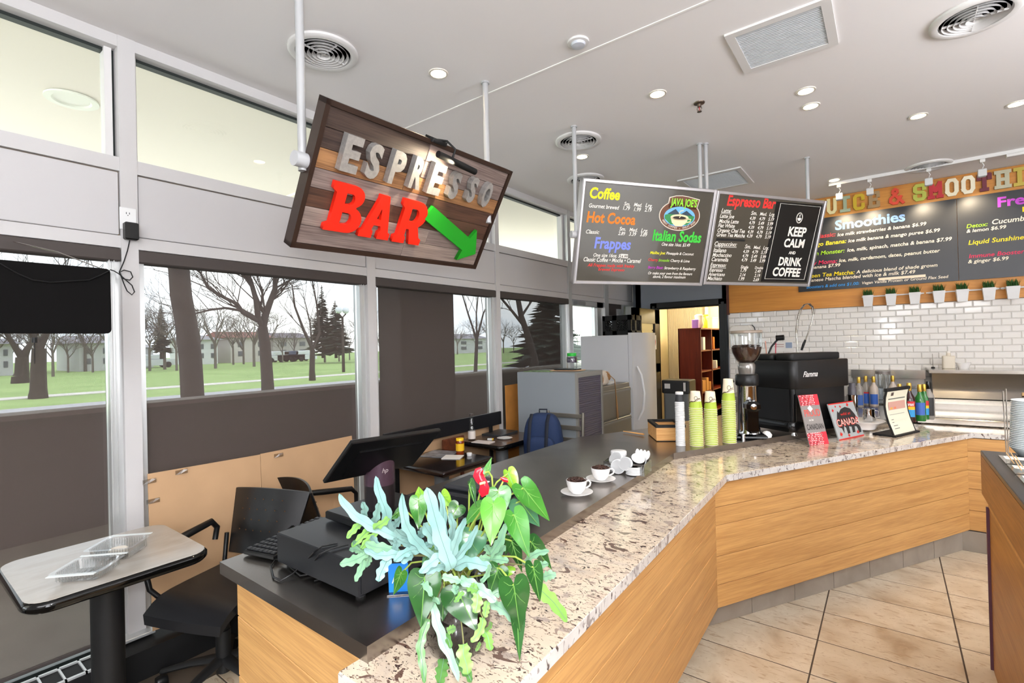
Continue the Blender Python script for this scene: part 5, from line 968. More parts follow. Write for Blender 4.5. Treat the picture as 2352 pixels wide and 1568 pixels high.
bear = [(.14, .34), (.16, .56), (.22, .70), (.26, .78), (.30, .72), (.42, .82), (.60, .86), (.78, .80), (.90, .62), (.95, .45), (.96, .30), (.94, .12), (.84, .10), (.84, .18), (.82, .28), (.74, .30), (.70, .14), (.60, .14), (.62, .30), (.52, .32), (.50, .14), (.40, .13), (.40, .30), (.34, .36), (.27, .16), (.24, .30)]
outline(t, [[(x * sx_, y * sy_) for x, y in bear]], .0006, .0012, CBLK, 'bear', lambda p_: p_)
text('CANADA', CRED, t, (.10 * sx_, .97 * sx_, .36 * sy_, .56 * sy_, .0016), 'lettering', 0, .035, .0003); text('CANADA', mat('card_pale', '#e7c9bd', .6), t, (.11 * sx_, .96 * sx_, .37 * sy_, .55 * sy_, .0021), 'lettering', 0, -.0, .0003)
text('wild at', CRED, t, (.34 * sx_, .74 * sx_, .64 * sy_, .72 * sy_, .0016), 'lettering', .2, .01, .0003)
for x, y, s_, r_ in ((.10, .80, .10, .2), (.24, .90, .07, 0), (.42, .88, .08, -.2), (.72, .90, .12, .3), (.93, .50, .10, 0), (.14, .14, .13, .2), (.42, .08, .10, -.1), (.80, .12, .12, .1)):
    c, s2_ = math.cos(r_), math.sin(r_); MB().prism([((x * sx_ + (a * c - b * s2_) * s_ * sy_), (y * sy_ + (a * s2_ + b * c) * s_ * sy_)) for a, b in LEAF], .0012, .002).build('maple_leaf', CRED, t)
# curved menu holder
A = Z(2052, 1004, HG); B = Z(2103, 992, HG); d = (B - A).normalized(); n_ = Vector((d.y, -d.x, 0)); M_ = Matrix((d, -n_, Vector((0, 0, 1)))).transposed().to_4x4(); M_.translation = A; wd_ = (B - A).length + .01
t = thing('table_menu_holder', 'curved black menu holder with a printed drinks card at the far end of the granite', 'sign', matrix=M_)
pr = [(0 + .0, .012), (.012, .05), (.03, .10), (.045, .16), (.052, .22), (.048, .28), (.035, .335)]
def strip(x0, x1, off, i0=0, i1=None):
    q = MB(); P_ = pr[i0:i1]; vs = []
    for k, (y, z) in enumerate(P_): vs += [(x0, y - off, z), (x1, y - off, z)]
    q.add(vs, [(2 * k, 2 * k + 1, 2 * k + 3, 2 * k + 2) for k in range(len(P_) - 1)]); return q
q = strip(0, wd_, 0); q.v += [(v[0], v[1] + .006, v[2]) for v in q.v]; n0 = 2 * len(pr); q.f += [tuple(i + n0 for i in reversed(f)) for f in list(q.f)]; q.f += [(2 * k, 2 * k + 2, 2 * k + 2 + n0, 2 * k + n0) for k in range(len(pr) - 1)] + [(2 * k + 1, 2 * k + 1 + n0, 2 * k + 3 + n0, 2 * k + 3) for k in range(len(pr) - 1)]; q.m = [0] * len(q.f)
q.build('back', BLKM, t, 60); MB().cbox(-.01, wd_ + .01, -.02, .13, 0, .014, .003).build('base', BLKM, t); MB().cbox(-.004, wd_ + .004, .03, .05, .325, .35, .003).build('top_clamp', BLKM, t)
pr_full = pr; strip(.018, wd_ - .018, .0012, 0, 7).build('printed_card', mat('menu_card', '#e2dfc9', .6), t)
for (z0, z1, x0, x1, c) in ((.29, .315, .08, .12, '#5a4a44'), (.262, .27, .05, wd_ - .05, '#6b6b62'), (.185, .245, .05, wd_ - .05, '#c99a8c'), (.19, .235, .075, .11, '#e0a64f'), (.19, .235, .13, .165, '#dd7f5a'), (.150, .153, .05, wd_ - .08, '#8a8a80'), (.115, .119, .055, .09, '#555'), (.095, .099, .055, .085, '#555'), (.072, .076, .055, .12, '#555'), (.052, .056, .055, .13, '#555')):
    def yat(z):
        for (ya, za), (yb, zb) in zip(pr[:-1], pr[1:]):
            if za <= z <= zb: return ya + (yb - ya) * (z - za) / (zb - za)
        return .0
    if c == '#555': c = '#555550'
    MB().quad((x0, yat(z0) - .0022 - (.0006 if c in ('#e0a64f', '#dd7f5a') else 0), z0), (x1, yat(z0) - .0022 - (.0006 if c in ('#e0a64f', '#dd7f5a') else 0), z0), (x1, yat(z1) - .0022 - (.0006 if c in ('#e0a64f', '#dd7f5a') else 0), z1), (x0, yat(z1) - .0022 - (.0006 if c in ('#e0a64f', '#dd7f5a') else 0), z1)).build('printed_block', mat('print_' + c[1:], c, .7), t)
# ------------------------------------------------------------------ syrup bottles
BP = [(.0001, 0), (.036, 0), (.038, .004), (.038, .16), (.034, .185), (.018, .215), (.0135, .235), (.0135, .285)]
def bottle(px, py, mc, lb, cap='gold', lab=None, sc=1.0, z=HS, yy=None, clear=False, txt=False):
    b = Z(px, py, z) if yy is None else Yp(px, py, yy); t = thing('syrup_bottle', lb, 'bottle', (b.x, b.y, z), 0, 'syrup bottles at the far end of the counter'); t.scale = (sc, sc, sc); an = math.atan2(-b.y, -b.x)
    MB().lathe(BP, 24).build('bottle_glass', mc, t, 60); cm = {'gold': mat('gold_foil', '#c9a24a', .3, .8), 'black': BLKG, 'silver': SSHINE, 'white': PLW}[cap]
    MB().lathe([(.0145, .235), (.0155, .24), (.0155, .285), (.013, .295), (.0001, .296)], 16).build('cap', cm, t, 60)
    if lab:
        for (z0, z1, c) in lab:
            q = MB(); vs = []; n = 10
            for k in range(n + 1): a = an - .95 + 1.9 * k / n; vs += [(.0386 * math.cos(a), .0386 * math.sin(a), z0), (.0386 * math.cos(a), .0386 * math.sin(a), z1)]
            q.add(vs, [(2 * k, 2 * k + 2, 2 * k + 3, 2 * k + 1) for k in range(n)]).build('label', mat('lab_' + c[1:], c, .5), t)
    if txt:
        Mx_ = Matrix.Rotation(an + PI / 2, 4, 'Z') @ Matrix.Rotation(PI / 2, 4, 'X'); text('Torani', PLW, t, (-.026, .028, .125, .150, .0395, Mx_), 'lettering', .25, .03, .0005)
TL = [(.118, .158, '#c3262b'), (.095, .118, '#f0b81c'), (.04, .095, '#2f8fc9')]
bottle(2090, 968, mat('dark_red_syrup', '#2a0508', .05, spec=.8), 'dark red syrup bottle with red, yellow and blue label and gold cap', 'gold', TL, 1.06, txt=True)
bottle(2114, 966, mat('green_syrup', '#1c6b26', .05, spec=.8), 'bright green syrup bottle with gold cap', 'gold', [(.05, .15, '#3f62b0')] , 1.0)
bottle(2124, 962, mat('green_syrup', ''), 'green syrup bottle showing a red and yellow label edge, behind the bright green one', 'gold', TL, .98)
bottle(2134, 962, mat('clear_syrup', '#8d8780', .05), 'tall grey bottle with black cap at the right end of the row', 'black', [(.03, .17, '#2c2b2b')], 1.06)
bottle(2068, 963, mat('dark_purple_syrup', '#1a1020', .05), 'dark purple bottle half hidden left of the red one', 'gold', [(.05, .14, '#2b3f8c')], 1.0)
bottle(1990, 930, mat('clear_syrup', ''), 'clear bottle with blue label left of the menu holder', 'gold', [(.02, .12, '#2d58a8'), (.12, .135, '#c3262b')], 1.0, HS, None); bottle(2008, 932, mat('pale_syrup', '#b9aca0', .06), 'clear bottle with blue and white label behind the metal pitcher', 'gold', [(.02, .12, '#2d58a8')], 1.0)
bottle(1974, 934, mat('clear_syrup', ''), 'clear bottle with gold cap beside the coffee machine edge', 'gold', [(.02, .12, '#365a9c')], 1.0); bottle(2052, 930, mat('pale_syrup', ''), 'pale bottle with red striped label behind the menu holder', 'gold', [(.05, .15, '#c9c3bd'), (.06, .075, '#b8383a')], 1.0)
b = Z(2030, 925, HS); t = thing('blender_jar', 'upturned clear blender jar among the bottles', 'jar', (b.x, b.y, HS)); MB().lathe([(.06, 0), (.055, .02), (.065, .25), (.068, .30)], 24).build('jar', JARG, t, 60); MB().lathe([(.068, .30), (.066, .33), (.0001, .335)], 24).build('jar_base', mat('smoke_grey', '#6e6661', .3), t, 50)
b = Z(1985, 985, HS); solo('round_platter', MB().lathe([(.0001, .03), (.05, .03), (.05, .0), (.09, .0), (.11, .04), (.15, .058), (.152, .062), (.10, .05), (.0001, .045)], 36), CERAM, 'white round cake stand holding the metal pitchers', 'plate', (b.x - .02, b.y + .04, HS), smooth=60)
solo('milk_pitcher', MB().lathe([(.0001, .0), (.034, .0), (.036, .004), (.034, .17), (.036, .19), (.033, .19), (.031, .01)], 28), CHROME, 'tall shiny metal cylinder pitcher beside the bear plaque', 'pitcher', (b.x - .07, b.y + .03, HS + .062), smooth=50)
t = thing('milk_pitcher', 'short wide metal milk pitcher on the white stand', 'pitcher', (b.x + .03, b.y + .06, HS + .062)); MB().lathe([(.0001, 0), (.040, 0), (.042, .004), (.036, .07), (.039, .085), (.036, .085), (.034, .05)], 28).build('body', CHROME, t, 50); MB().tube([(.036, 0, .075), (.062, 0, .07), (.062, 0, .025), (.040, 0, .02)], .004, 8).build('handle', CHROME, t, 60)
solo('spray_canister', MB().lathe([(.028, 0), (.028, .06), (.022, .065), (.022, .09), (.0001, .092)], 20), mat('canister_grey', '#4d4a50', .4), 'dark capped canister on top of the tall metal cylinder', 'canister', (b.x - .07, b.y + .03, HS + .252), smooth=50)
b = Yp(2176, 838, 6.75); t = thing('jug', 'cream plastic jug on the steel cabinet top', 'jug', (b.x + .01, 6.75, 1.265)); MB().rbox(-.05, .05, -.04, .04, 0, .13, .02, ch=.006).lathe([(.02, .13), (.016, .16)], 14).build('body', mat('jug_cream', '#d9d0bf', .5), t); MB().lathe([(.018, .158), (.018, .175), (.0001, .176)], 14).build('cap', mat('jug_cap', '#e7e2d8', .4), t)
b = Yp(2213, 845, 6.75); solo('small_bowl', MB().lathe([(.0001, .0), (.04, 0), (.058, .055), (.06, .06), (.056, .06), (.036, .006), (.0001, .006)], 28), CERAM, 'small white bowl beside the cream jug', 'bowl', (b.x, 6.75, 1.265), smooth=60)
b = Yp(2143, 842, 6.8); t = thing('thermometer', 'thin probe thermometer on the steel cabinet edge', 'thermometer', (b.x, 6.8, 1.265)); MB().lathe([(.018, 0), (.014, .012), (.003, .016)], 14).build('dial', BLK, t); MB().tube([(0, 0, .012), (-.002, 0, .15)], .002, 6).build('probe', CHROME, t)
# ------------------------------------------------------------------ topping case at the right
CX, CY, CZ = .345, 3.30, 1.05
t = thing('topping_case', 'wood-faced topping counter with dark top at the right edge', 'counter', (CX, CY, 0)); CASE = t
MB().cbox(.0, 1.2, -2.9, 0, CZ - .022, CZ, .003).build('top_slab', mat('dark_slab', '#2c2725', .3), t); MB().box(.0, 1.2, -2.9, -.0, .84, CZ - .022).build('front_panel', OAKD, t)
MB().box(.02, 1.2, -2.88, -.02, .78, .84).build('pale_reveal', OAK, t); q = MB().box(.022, 1.18, -2.87, -.03, .0, .78); q.build('lower_panel', wood('case_lower_wood', '#b5803f', '#96642c', .4, 1, 2), t)
MB().box(.012, .024, -.022, -.008, .0, .78).build('corner_bead', mat('plum_bead', '#5d3a4a', .4), t)
# pans recessed look: rims with shallow trays standing proud of the slab
for k in range(5):
    y1 = -.14 - k * .20; o = MB(); x0, x1 = .045, .40
    o.box(x0, x1, y1 - .185, y1 - .170, CZ, CZ + .008).box(x0, x1, y1 - .012, y1, CZ, CZ + .008).box(x0, x0 + .014, y1 - .17, y1 - .012, CZ, CZ + .008).box(x1 - .014, x1, y1 - .17, y1 - .012, CZ, CZ + .008).box(x0 + .014, x1 - .014, y1 - .17, y1 - .012, CZ, CZ + .0015)
    solo('food_pan', o, SSHINE, ['steel topping pan nearest the bowl stack', 'second steel topping pan, holding a folded paper', 'third steel topping pan from the bowl stack', 'fourth steel topping pan from the bowl stack', 'fifth steel topping pan, mostly outside the photo'][k], 'pan', (CX, CY, 0), 0, 'steel topping pans')
solo('folded_paper', MB().add([(0, 0, .002), (.13, -.01, .004), (.15, .08, .003), (.07, .12, .03), (-.01, .07, .004)], [(0, 1, 2, 3, 4)]).add([(0, 0, .0), (.13, -.01, .001), (.15, .08, .001), (-.01, .07, .001)], [(3, 2, 1, 0)]), PAPER, 'folded white paper lying in the second steel pan', 'paper', (CX + .12, CY - .48, CZ + .006))
bl = Z(2318, 1046, CZ); bm = MB().lathe([(.040, 0), (.070, .038), (.072, .040), (.070, .042), (.066, .038), (.038, .004), (.0001, .004)], 32).mesh('paper_bowl', mat('bowl_pale_blue', '#d5dee2', .5), 60)
for k in range(27):
    o = bpy.data.objects.new('paper_bowl', bm); COL.objects.link(o); o.location = (bl.x + .075 + .0004 * k, bl.y + .03, CZ + k * .0083)
    tagp(o, 'pale paper bowl in the tall stack on the topping counter' if k < 26 else 'topmost pale paper bowl of the stack on the topping counter', 'bowl', 'pale paper bowls stacked on the topping counter')
A = Z(2311, 1045, CZ + .01)
for k, (dx, px, py) in enumerate(((0, 2302, 893), (.006, 2305, 888))):
    B = PL(px, py, (A.x - .01, A.y), (A.x + 1, A.y + .3)); q = MB().tube([(0, 0, 0), B - A], .0026, 6); solo('steel_straw', q, SSHINE, ('left', 'right')[k] + ' of two thin metal straws leaning on the bowl stack', 'straw', (A.x + dx, A.y - .01, CZ + .002), 0, 'metal straws by the bowls')
for k, (p0, p1) in enumerate((((2312, 1040), (2329, 1064)), ((2321, 1038), (2346, 1080)), ((2332, 1046), (2350, 1074)))):
    A = Z(p0[0], p0[1], CZ + .06); B = Z(p1[0], p1[1], CZ + .012); q = MB().tube([(0, 0, 0), B - A], .0022, 6); solo('wooden_stick', q, mat('stick_wood', '#c9a276', .6), ('left', 'middle', 'right')[k] + ' wooden stirring stick standing in the nearest steel pan', 'stick', tuple(A), 0, 'wooden sticks in the topping pan')

# ================================================================== WINDOW-SIDE OBJECTS
def rrect(x0, x1, y0, y1, r, n=6):
    P = []
    for cx, cy, a0 in ((x1 - r, y1 - r, 0), (x0 + r, y1 - r, 90), (x0 + r, y0 + r, 180), (x1 - r, y0 + r, 270)):
        for k in range(n + 1): a = math.radians(a0 + 90 * k / n); P.append((cx + r * math.cos(a), cy + r * math.sin(a)))
    return P
LAM = ramp_mat('speckled_laminate', None, [(.35, '#a8a097'), (.5, '#b1aaa1'), (.7, '#a39c93')], 3, .22, .25, stretch=(3, 1, 1)); LAMB = ramp_mat('brown_laminate', None, [(.35, '#57463d'), (.6, '#6b584d')], 8, .25, .2); LAMK = mat('espresso_laminate', '#1d1311', .15, coat=.3)
def cafe_table(name, lb, x0, x1, y0, y1, z, top, r=.075, edge=.028, leg='post', th=.042, legm=None):
    cx, cy = (x0 + x1) / 2, (y0 + y1) / 2; t = thing(name, lb, 'table', (cx, cy, 0)); legm = legm or BLKM
    P = rrect(x0 - cx, x1 - cx, y0 - cy, y1 - cy, r)
    MB().prism(P, z - th, z - .001, ch=.012).build('edge_band', BLKG if r > .05 else LAMK, t, 50)
    MB().prism(rrect(x0 - cx + .010, x1 - cx - .010, y0 - cy + .010, y1 - cy - .010, max(.01, r - .008)), z - .003, z).build('table_top', top, t)
    MB().lathe([(.058, .02), (.058, z - th)], 24).build('column', legm, t, 50); q = MB().lathe([(.10, z - th - .012), (.10, z - th)], 20)
    q.build('mounting_plate', BLKM, t)
    for a in (0, 1): q = MB().cbox(-.27 if a == 0 else -.035, .27 if a == 0 else .035, -.035 if a == 0 else -.24, .035 if a == 0 else .24, .0, .032, .008); q.build('foot_bar', BLKM, t)
    return t
cafe_table('cafe_table', 'speckled grey table with rounded corners and a black edge, nearest the camera', -3.0, -2.385, .335, .94, .75, LAM, .085)
cafe_table('cafe_table', 'brown-topped table with black edge holding the clear bottle and laptop', -3.13, -2.62, 3.27, 3.93, .76, LAMB, .06, legm=mat('leg_grey', '#7f8387', .4, .4))
cafe_table('cafe_table', 'small dark square-cornered table holding the honey jar', -3.10, -2.49, 2.46, 3.02, .74, LAMK, .012, legm=mat('leg_grey', ''))
# clamshell on the near table
a = Z(180, 1310, .75); t = thing('clamshell_box', 'opened clear plastic clamshell food box on the speckled table', 'box', (a.x, a.y, .7505), math.atan2(.10, .06) - 1.0 + PI / 2)
def tray_half(y0, y1, h, name):
    q = MB(); x0, x1 = -.075, .075; i = .012; rr = lambda x0, x1, y0, y1, r: rrect(x0, x1, y0, y1, r, 3)
    A = rr(x0, x1, y0, y1, .02); B = rr(x0 + i, x1 - i, y0 + i, y1 - i, .016); C = rr(x0 + i + .008, x1 - i - .008, y0 + i + .008, y1 - i - .008, .012); n = len(A)
    vs = [(p_[0], p_[1], h) for p_ in A] + [(p_[0], p_[1], h) for p_ in B] + [(p_[0], p_[1], .004) for p_ in C] + [(p_[0] * .8, (p_[1] - (y0 + y1) / 2) * .8 + (y0 + y1) / 2, .001) for p_ in C]
    fs = [];
    for k in range(3):
        for j in range(n): a_ = k * n + j; b_ = k * n + (j + 1) % n; fs.append((a_, b_, b_ + n, a_ + n))
    fs.append(tuple(range(3 * n, 4 * n))); q.add(vs, fs)
    for j in range(14):
        yy = y0 + i + .01 + (y1 - y0 - .04) * j / 13
        for sx in (x0 + i + .004, x1 - i - .004): q.tube([(sx, yy, .006), (sx, yy, h - .002)], .0012, 3)
        xx = x0 + i + .01 + (x1 - x0 - .045) * j / 13
        for sy in (y0 + i + .004, y1 - i - .004): q.tube([(xx, sy, .006), (xx, sy, h - .002)], .0012, 3)
    for dx in (-.03, -.01, .01, .03): q.tube([(dx, y0 + .03, .0025), (dx, y1 - .03, .0025)], .0012, 3)
    return q.build(name, CLAM, t)
t.scale = (1.25, 1.2, 1.2); t.location = tuple(Z(240, 1296, .7505)); t.rotation_euler = (0, 0, PI / 2 - .78 + .0)
tray_half(-.15, -.005, .034, 'base_half'); tray_half(.005, .15, .045, 'lid_half'); MB().box(-.07, .07, -.005, .005, .034, .036).box(-.065, .065, -.162, -.148, .033, .035).box(-.065, .065, .148, .162, .044, .046).build('hinge_and_tab', mat('clam_edge', '#dfe6e6', .15, alpha=1), t)
MB().lathe([(.024, .006), (.028, .008), (.028, .024), (.025, .026), (.025, .010)], 24, c=(.0, .075, 0)).build('sauce_cup', mat('sauce_cup', '#d5cfc4', .15), t, 50)
# office chairs
PERF = mat('chair_plastic', '#111214', .35); FAB = mat('chair_seat_vinyl', '#1b1b1d', .42)
def office_chair(lb, x, y, rz, base=True):
    """local: faces -y, seat at z .46"""
    t = thing('office_chair', lb, 'chair', (x, y, 0), rz, 'black perforated-back chairs')
    q = MB(); n = 10; vs = []; W2 = .22; D = .225
    for j in range(n + 1):
        v = j / n; yy = -D + 2 * D * v
        for i in range(n + 1):
            u = i / n * 2 - 1; wd = W2 * (1 - .12 * max(0, v - .5)); edge = (1 - abs(u) ** 4) ; z = .47 + .006 * u * u + (-.055 * ((.28 - v) / .28) ** 2 if v < .28 else 0); vs.append((u * wd, yy, z))
    m_ = len(vs); vs2 = [(a_[0] * .97, a_[1], a_[2] - .045) for a_ in vs]; fs = []
    for j in range(n):
        for i in range(n): a_ = j * (n + 1) + i; fs.append((a_, a_ + 1, a_ + n + 2, a_ + n + 1)); fs.append((m_ + a_, m_ + a_ + n + 1, m_ + a_ + n + 2, m_ + a_ + 1))
    for i in range(n): a_ = i; fs.append((a_, m_ + a_, m_ + a_ + 1, a_ + 1)); a_ = n * (n + 1) + i; fs.append((a_, a_ + 1, m_ + a_ + 1, m_ + a_))
    for j in range(n): a_ = j * (n + 1); fs.append((a_, a_ + n + 1, m_ + a_ + n + 1, m_ + a_)); a_ = j * (n + 1) + n; fs.append((a_, m_ + a_, m_ + a_ + n + 1, a_ + n + 1))
    q.add(vs, fs[:0]); q.v = vs + vs2; q.f = fs; q.m = [0] * len(fs); q.build('seat', FAB, t, 50)
    q = MB(); nx, nz = 16, 14; vs = []
    for j in range(nz + 1):
        v = j / nz; z = .545 + .295 * v
        for i in range(nx + 1):
            u = i / nx * 2 - 1; hw = .245 * (.80 + .20 * v) ; arch = .022 * (1 - u * u) * v; yb = .215 + .11 * v - .045 * (1 - u * u) + .02; vs.append((u * hw, yb, z + arch - .02 * (1 - v) * u * u))
    m_ = len(vs); vs2 = [(a_[0], a_[1] + .012, a_[2]) for a_ in vs]; fs = []
    for j in range(nz):
        for i in range(nx): a_ = j * (nx + 1) + i; fs.append((a_, a_ + 1, a_ + nx + 2, a_ + nx + 1)); fs.append((m_ + a_, m_ + a_ + nx + 1, m_ + a_ + nx + 2, m_ + a_ + 1))
    for i in range(nx): a_ = i; fs.append((a_, m_ + a_, m_ + a_ + 1, a_ + 1)); a_ = nz * (nx + 1) + i; fs.append((a_, a_ + 1, m_ + a_ + 1, m_ + a_))
    for j in range(nz): a_ = j * (nx + 1); fs.append((a_, a_ + nx + 1, m_ + a_ + nx + 1, m_ + a_)); a_ = j * (nx + 1) + nx; fs.append((a_, m_ + a_, m_ + a_ + nx + 1, a_ + nx + 1))
    q.v = vs + vs2; q.f = fs; q.m = [0] * len(fs); bk_ = q.build('backrest', PERF, t, 50); h = MB()
    for r_ in range(4):
        for c_ in range(6):
            u = -.6 + c_ * .24 + (.12 if r_ % 2 else 0); v = .35 + r_ * .16
            if abs(u) > .7: continue
            hw = .245 * (.8 + .2 * v); yb = .215 + .11 * v - .045 * (1 - u * u) + .02; h.lathe([(.0045, 0), (.0001, .0)], 8, X=Matrix.Translation((u * hw, yb - .0012, .545 + .295 * v + .022 * (1 - u * u) * v)) @ Matrix.Rotation(PI / 2, 4, 'X'))
    o = h.build('perforations', mat('perforation_tan', '#6e5037', .8), bk_); o['kind'] = 'stuff'
    for s_ in (-1, 1):
        MB().tube([(s_ * .25, .20, .60), (s_ * .255, .22, .66), (s_ * .26, .19, .70), (s_ * .275, .06, .68), (s_ * .285, -.14, .655), (s_ * .28, -.17, .62), (s_ * .26, -.16, .50), (s_ * .22, -.12, .43)], [.014, .015, .018, .02, .018, .014, .012, .012], 10).build('armrest', BLK, t, 60)
        MB().tube([(s_ * .20, .16, .43), (s_ * .225, .235, .47), (s_ * .225, .255, .62)], .012, 8).build('back_support', BLK, t, 60)
    MB().box(-.16, .16, -.12, .12, .395, .43).build('seat_plate', BLKM, t)
    MB().lathe([(.034, .06), (.034, .26), (.028, .262), (.028, .32), (.014, .322), (.014, .40)], 20).build('gas_column', BLKM, t, 50)
    for k in range(5):
        a_ = math.radians(72 * k + 200); d = Vector((math.cos(a_), math.sin(a_), 0)); MB().tube([d * .02 + Vector((0, 0, .12)), d * .15 + Vector((0, 0, .105)), d * .29 + Vector((0, 0, .075))], [.034, .026, .018], 8, flat=.6).build('leg', BLKM, t, 60)
        c = d * .29; MB().lathe([(.001, -.022), (.026, -.022), (.028, -.015), (.028, .015), (.026, .022), (.001, .022)], 16, X=Matrix.Translation((c.x, c.y, .028)) @ Matrix.Rotation(a_ + .8, 4, 'Z') @ Matrix.Rotation(PI / 2, 4, 'Y')).build('caster', BLK, t, 50)
    return t
office_chair('black chair with a perforated back and armrests facing the speckled table', -2.63, 1.07, .38)
office_chair('black chair half hidden behind the tilted touchscreen', -2.70, 1.86, PI - .15)
# cardboards and the dark bench back
def leaning_sheet(name, lb, y0, y1, z0, z1a, z1b, m_, x=-3.12, th=.006, dx=.03):
    q = MB(); q.add([(dx, 0, 0), (dx, y1 - y0, 0), (0, y1 - y0, z1b - z0), (0, 0, z1a - z0), (dx + th, 0, 0), (dx + th, y1 - y0, 0), (th, y1 - y0, z1b - z0), (th, 0, z1a - z0)], [(0, 3, 2, 1), (4, 5, 6, 7), (0, 1, 5, 4), (3, 7, 6, 2), (0, 4, 7, 3), (1, 2, 6, 5)])
    return solo(name, q, m_, lb, 'board', (x, y0, z0))
leaning_sheet('cardboard_sheet', 'large tan cardboard sheet taped under the second window, left part', .915, 1.50, .172, .985, .975, CARDB); leaning_sheet('cardboard_sheet', 'tan cardboard sheet continuing right of the seam under the second window', 1.503, 2.16, .172, .978, .985, CARDB)
leaning_sheet('cardboard_sheet', 'tan cardboard sheet under the third window behind the dark tables', 2.45, 3.88, .172, .90, .90, CARDB, -3.135, dx=.02); leaning_sheet('plywood_board', 'orange-brown wooden board under the fourth window beside the grey cabinet', 3.99, 4.6, .172, 1.20, 1.21, PLY, -3.13, dx=.01)
TAPE = pane('clear_tape', (.93, .92, .90), .18, .15)
for k, (px, py, a_) in enumerate(((343, 1105, .6), (352, 1150, -.3), (417, 1083, .2), (640, 1045, .1))):
    p = Xp(px, py, -3.098); solo('tape_strip', MB().box(0, .001, -.03, .03, -.012, .012).add([(.0012, -.03, -.012), (.004, -.005, -.009), (.001, .01, .012), (.003, .03, .006)], [(0, 1, 2), (1, 3, 2)]), TAPE, ['crumpled clear tape at the top left corner of the cardboard', 'clear tape patch below the top left cardboard corner', 'clear tape on the cardboard top edge near the mullion', 'clear tape on the cardboard top edge above the near chair'][k], 'tape', tuple(p), 0, 'clear tape pieces on the cardboard')
solo('bench_back', MB().cbox(0, .02, 0, 1.42, .0, .125, .003), mat('bench_back_black', '#121215', .4), 'long black board standing behind the window tables', 'board', (-3.07, 2.40, .84)).rotation_euler = (0, 0, 0)
MB().box(0, .015, .1, .14, -.84, 0).box(0, .015, 1.25, 1.29, -.84, 0).build('support', BLKM, bpy.data.objects['bench_back'])
t = thing('dining_chair', 'brown wooden chair pushed in between the two dark tables', 'chair', (-2.86, 3.14, 0)); BW = wood('chair_brown', '#6a3a24', '#452417', .35, 0, 3)
MB().cbox(-.2, .2, -.13, .13, .44, .465, .006).build('seat', BW, t)
for sx in (-.18, .18):
    for sy in (-.11, .11): MB().box(sx - .015, sx + .015, sy - .015, sy + .015, 0, .44).build('leg', BW, t)
MB().cbox(-.2, -.18, -.13, .13, .70, .82, .006).build('back_rail', BW, t); MB().box(-.2, -.18, -.12, -.09, .465, .7).box(-.2, -.18, .09, .12, .465, .7).build('back_post', BW, t)
# things on the tables
b = Z(1067, 1001, .76); t = thing('glass_bottle', 'clear glass bottle with a white label on the brown table', 'bottle', (max(b.x, -3.06), 3.42, .76)); t.location = (-3.02, 3.38, .76)
b = Yp(1067, 1001, 3.36); t.location = (-3.03, 3.36, .76)
MB().lathe([(.0001, 0), (.030, 0), (.034, .004), (.034, .10), (.030, .12), (.026, .135), (.028, .15), (.018, .175), (.015, .21), (.016, .225)], 24).build('bottle_glass', JARG, t, 60); MB().lathe([(.0345, .015), (.0345, .085)], 24).build('label', mat('pale_label', '#dcd3ce', .6), t, 60); MB().lathe([(.017, .222), (.017, .24), (.0001, .241)], 16).build('cap', mat('bottle_cap_dark', '#443a36', .4), t)
b = Z(1057, 1043, .74); t = thing('honey_jar', 'amber honey jar with yellow lid and yellow label', 'jar', (b.x, b.y, .74)); MB().lathe([(.0001, 0), (.030, 0), (.033, .004), (.034, .10), (.029, .115)], 24).build('jar', mat('amber_honey', '#7a2d0c', .06, spec=.8), t, 60); MB().lathe([(.0345, .032), (.0347, .09)], 24).build('label', mat('honey_label', '#e2b41e', .5), t, 60); MB().lathe([(.031, .112), (.031, .130), (.029, .132), (.0001, .132)], 24).build('lid', mat('honey_lid', '#f1c318', .4), t, 50)
MB().lathe([(.0350, .055), (.0352, .078)], 12).build('label_print', mat('honey_print', '#a8552a', .5), t, 60) if False else None
b = Z(1078, 1046, .74); solo('sauce_pot', MB().lathe([(.0001, 0), (.018, 0), (.022, .02), (.020, .023), (.0001, .024)], 20), PLW, 'tiny white lidded pot beside the honey jar', 'pot', (b.x + .0, b.y, .74), smooth=50)
def sheet(px, py, z, w_, h_, rz, lb, name='paper_sheet', m_=PAPER, cat='paper', th=.003):
    b = Z(px, py, z); solo(name, MB().cbox(-w_ / 2, w_ / 2, -h_ / 2, h_ / 2, 0, th, .0008), m_, lb, cat, (b.x, b.y, z + .0005), rz)
sheet(1040, 1050, .74, .15, .13, .5, 'white folded paper on the dark table before the honey jar', th=.005)
solo('printed_magazine', MB().cbox(-.12, .12, -.12, .12, 0, .004, .001), mat('magazine_cover', '#8b8e94', .25, var=.3, vscale=14), 'grey printed magazine at the far end of the dark table', 'magazine', (-2.93, 2.86, .7405), .3)
solo('paper_sheet', MB().cbox(-.09, .09, -.13, .13, 0, .004, .001), PAPER, 'pale pink-white papers at the left edge of the brown table', 'paper', (-3.02, 3.42, .7605) if False else (-2.93, 3.40 + .02, .7605), .4) if False else None
q = Z(1010, 1003, .76); solo('paper_stack', MB().cbox(-.08, .08, -.10, .10, 0, .006, .001), mat('pale_pink_paper', '#d9d0cd', .8), 'pale pinkish papers at the left end of the brown table', 'paper', (-3.04, 3.56 - .02, .7605), .1) if False else None
solo('paper_stack', MB().cbox(-.09, .09, -.055, .055, 0, .006, .001), mat('pale_pink_paper', '#d9d0cd', .8), 'pale pinkish papers on the left end of the brown table', 'paper', (-2.87, 3.33, .7605), .15)
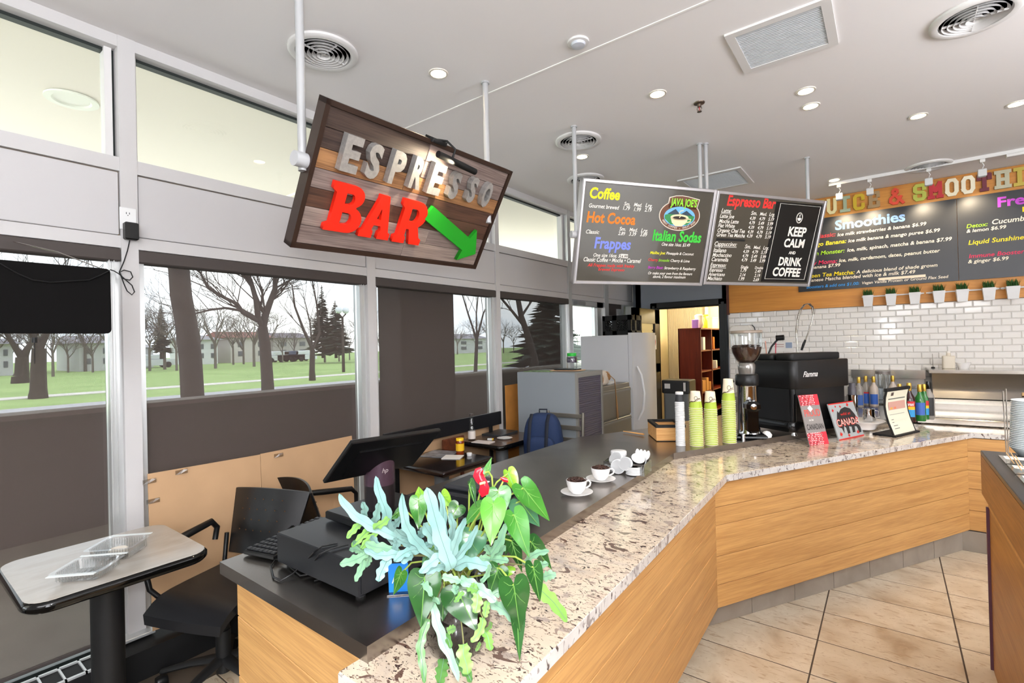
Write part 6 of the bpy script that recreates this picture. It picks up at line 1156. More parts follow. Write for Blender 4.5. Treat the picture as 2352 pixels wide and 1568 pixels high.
t = thing('laptop', 'closed grey laptop at the window end of the brown table', 'laptop', (-2.99, 3.72, .7605), .1); MB().cbox(-.11, .11, -.15, .15, 0, .010, .003).build('base', mat('laptop_grey', '#4a4c50', .35, .5), t); MB().cbox(-.11, .11, -.15, .15, .0105, .020, .003).build('lid', mat('laptop_grey', ''), t)
solo('side_plate', MB().lathe([(.0001, 0), (.04, 0), (.068, .010), (.072, .013), (.066, .013), (.04, .004), (.0001, .004)], 32), CERAM, 'small white plate on the brown table', 'plate', (-2.80, 3.55, .7603), smooth=60)
t = thing('lighter_box', 'small yellow and white packet beside the clear bottle', 'packet', (-2.90, 3.46, .7603), .5); MB().cbox(-.022, .022, -.012, .012, 0, .012, .002).build('packet', PLW, t); MB().cbox(.022, .032, -.012, .012, 0, .012, .002).build('end_cap', mat('honey_lid', ''), t)
solo('eyeglasses', MB().tube([(-.06, 0, .004), (-.03, .015, .004), (0, 0, .004), (.03, .015, .004), (.06, 0, .004)], .0018, 6), SSHINE, 'thin wire keys or glasses lying on the brown table', 'glasses', (-2.84, 3.68, .762), .6)
# metal ladder-back chair and backpack
CHM = mat('chair_metal_grey', '#8c867c', .35, .7)
t = thing('metal_chair', 'grey metal ladder-back chair with the blue backpack hung on it', 'chair', (-2.36, 3.66, 0), -.0); t.scale = (1, 1, 1.07)
MB().cbox(-.2, .2, -.2, .18, .44, .47, .01).build('seat', LAMK, t)
for sx in (-.185, .185):
    MB().tube([(sx, -.18, 0), (sx, -.18, .44)], .013, 8).build('leg', CHM, t, 60); MB().tube([(sx, .21, 0), (sx, .19, .44), (sx, .23, .93)], .014, 8).build('leg', CHM, t, 60)
for k in range(4): z = .58 + k * .10; MB().cbox(-.175, .175, .192 + .038 * (z - .44) / .49 + .001, .206 + .038 * (z - .44) / .49 + .001, z, z + .035, .003).build('back_slat', CHM, t)
NAVY = mat('navy_cloth', '#1d3157', .75, bump=.3, bscale=120)
t = thing('backpack', 'navy blue backpack hanging on the ladder-back chair by the window tables', 'backpack', (-2.48, 3.70, .53), .35); t.scale = (1.15, 1.1, 1.12)
def puff(sx, sy, sz, cz, e=.55, n=24, m_=14, cx=0, cy=0):
    q = MB(); prof = []
    vs = []; fs = []
    for k in range(m_ + 1):
        ph = -PI / 2 + PI * k / m_; c = abs(math.cos(ph)) ** e; s_ = math.copysign(abs(math.sin(ph)) ** e, math.sin(ph))
        for j in range(n):
            a_ = 2 * PI * j / n; ca = math.copysign(abs(math.cos(a_)) ** .6, math.cos(a_)); sa = math.copysign(abs(math.sin(a_)) ** .6, math.sin(a_)); tap = 1 - .18 * max(0, s_); vs.append((cx + sx * c * ca * tap, cy + sy * c * sa, cz + sz * s_))
    for k in range(m_):
        for j in range(n): a_ = k * n + j; b_ = k * n + (j + 1) % n; fs.append((a_, b_, b_ + n, a_ + n))
    return q.add(vs, fs)
puff(.155, .085, .21, .21).build('bag_body', NAVY, t, 60); puff(.12, .04, .11, .14, cy=-.085).build('front_pocket', NAVY, t, 60)
for sx in (-.075, .06): MB().tube([(sx, -.05, .415), (sx - .005, -.095, .36), (sx - .01, -.13, .20), (sx - .02, -.12, .05)], .014, 8, flat=.4).build('strap', mat('strap_dark', '#111827', .7), t, 60)
MB().tube([(-.03, .02, .41), (-.03, .02, .445), (.03, .02, .445), (.03, .02, .41)], .006, 6).build('top_loop', mat('strap_dark', ''), t, 60); MB().tube([(-.15, -.03, .06), (-.20, -.05, .04), (-.19, -.06, -.0), (-.14, -.04, .01)], .006, 6).build('side_loop', mat('strap_dark', ''), t, 60)
# tambour cabinet + things on it
CG = mat('cabinet_grey', '#8b9196', .5); CD = mat('cabinet_trim', '#86847f', .45)
t = thing('tambour_cabinet', 'grey metal cabinet with a closed dark roller shutter front', 'cabinet', (-2.93, 3.94, 0)); cw_, cdp, chh = .67, .51, 1.345
MB().cbox(0, cw_ - .02, 0, cdp, 0, chh, .004).build('body', CG, t); MB().box(cw_ - .02, cw_, 0, .03, 0, chh).box(cw_ - .02, cw_, cdp - .03, cdp, 0, chh).box(cw_ - .02, cw_, .03, cdp - .03, chh - .045, chh).box(cw_ - .02, cw_, .03, cdp - .03, 0, .50).build('front_frame', CD, t)
for k in range(40): z = .505 + k * .0198; MB().cbox(cw_ - .018, cw_ - .006, .032, cdp - .032, z, z + .0185, .003).build('shutter_slat', mat('shutter_slate', '#55505c', .5), t)
b = (-2.72, 4.15)
solo('magazine', MB().cbox(-.14, .14, -.1, .1, 0, .004, .001), mat('mag_green', '#6f8c5c', .5, var=.6, vscale=20), 'colourful magazine lying flat at the left of the cabinet top', 'magazine', (-2.76, 4.10, 1.3455), .1)
t = thing('serving_tray', 'black tray with a pale wooden rim under the green-lidded jar', 'tray', (-2.52, 4.22, 1.3502), .1); MB().prism(rrect(-.16, .16, -.11, .11, .05), 0, .006).build('wooden_rim', mat('tray_wood', '#c9a27c', .5), t); MB().prism(rrect(-.12, .12, -.1, .1, .05), .006, .018, ch=.004).build('tray', BLK, t)
t = thing('snack_jar', 'clear jar with a bright green lid and dark snacks on the cabinet', 'jar', (-2.47, 4.22, 1.369)); MB().lathe([(.0001, 0), (.048, 0), (.052, .005), (.052, .06), (.055, .09), (.050, .115), (.042, .125)], 24).build('jar', JARG, t, 60)
MB().lathe([(.0001, .06), (.048, .06), (.05, .085), (.044, .11), (.0001, .112)], 18).build('snacks', mat('dark_snacks', '#3b2a44', .5, var=.5, vscale=70), t, 60); MB().lathe([(.045, .122), (.046, .126), (.046, .15), (.043, .152), (.0001, .152)], 24).build('lid', mat('green_lid', '#26b23a', .35), t, 50)
# lateral file + handbag
LG = mat('file_taupe', '#7f7a71', .4, .2)
t = thing('lateral_file', 'low taupe metal file cabinet between the roller cabinet and the refrigerator', 'cabinet', (-3.0, 4.50, 0)); MB().cbox(0, .55, 0, 1.0, 0, 1.14, .004).build('body', LG, t)
for z0, z1 in ((.06, .40), (.42, .76), (.78, 1.09)): d = MB().cbox(.552, .57, .01, .99, z0, z1, .004).build('drawer', LG, t); MB().box(.57, .58, .02, .98, z1 - .035, z1 - .02).build('handle', CD, d)
hb = Z(1386, 892, 1.141); t = thing('handbag', 'white and tan leather handbag with a hanging tan strap', 'bag', (-2.56, 4.93, 1.141), .1); TAN = mat('tan_leather', '#a5794c', .5)
puff(.10, .15, .085, .085, .5).build('bag_body', mat('bag_white', '#d9cfc4', .6, var=.15, vscale=12), t, 60); puff(.105, .07, .06, .10, .6, cy=.09).build('side_panel', TAN, t, 60); puff(.103, .05, .07, .09, .6, cy=-.11).build('side_panel', TAN, t, 60)
MB().tube([(.06, .0, .15), (.08, .05, .15), (.155, .10, .06), (.16, .12, -.12), (.16, .13, -.36), (.16, .15, -.38), (.165, .16, -.36), (.16, .13, -.12)], .008, 6, flat=.5).build('strap', TAN, t, 60); MB().tube([(.05, -.08, .13), (.09, -.10, .10), (.10, -.12, .04)], .006, 6).build('strap', TAN, t, 60)
solo('red_booklet', MB().cbox(-.07, .07, -.10, .10, 0, .008, .002), mat('booklet_red', '#b3283c', .5), 'red booklet behind the handbag on the file cabinet', 'booklet', (-2.66, 5.15, 1.165), .3); solo('paper_pile', MB().cbox(-.1, .1, -.12, .12, 0, .012, .002).cbox(-.08, .09, -.1, .11, .012, .022, .002), PAPER, 'loose pile of papers on the file cabinet beside the refrigerator', 'paper', (-2.62, 5.2, 1.141), .2)
# refrigerator and crate
FW = mat('fridge_white', '#cfd0d3', .35); t = thing('refrigerator', 'tall white refrigerator with a bowed door and long curved handle', 'refrigerator', (-3.13, 5.58, 0))
MB().cbox(0, .64, 0, .76, .03, 1.70, .008).build('body', FW, t); MB().box(.02, .62, .02, .74, 0, .03).build('plinth', BLKM, t)
def bowed(z0, z1): 
    P = [(.645, .005), (.69, .005)] + [(.69 + .055 * math.sin(PI * k / 12), .03 + .70 * k / 12) for k in range(13)] + [(.69, .755), (.645, .755)]
    return MB().prism(P, z0, z1)
MB().add([(0, 0, 0)], []); d = bowed(.10, 1.725).build('door', FW, t, 30); MB().box(.635, .648, .01, .75, .1, 1.69).build('door_seal', mat('seal_grey', '#9a9aa0', .6), t)
MB().tube([(.725, .06, 1.32), (.775, .065, 1.22), (.805, .07, 1.0), (.785, .065, .80), (.725, .06, .68)], [.012, .015, .016, .015, .012], 10).build('handle', PLW, d, 60)
t = thing('milk_crate', 'black plastic milk crate on top of the refrigerator', 'crate', (-2.83, 5.62, 1.7015), 0); s_ = .33; hh = .24
def lattice(w_, h_):
    q = MB(); q.box(0, w_, -.008, .008, 0, .05).box(0, w_, -.008, .008, h_ - .06, h_).box(0, .03, -.008, .008, 0, h_).box(w_ - .03, w_, -.008, .008, 0, h_).box(w_ * .36, w_ * .52, -.008, .008, 0, h_)
    for k in range(11):
        x0 = .02 + k * (w_ - .04) / 10; 
        for sg in (-1, 1):
            xa, xb = x0, x0 + sg * (h_ - .11); xa2 = min(max(xb, .01), w_ - .01); f = (xa2 - xa) / (xb - xa); q.tube([(xa, 0, .05), (xa2, 0, .05 + (h_ - .11) * f)], .006, 4)
    return q
for X_ in (Matrix.Identity(4), Matrix.Translation((0, s_, 0)), Matrix.Rotation(PI / 2, 4, 'Z'), Matrix.Translation((s_ + .03, 0, 0)) @ Matrix.Rotation(PI / 2, 4, 'Z')):
    q = lattice(s_ + .03 if X_.to_euler().z < .1 else s_, hh); q.v = [tuple(X_ @ Vector(v)) for v in q.v]; q.build('lattice_side', BLKM, t)
MB().box(0, s_ + .03, 0, s_, 0, .012).build('base', BLKM, t)
# hung black panel (screen seen from behind) with its cable, outlet and adapter
TVD = 2.3
A = Xp(252, 618, -2.62); t = thing('wall_screen', 'large thin black screen with rounded corners hung before the leftmost window', 'screen', (-2.62, A.y, A.z)); y_l = A.y; zb = Xp(252, 766, -2.62).z
MB().prism([(y - 1.2 + .0, z) for y, z in [(p_[0] + 1.2, p_[1]) for p_ in rrect(-1.15, 0, zb - A.z, 0, .018)]], -.012, .012, X=Matrix(((0, 0, 1, 0), (1, 0, 0, 0), (0, 1, 0, 0), (0, 0, 0, 1))), ch=.003).build('panel', mat('screen_back', '#0a0909', .85, spec=.15), t)
c_ = [Xp(x, y, -2.60) - Vector((-2.62, A.y, A.z)) for x, y in ((0, 605), (40, 628), (75, 643), (115, 648), (165, 645), (205, 643), (235, 630), (252, 621))]; MB().tube(c_, .003, 6).build('cable', BLKM, t, 60)
for yy in (-.02, -1.1): MB().tube([(0, yy, -.004), (-.25, yy - .10, .09), (-.50, yy - .20, .155)], .0025, 5).build('hanging_chain', SSHINE, t)
p = Xp(79, 775, -2.62); MB().lathe([(.008, -.02), (.008, .0)], 10, c=tuple(p - Vector((-2.62, A.y, A.z)))).tube([p - Vector((-2.62, A.y, A.z + .02)), p - Vector((-2.62, A.y, A.z + .10))], .0015, 5).build('dangling_plug', BLKM, t)
p = Xp(293, 503, W); t = thing('wall_outlet', 'white double outlet plate on the mullion above the second window', 'outlet', (W + .001, p.y, p.z)); MB().cbox(0, .006, -.035, .035, -.058, .058, .002).build('cover_plate', PLW, t)
for dz in (-.028, .024): MB().box(.006, .0065, -.008, -.005, dz, dz + .010).box(.006, .0065, .005, .008, dz, dz + .010).box(.006, .0065, -.002, .002, dz - .008, dz - .004).build('socket_slots', DGREY, t)
p2 = Xp(297, 533, W); t = thing('power_adapter', 'black plug-in power adapter with a looped cable hanging from the outlet', 'adapter', (W + .009, p2.y, p2.z)); MB().cbox(0, .035, -.030, .030, -.045, .045, .006).build('adapter_body', BLK, t)
o0 = Vector((W + .009, p2.y, p2.z)); C = [Xp(x, y, W + .02) - o0 for x, y in ((298, 552), (293, 575), (285, 600), (277, 618), (274, 625), (283, 640), (298, 643), (305, 636), (300, 624), (285, 620), (275, 625), (284, 650), (292, 668), (303, 677), (309, 670), (303, 655), (288, 642), (275, 630), (262, 622), (253, 619))]
C = [v if i < 15 else v + Vector((.0 + .02 * 0, 0, 0)) for i, v in enumerate(C)]; MB().tube(C, .0028, 6).build('looped_cable', BLKM, t, 60)

# ================================================================== TILL AREA
p1, p2 = Z(638, 1299, HS), Z(823, 1384, HS); t = thing('cash_drawer', 'large flat black cash drawer on the steel top, nearest the camera', 'cash drawer', (p1.x, p1.y, HS), math.atan2(p2.y - p1.y, p2.x - p1.x)); wd = (p2 - p1).length
MB().cbox(0, wd, 0, .44, .012, .108, .003).build('body', mat('drawer_black', '#1a1b1e', .3, var=.0), t); MB().box(wd - .001, wd + .003, .01, .43, .02, .098).build('drawer_front', mat('drawer_black', ''), t)
for x in (.03, wd - .03):
    for y in (.03, .41): MB().lathe([(.014, 0), (.014, .012)], 12, c=(x, y, 0)).build('rubber_foot', DGREY, t)
p = Z(615, 1288, HS); t = thing('keyboard', 'black compact keyboard tucked behind the cash drawer', 'keyboard', (-1.74, .87, HS), .25); MB().cbox(-.05, .09, -.07, .28, .004, .020, .004).build('case', BLK, t)
kq = MB().cbox(0, .017, 0, .017, 0, .006, .002).mesh('key', mat('key_black', '#1c1d20', .4))
for i in range(7):
    for j in range(13): o = bpy.data.objects.new('key', kq); COL.objects.link(o); o.parent = t; o.location = (-.045 + i * .0188, -.062 + j * .0255, .020)
lb_ = MB()
zt = HS + .108
cpts = [(775, 1247, zt + .004), (740, 1254, zt + .004), (722, 1268, zt + .004), (700, 1290, .95), (672, 1318, .93), (645, 1333, .925), (628, 1325, .925), (622, 1300, .925), (632, 1285, .93), (650, 1282, .935), (665, 1300, .928), (690, 1322, .926), (712, 1318, .925), (733, 1318, .925), (736, 1330, .925), (722, 1334, .925)]
A = Z(775, 1247, zt + .004); solo('black_cable', MB().tube([Z(x, y, z) - A for x, y, z in cpts], .0028, 6), BLK, 'black cable looping over the cash drawer onto the steel top, left strand', 'cable', tuple(A), smooth=60)
cpts = [(800, 1250, zt + .005), (760, 1260, zt + .005), (735, 1272, zt + .003), (712, 1300, .94), (712, 1316, .926), (690, 1310, .925), (700, 1298, .93), (740, 1308, .926), (755, 1318, .926), (748, 1326, .926), (730, 1322, .926)]
A = Z(800, 1250, zt + .005); solo('black_cable', MB().tube([Z(x, y, z) - A for x, y, z in cpts], .0025, 6), BLK, 'second black cable crossing the cash drawer edge, right strand', 'cable', tuple(A), smooth=60)
# touchscreen till
t = thing('till_base', 'flat black till base with a slanted purple-grey cylinder stand', 'till', (-1.43, 1.10, zt), .0)
MB().cbox(-.13, .13, -.13, .15, .006, .034, .004).build('base', mat('till_base_black', '#0a0a0b', .3), t)
SM_ = mat('stand_purple', '#44303c', .35, .4, bump=.2, bscale=300); q = MB(); n = 36; prof_ = []
vs = []; cx_, cy_ = .0, -.0; R_ = .052
for z_, sl in ((.034, 0), (.118, 0), (.238, 1)):
    for j in range(n):
        a_ = 2 * PI * j / n; x, y = R_ * math.cos(a_), R_ * math.sin(a_); vs.append((x, y, z_ + (.9 * (x) + .12 * y if sl else 0)))
q.add(vs[:2 * n], [(j, (j + 1) % n, n + (j + 1) % n, n + j) for j in range(n)] + [tuple(range(n - 1, -1, -1))]); q.build('stand_foot', mat('stand_dark', '#1d181b', .35, .3), t, 50)
q = MB(); q.add([(v[0] * 1.01, v[1] * 1.01, v[2]) for v in vs[n:]], [(j, (j + 1) % n, n + (j + 1) % n, n + j) for j in range(n)] + [tuple(range(n, 2 * n))]); q.build('stand_cylinder', SM_, t, 50)
an = math.atan2(-1.10, 1.43) ; Mx_ = Matrix.Translation((0, 0, 0)) @ Matrix.Rotation(an + PI / 2 + .35, 4, 'Z') @ Matrix.Rotation(PI / 2, 4, 'X'); text('hp', mat('logo_silver', '#c9c4c4', .3, .6), t, (-.010, .012, .165, .181, .0530, Mx_), 'logo', .3, .0, .0004)
MBd = Board(Vector((-.7674, .6068, -.2068)) * 1.78 + CAM, (.030, .9985, -.045), (.727, .009, .686))
cr_ = [MBd.p(*c) for c in ((808, 1018), (1015, 990), (948, 1068), (745, 1112))]; x0 = (cr_[0][0] + cr_[3][0]) / 2; x1 = (cr_[1][0] + cr_[2][0]) / 2; y1 = (cr_[0][1] + cr_[1][1]) / 2; y0 = (cr_[2][1] + cr_[3][1]) / 2
t2 = thing('touchscreen', 'wide black touchscreen tilted away on the cylinder stand, back towards us', 'screen', matrix=MBd.M); MB().cbox(x0, x1, y0, y1, -.016, 0, .003).build('housing', mat('screen_housing', '#0b0b0c', .3), t2); MB().box(x0 + .006, x1 - .006, y0 + .006, y1 - .006, -.0175, -.016).build('glass_front', BLKG, t2); MB().box(x0 + .05, x1 - .05, y0 + .03, y1 - .05, 0, .006).build('rear_cover', mat('screen_housing', ''), t2)
# receipt printer behind the plant
p = Z(1110, 1180, HS); t = thing('receipt_printer', 'black receipt printer behind the anthurium leaves', 'printer', (-1.50, 1.45, HS), .1); MB().cbox(0, .33, -.0, .26, 0, .10, .01).build('body', mat('printer_black', '#1c1d20', .4), t); MB().cbox(.01, .32, .02, .20, .10, .125, .01).build('cover', mat('printer_lid', '#26272b', .4), t); MB().cbox(.12, .17, .10, .13, .125, .13, .002).build('paper_curl', PAPER, t); MB().box(.33, .336, .03, .22, .02, .06).build('slot_plate', DGREY, t)
# small blue card in a clear stand
p = Z(905, 1362, HS); t = thing('card_stand', 'clear stand with a bright blue card leaning behind the fern', 'sign', (p.x + .01, p.y + .01, HS), .75); t.scale = (.62, .62, .9); MB().cbox(-.05, .05, -.03, .03, 0, .004, .001).build('foot', CLAM, t); MB().box(-.045, .045, -.001, .001, .004, .10, X=Matrix.Rotation(.18, 4, 'X')).build('blue_card', mat('card_blue', '#1d7fd6', .4), t)
Mx_ = Matrix.Rotation(.18 + PI / 2, 4, 'X'); text('ANZ', PLW, t, (-.03, .03, .03, .055, .0016, Mx_), 'lettering', 0, .02, .0003) if False else text('AN', PLW, t, (-.03, .01, .035, .055, .0016, Mx_), 'lettering', 0, .02, .0003)

# ================================================================== POTTED ANTHURIUM AND BLUE FERN
pz = (-.865, .885)
t = thing('potted_plant', 'anthurium and blue fern sharing a glossy black pot on the granite', 'plant', (pz[0], pz[1], HG)); PO = Vector((pz[0], pz[1], HG)); PLT = t
MB().lathe([(.0001, 0), (.062, 0), (.068, .006), (.084, .05), (.088, .10), (.086, .135), (.090, .140), (.090, .150), (.084, .150), (.080, .138), (.0001, .132)], 36).build('pot', mat('pot_gloss_black', '#0a0908', .1, coat=.6), t, 60)
MB().lathe([(.0001, .142), (.05, .140), (.08, .136)], 20).build('soil', mat('potting_soil', '#3a2116', .9, bump=1, bscale=60, var=.5, vscale=50), t)
def leafm(name, c, c2, rough=.25, coat=.3, tr=.25):
    m = bpy.data.materials.new(name); m.use_nodes = True; n = m.node_tree.nodes; l = m.node_tree.links; b = n['Principled BSDF']
    tx = n.new('ShaderNodeTexCoord'); nz = n.new('ShaderNodeTexNoise'); nz.inputs['Scale'].default_value = 14; nz.inputs['Detail'].default_value = 3; l.new(tx.outputs['Object'], nz.inputs['Vector'])
    r = n.new('ShaderNodeValToRGB'); r.color_ramp.elements[0].position = .35; r.color_ramp.elements[1].position = .65; r.color_ramp.elements[0].color = hexc(c2); r.color_ramp.elements[1].color = hexc(c)
    l.new(nz.outputs['Fac'], r.inputs[0]); l.new(r.outputs[0], b.inputs['Base Color']); b.inputs['Roughness'].default_value = rough; b.inputs['Coat Weight'].default_value = coat
    bp = n.new('ShaderNodeBump'); bp.inputs['Strength'].default_value = .25; bp.inputs['Distance'].default_value = .002; l.new(nz.outputs['Fac'], bp.inputs['Height']); l.new(bp.outputs[0], b.inputs['Normal']); MATS[name] = m; return m
LG_ = [leafm('leaf_bright', '#5a9e30', '#4a8a2a', .22), leafm('leaf_mid', '#42822e', '#356f2a', .25), leafm('leaf_dark', '#2c5c27', '#234b22', .22), leafm('leaf_lime', '#86b52c', '#74a526', .3), leafm('leaf_grey', '#4f8560', '#3f7350', .3)]
VEIN = mat('leaf_vein', '#6a9c48', .4); STEM = mat('leaf_stem', '#a9bf57', .4)
FB = leafm('fern_blue', '#93b7b2', '#7da5a0', .42, .15); FBG = leafm('fern_blue_green', '#8bb48e', '#78a585', .42, .15); FG = leafm('fern_green', '#85b157', '#6d9c48', .4, .2); FGD = leafm('fern_deep', '#5f9048', '#4b7c3c', .4, .2)
def sp(px, py, d):
    """plant-space point seen at a photo pixel, kept above the counter tops"""
    r_ = ray(px, py); p = CAM + r_ * d
    zmin = HS + .012 if p.x < -1.0 else HG + .010
    if p.y > .67 and p.x < -.63 and p.z < zmin: p = CAM + r_ * ((zmin - CH) / r_.z)
    return p
def P6(x, y): return 760 + x / 2.969, 1040 + y / 2.969
def ribbon_from(rows):
    q = MB(); n = len(rows[0]); q.add([v for r_ in rows for v in r_], [(k * n + i, k * n + i + 1, (k + 1) * n + i + 1, (k + 1) * n + i) for k in range(len(rows) - 1) for i in range(n - 1)]); return q
def heart_leaf(b, tip, wpx, d0, d1, m_, fold=.25, twist=0, stem=True, droop=.03, name='leaf'):
    B = sp(*P6(*b), d0) ; T = sp(*P6(*tip), d1); ax = T - B; ln = ax.length; view = (B - CAM).normalized(); side = ax.cross(view).normalized()
    if twist: side = Matrix.Rotation(twist, 3, ax.normalized()) @ side
    nrm = side.cross(ax).normalized(); nrm = -nrm if nrm.dot(view) > 0 else nrm; w_ = wpx / 2.969 * ((d0 + d1) / 2) / FPX / 2
    K = [(-.17, .0, .62), (-.14, .30, .80), (-.08, .48, .95), (0, .0, 1.02), (.12, 0, 1.04), (.25, 0, .98), (.4, 0, .84), (.55, 0, .66), (.7, 0, .46), (.83, 0, .26), (.93, 0, .10), (1, 0, 0)]
    rows = []
    for s_ in (-1, 1):
        R = []
        for (v, inn, out) in ((-.20, .42, .50), (-.19, .25, .72), (-.13, .12, .90), (-.06, .03, .98), (0, 0, 1.02), (.12, 0, 1.04), (.25, 0, .97), (.4, 0, .83), (.55, 0, .64), (.7, 0, .44), (.83, 0, .26), (.93, 0, .11), (1, 0, .004)):
            row = []
            for i in range(6):
                u = inn + (out - inn) * i / 5; z_ = fold * u * u * .5 + .05 * math.sin(u * 5 + v * 9) * .25; dz = -droop * max(0, v) ** 2 * ln * 2
                row.append(B + ax * v + side * (s_ * u * w_) + nrm * (-z_ * w_ * .8 + dz + .06 * w_ * math.sin(v * 8 + s_)) - PO)
            R.append(row)
        rows.append(R)
    q = MB()
    for R in rows:
        n = 6; q.add([v for r_ in R for v in r_], [(k * n + i, k * n + i + 1, (k + 1) * n + i + 1, (k + 1) * n + i) for k in range(len(R) - 1) for i in range(n - 1)])
    o = q.build(name, m_, PLT, 60)
    pts = [B + ax * v + nrm * (.0012 - droop * v * v * ln * 2 + .06 * w_ * math.sin(v * 8) * .0) - PO + nrm * .0006 for v in (0, .25, .5, .75, .97)]; q = MB(); q.tube(pts, [.0014, .0012, .001, .0007, .0003], 5)
    for s_ in (-1, 1):
        for (v0, u1, v1) in ((0, .62, -.10), (0, .66, .18), (.12, .60, .40)):
            q.tube([B + ax * v0 + nrm * .0008 - PO, B + ax * ((v0 + v1) / 2 + .03) + side * s_ * u1 * .5 * w_ - nrm * (fold * u1 * u1 * .125 * w_ * .8 - .001) - PO, B + ax * v1 + side * (s_ * u1 * w_) - nrm * (fold * u1 * u1 * .5 * w_ * .8 - .0008) - PO], [.0006, .0005, .0003], 4)
    q.build('vein', VEIN, o)
    if stem:
        S0 = Vector((random.uniform(-.03, .03), random.uniform(-.03, .03), .138)); E_ = B - PO; M_ = S0.lerp(E_, .55) + Vector((0, 0, .05)); MB().tube([S0, S0.lerp(M_, .5) + Vector((0, 0, .015)), M_, M_.lerp(E_, .6) + Vector((0, 0, .012)), E_], .0021, 6).build('stem', STEM, PLT, 60)
    return o
HL = [((1108, 350), (1092, 630), 175, 1.02, .97, 0, .35, 0), ((1252, 425), (1352, 712), 165, 1.04, .98, 1, .3, .1), ((1142, 262), (1165, 455), 170, 1.10, 1.08, 1, .2, 0), ((1212, 135), (1277, 300), 105, 1.12, 1.10, 3, .8, .5), ((1314, 238), (1496, 472), 150, 1.10, 1.12, 1, .35, .1),
      ((1290, 330), (1428, 508), 170, 1.18, 1.20, 4, .2, 0), ((1368, 606), (1508, 805), 125, 1.10, 1.12, 2, .3, .4), ((1247, 902), (1292, 1232), 205, .98, 1.0, 2, .25, 0), ((1270, 1010), (1282, 1432), 115, 1.03, 1.0, 2, .3, .3), ((1382, 780), (1425, 1025), 115, 1.02, 1.03, 2, .3, .2),
      ((640, 852), (612, 1198), 225, 1.0, .98, 2, .3, 0), ((862, 930), (992, 1215), 250, 1.06, 1.02, 2, .2, 0), ((960, 560), (900, 790), 215, 1.12, 1.10, 4, .2, 0), ((598, 322), (596, 522), 125, 1.20, 1.18, 1, .25, 0), ((615, 300), (600, 226), 80, 1.24, 1.26, 3, .5, .3),
      ((948, 212), (985, 370), 85, 1.14, 1.10, 2, .7, .9), ((1062, 130), (1098, 28), 50, 1.16, 1.18, 1, .5, .3), ((1140, 790), (1080, 962), 150, 1.04, 1.03, 2, .3, 0), ((868, 362), (800, 470), 120, 1.18, 1.16, 2, .3, 0), ((1032, 360), (905, 490), 130, 1.16, 1.12, 1, .3, .5), ((480, 820), (420, 975), 95, 1.12, 1.14, 1, .3, .4),
      ((470, 400), (400, 450), 80, 1.25, 1.27, 1, .3, .6), ((1235, 600), (1300, 820), 110, 1.10, 1.09, 2, .3, .5), ((770, 960), (760, 1150), 140, 1.12, 1.10, 2, .3, .2), ((1195, 780), (1180, 860), 130, 1.14, 1.12, 3, .2, .2), ((760, 285), (830, 375), 90, 1.24, 1.2, 3, .3, .4), ((1200, 560), (1190, 700), 120, 1.14, 1.13, 2, .3, .3), ((700, 640), (620, 760), 110, 1.15, 1.12, 4, .3, .3)]
for i, (b, tp, wx, d0, d1, mi, fo, tw) in enumerate(HL): heart_leaf(b, tp, wx, d0, d1, LG_[mi], fo, tw)
# red flowers
def flower(pts, ws, d, m_, name='flower', sp_=None):
    P = [sp(*P6(*p_), d) - PO for p_ in pts]; rows = []; vw = ((P[0] + PO) - CAM).normalized(); n = len(P)
    for i, p_ in enumerate(P):
        tg = (P[min(i + 1, n - 1)] - P[max(i - 1, 0)]).normalized(); sd = tg.cross(vw).normalized(); w_ = ws[i] / 2.969 * d / FPX / 2
        rows.append([p_ + sd * (u * w_) + vw * (-.35 * w_ * (1 - u * u)) for u in (-1, -.6, -.2, .2, .6, 1)])
    return ribbon_from(rows).build(name, m_, PLT, 60)
RFL = mat('spathe_red', '#d3182c', .15, coat=.5)
f = flower([(1030, 108), (1010, 125), (1005, 150), (1020, 180), (1040, 205), (1048, 235), (1040, 270), (1030, 300)], [30, 62, 72, 66, 56, 66, 70, 8], 1.10, RFL, 'red_flower'); MB().tube([sp(*P6(1018, 210), 1.095) - PO, sp(*P6(1050, 200), 1.09) - PO], .0028, 8).build('spadix', mat('spadix_cream', '#e9d79a', .5), f, 60)
MB().tube([Vector((.01, .02, .14)), sp(*P6(1105, 240), 1.13) - PO, sp(*P6(1098, 160), 1.13) - PO, sp(*P6(1075, 128), 1.12) - PO, sp(*P6(1055, 132), 1.11) - PO], .0022, 6).build('stem', STEM, PLT, 60)
flower([(1156, 168), (1180, 180), (1210, 188), (1240, 187), (1258, 185)], [8, 30, 26, 18, 3], 1.12, RFL, 'red_flower'); MB().tube([sp(*P6(1178, 186), 1.125) - PO, sp(*P6(1140, 262), 1.12) - PO, Vector((.02, .01, .14))], .002, 6).build('stem', STEM, PLT, 60)
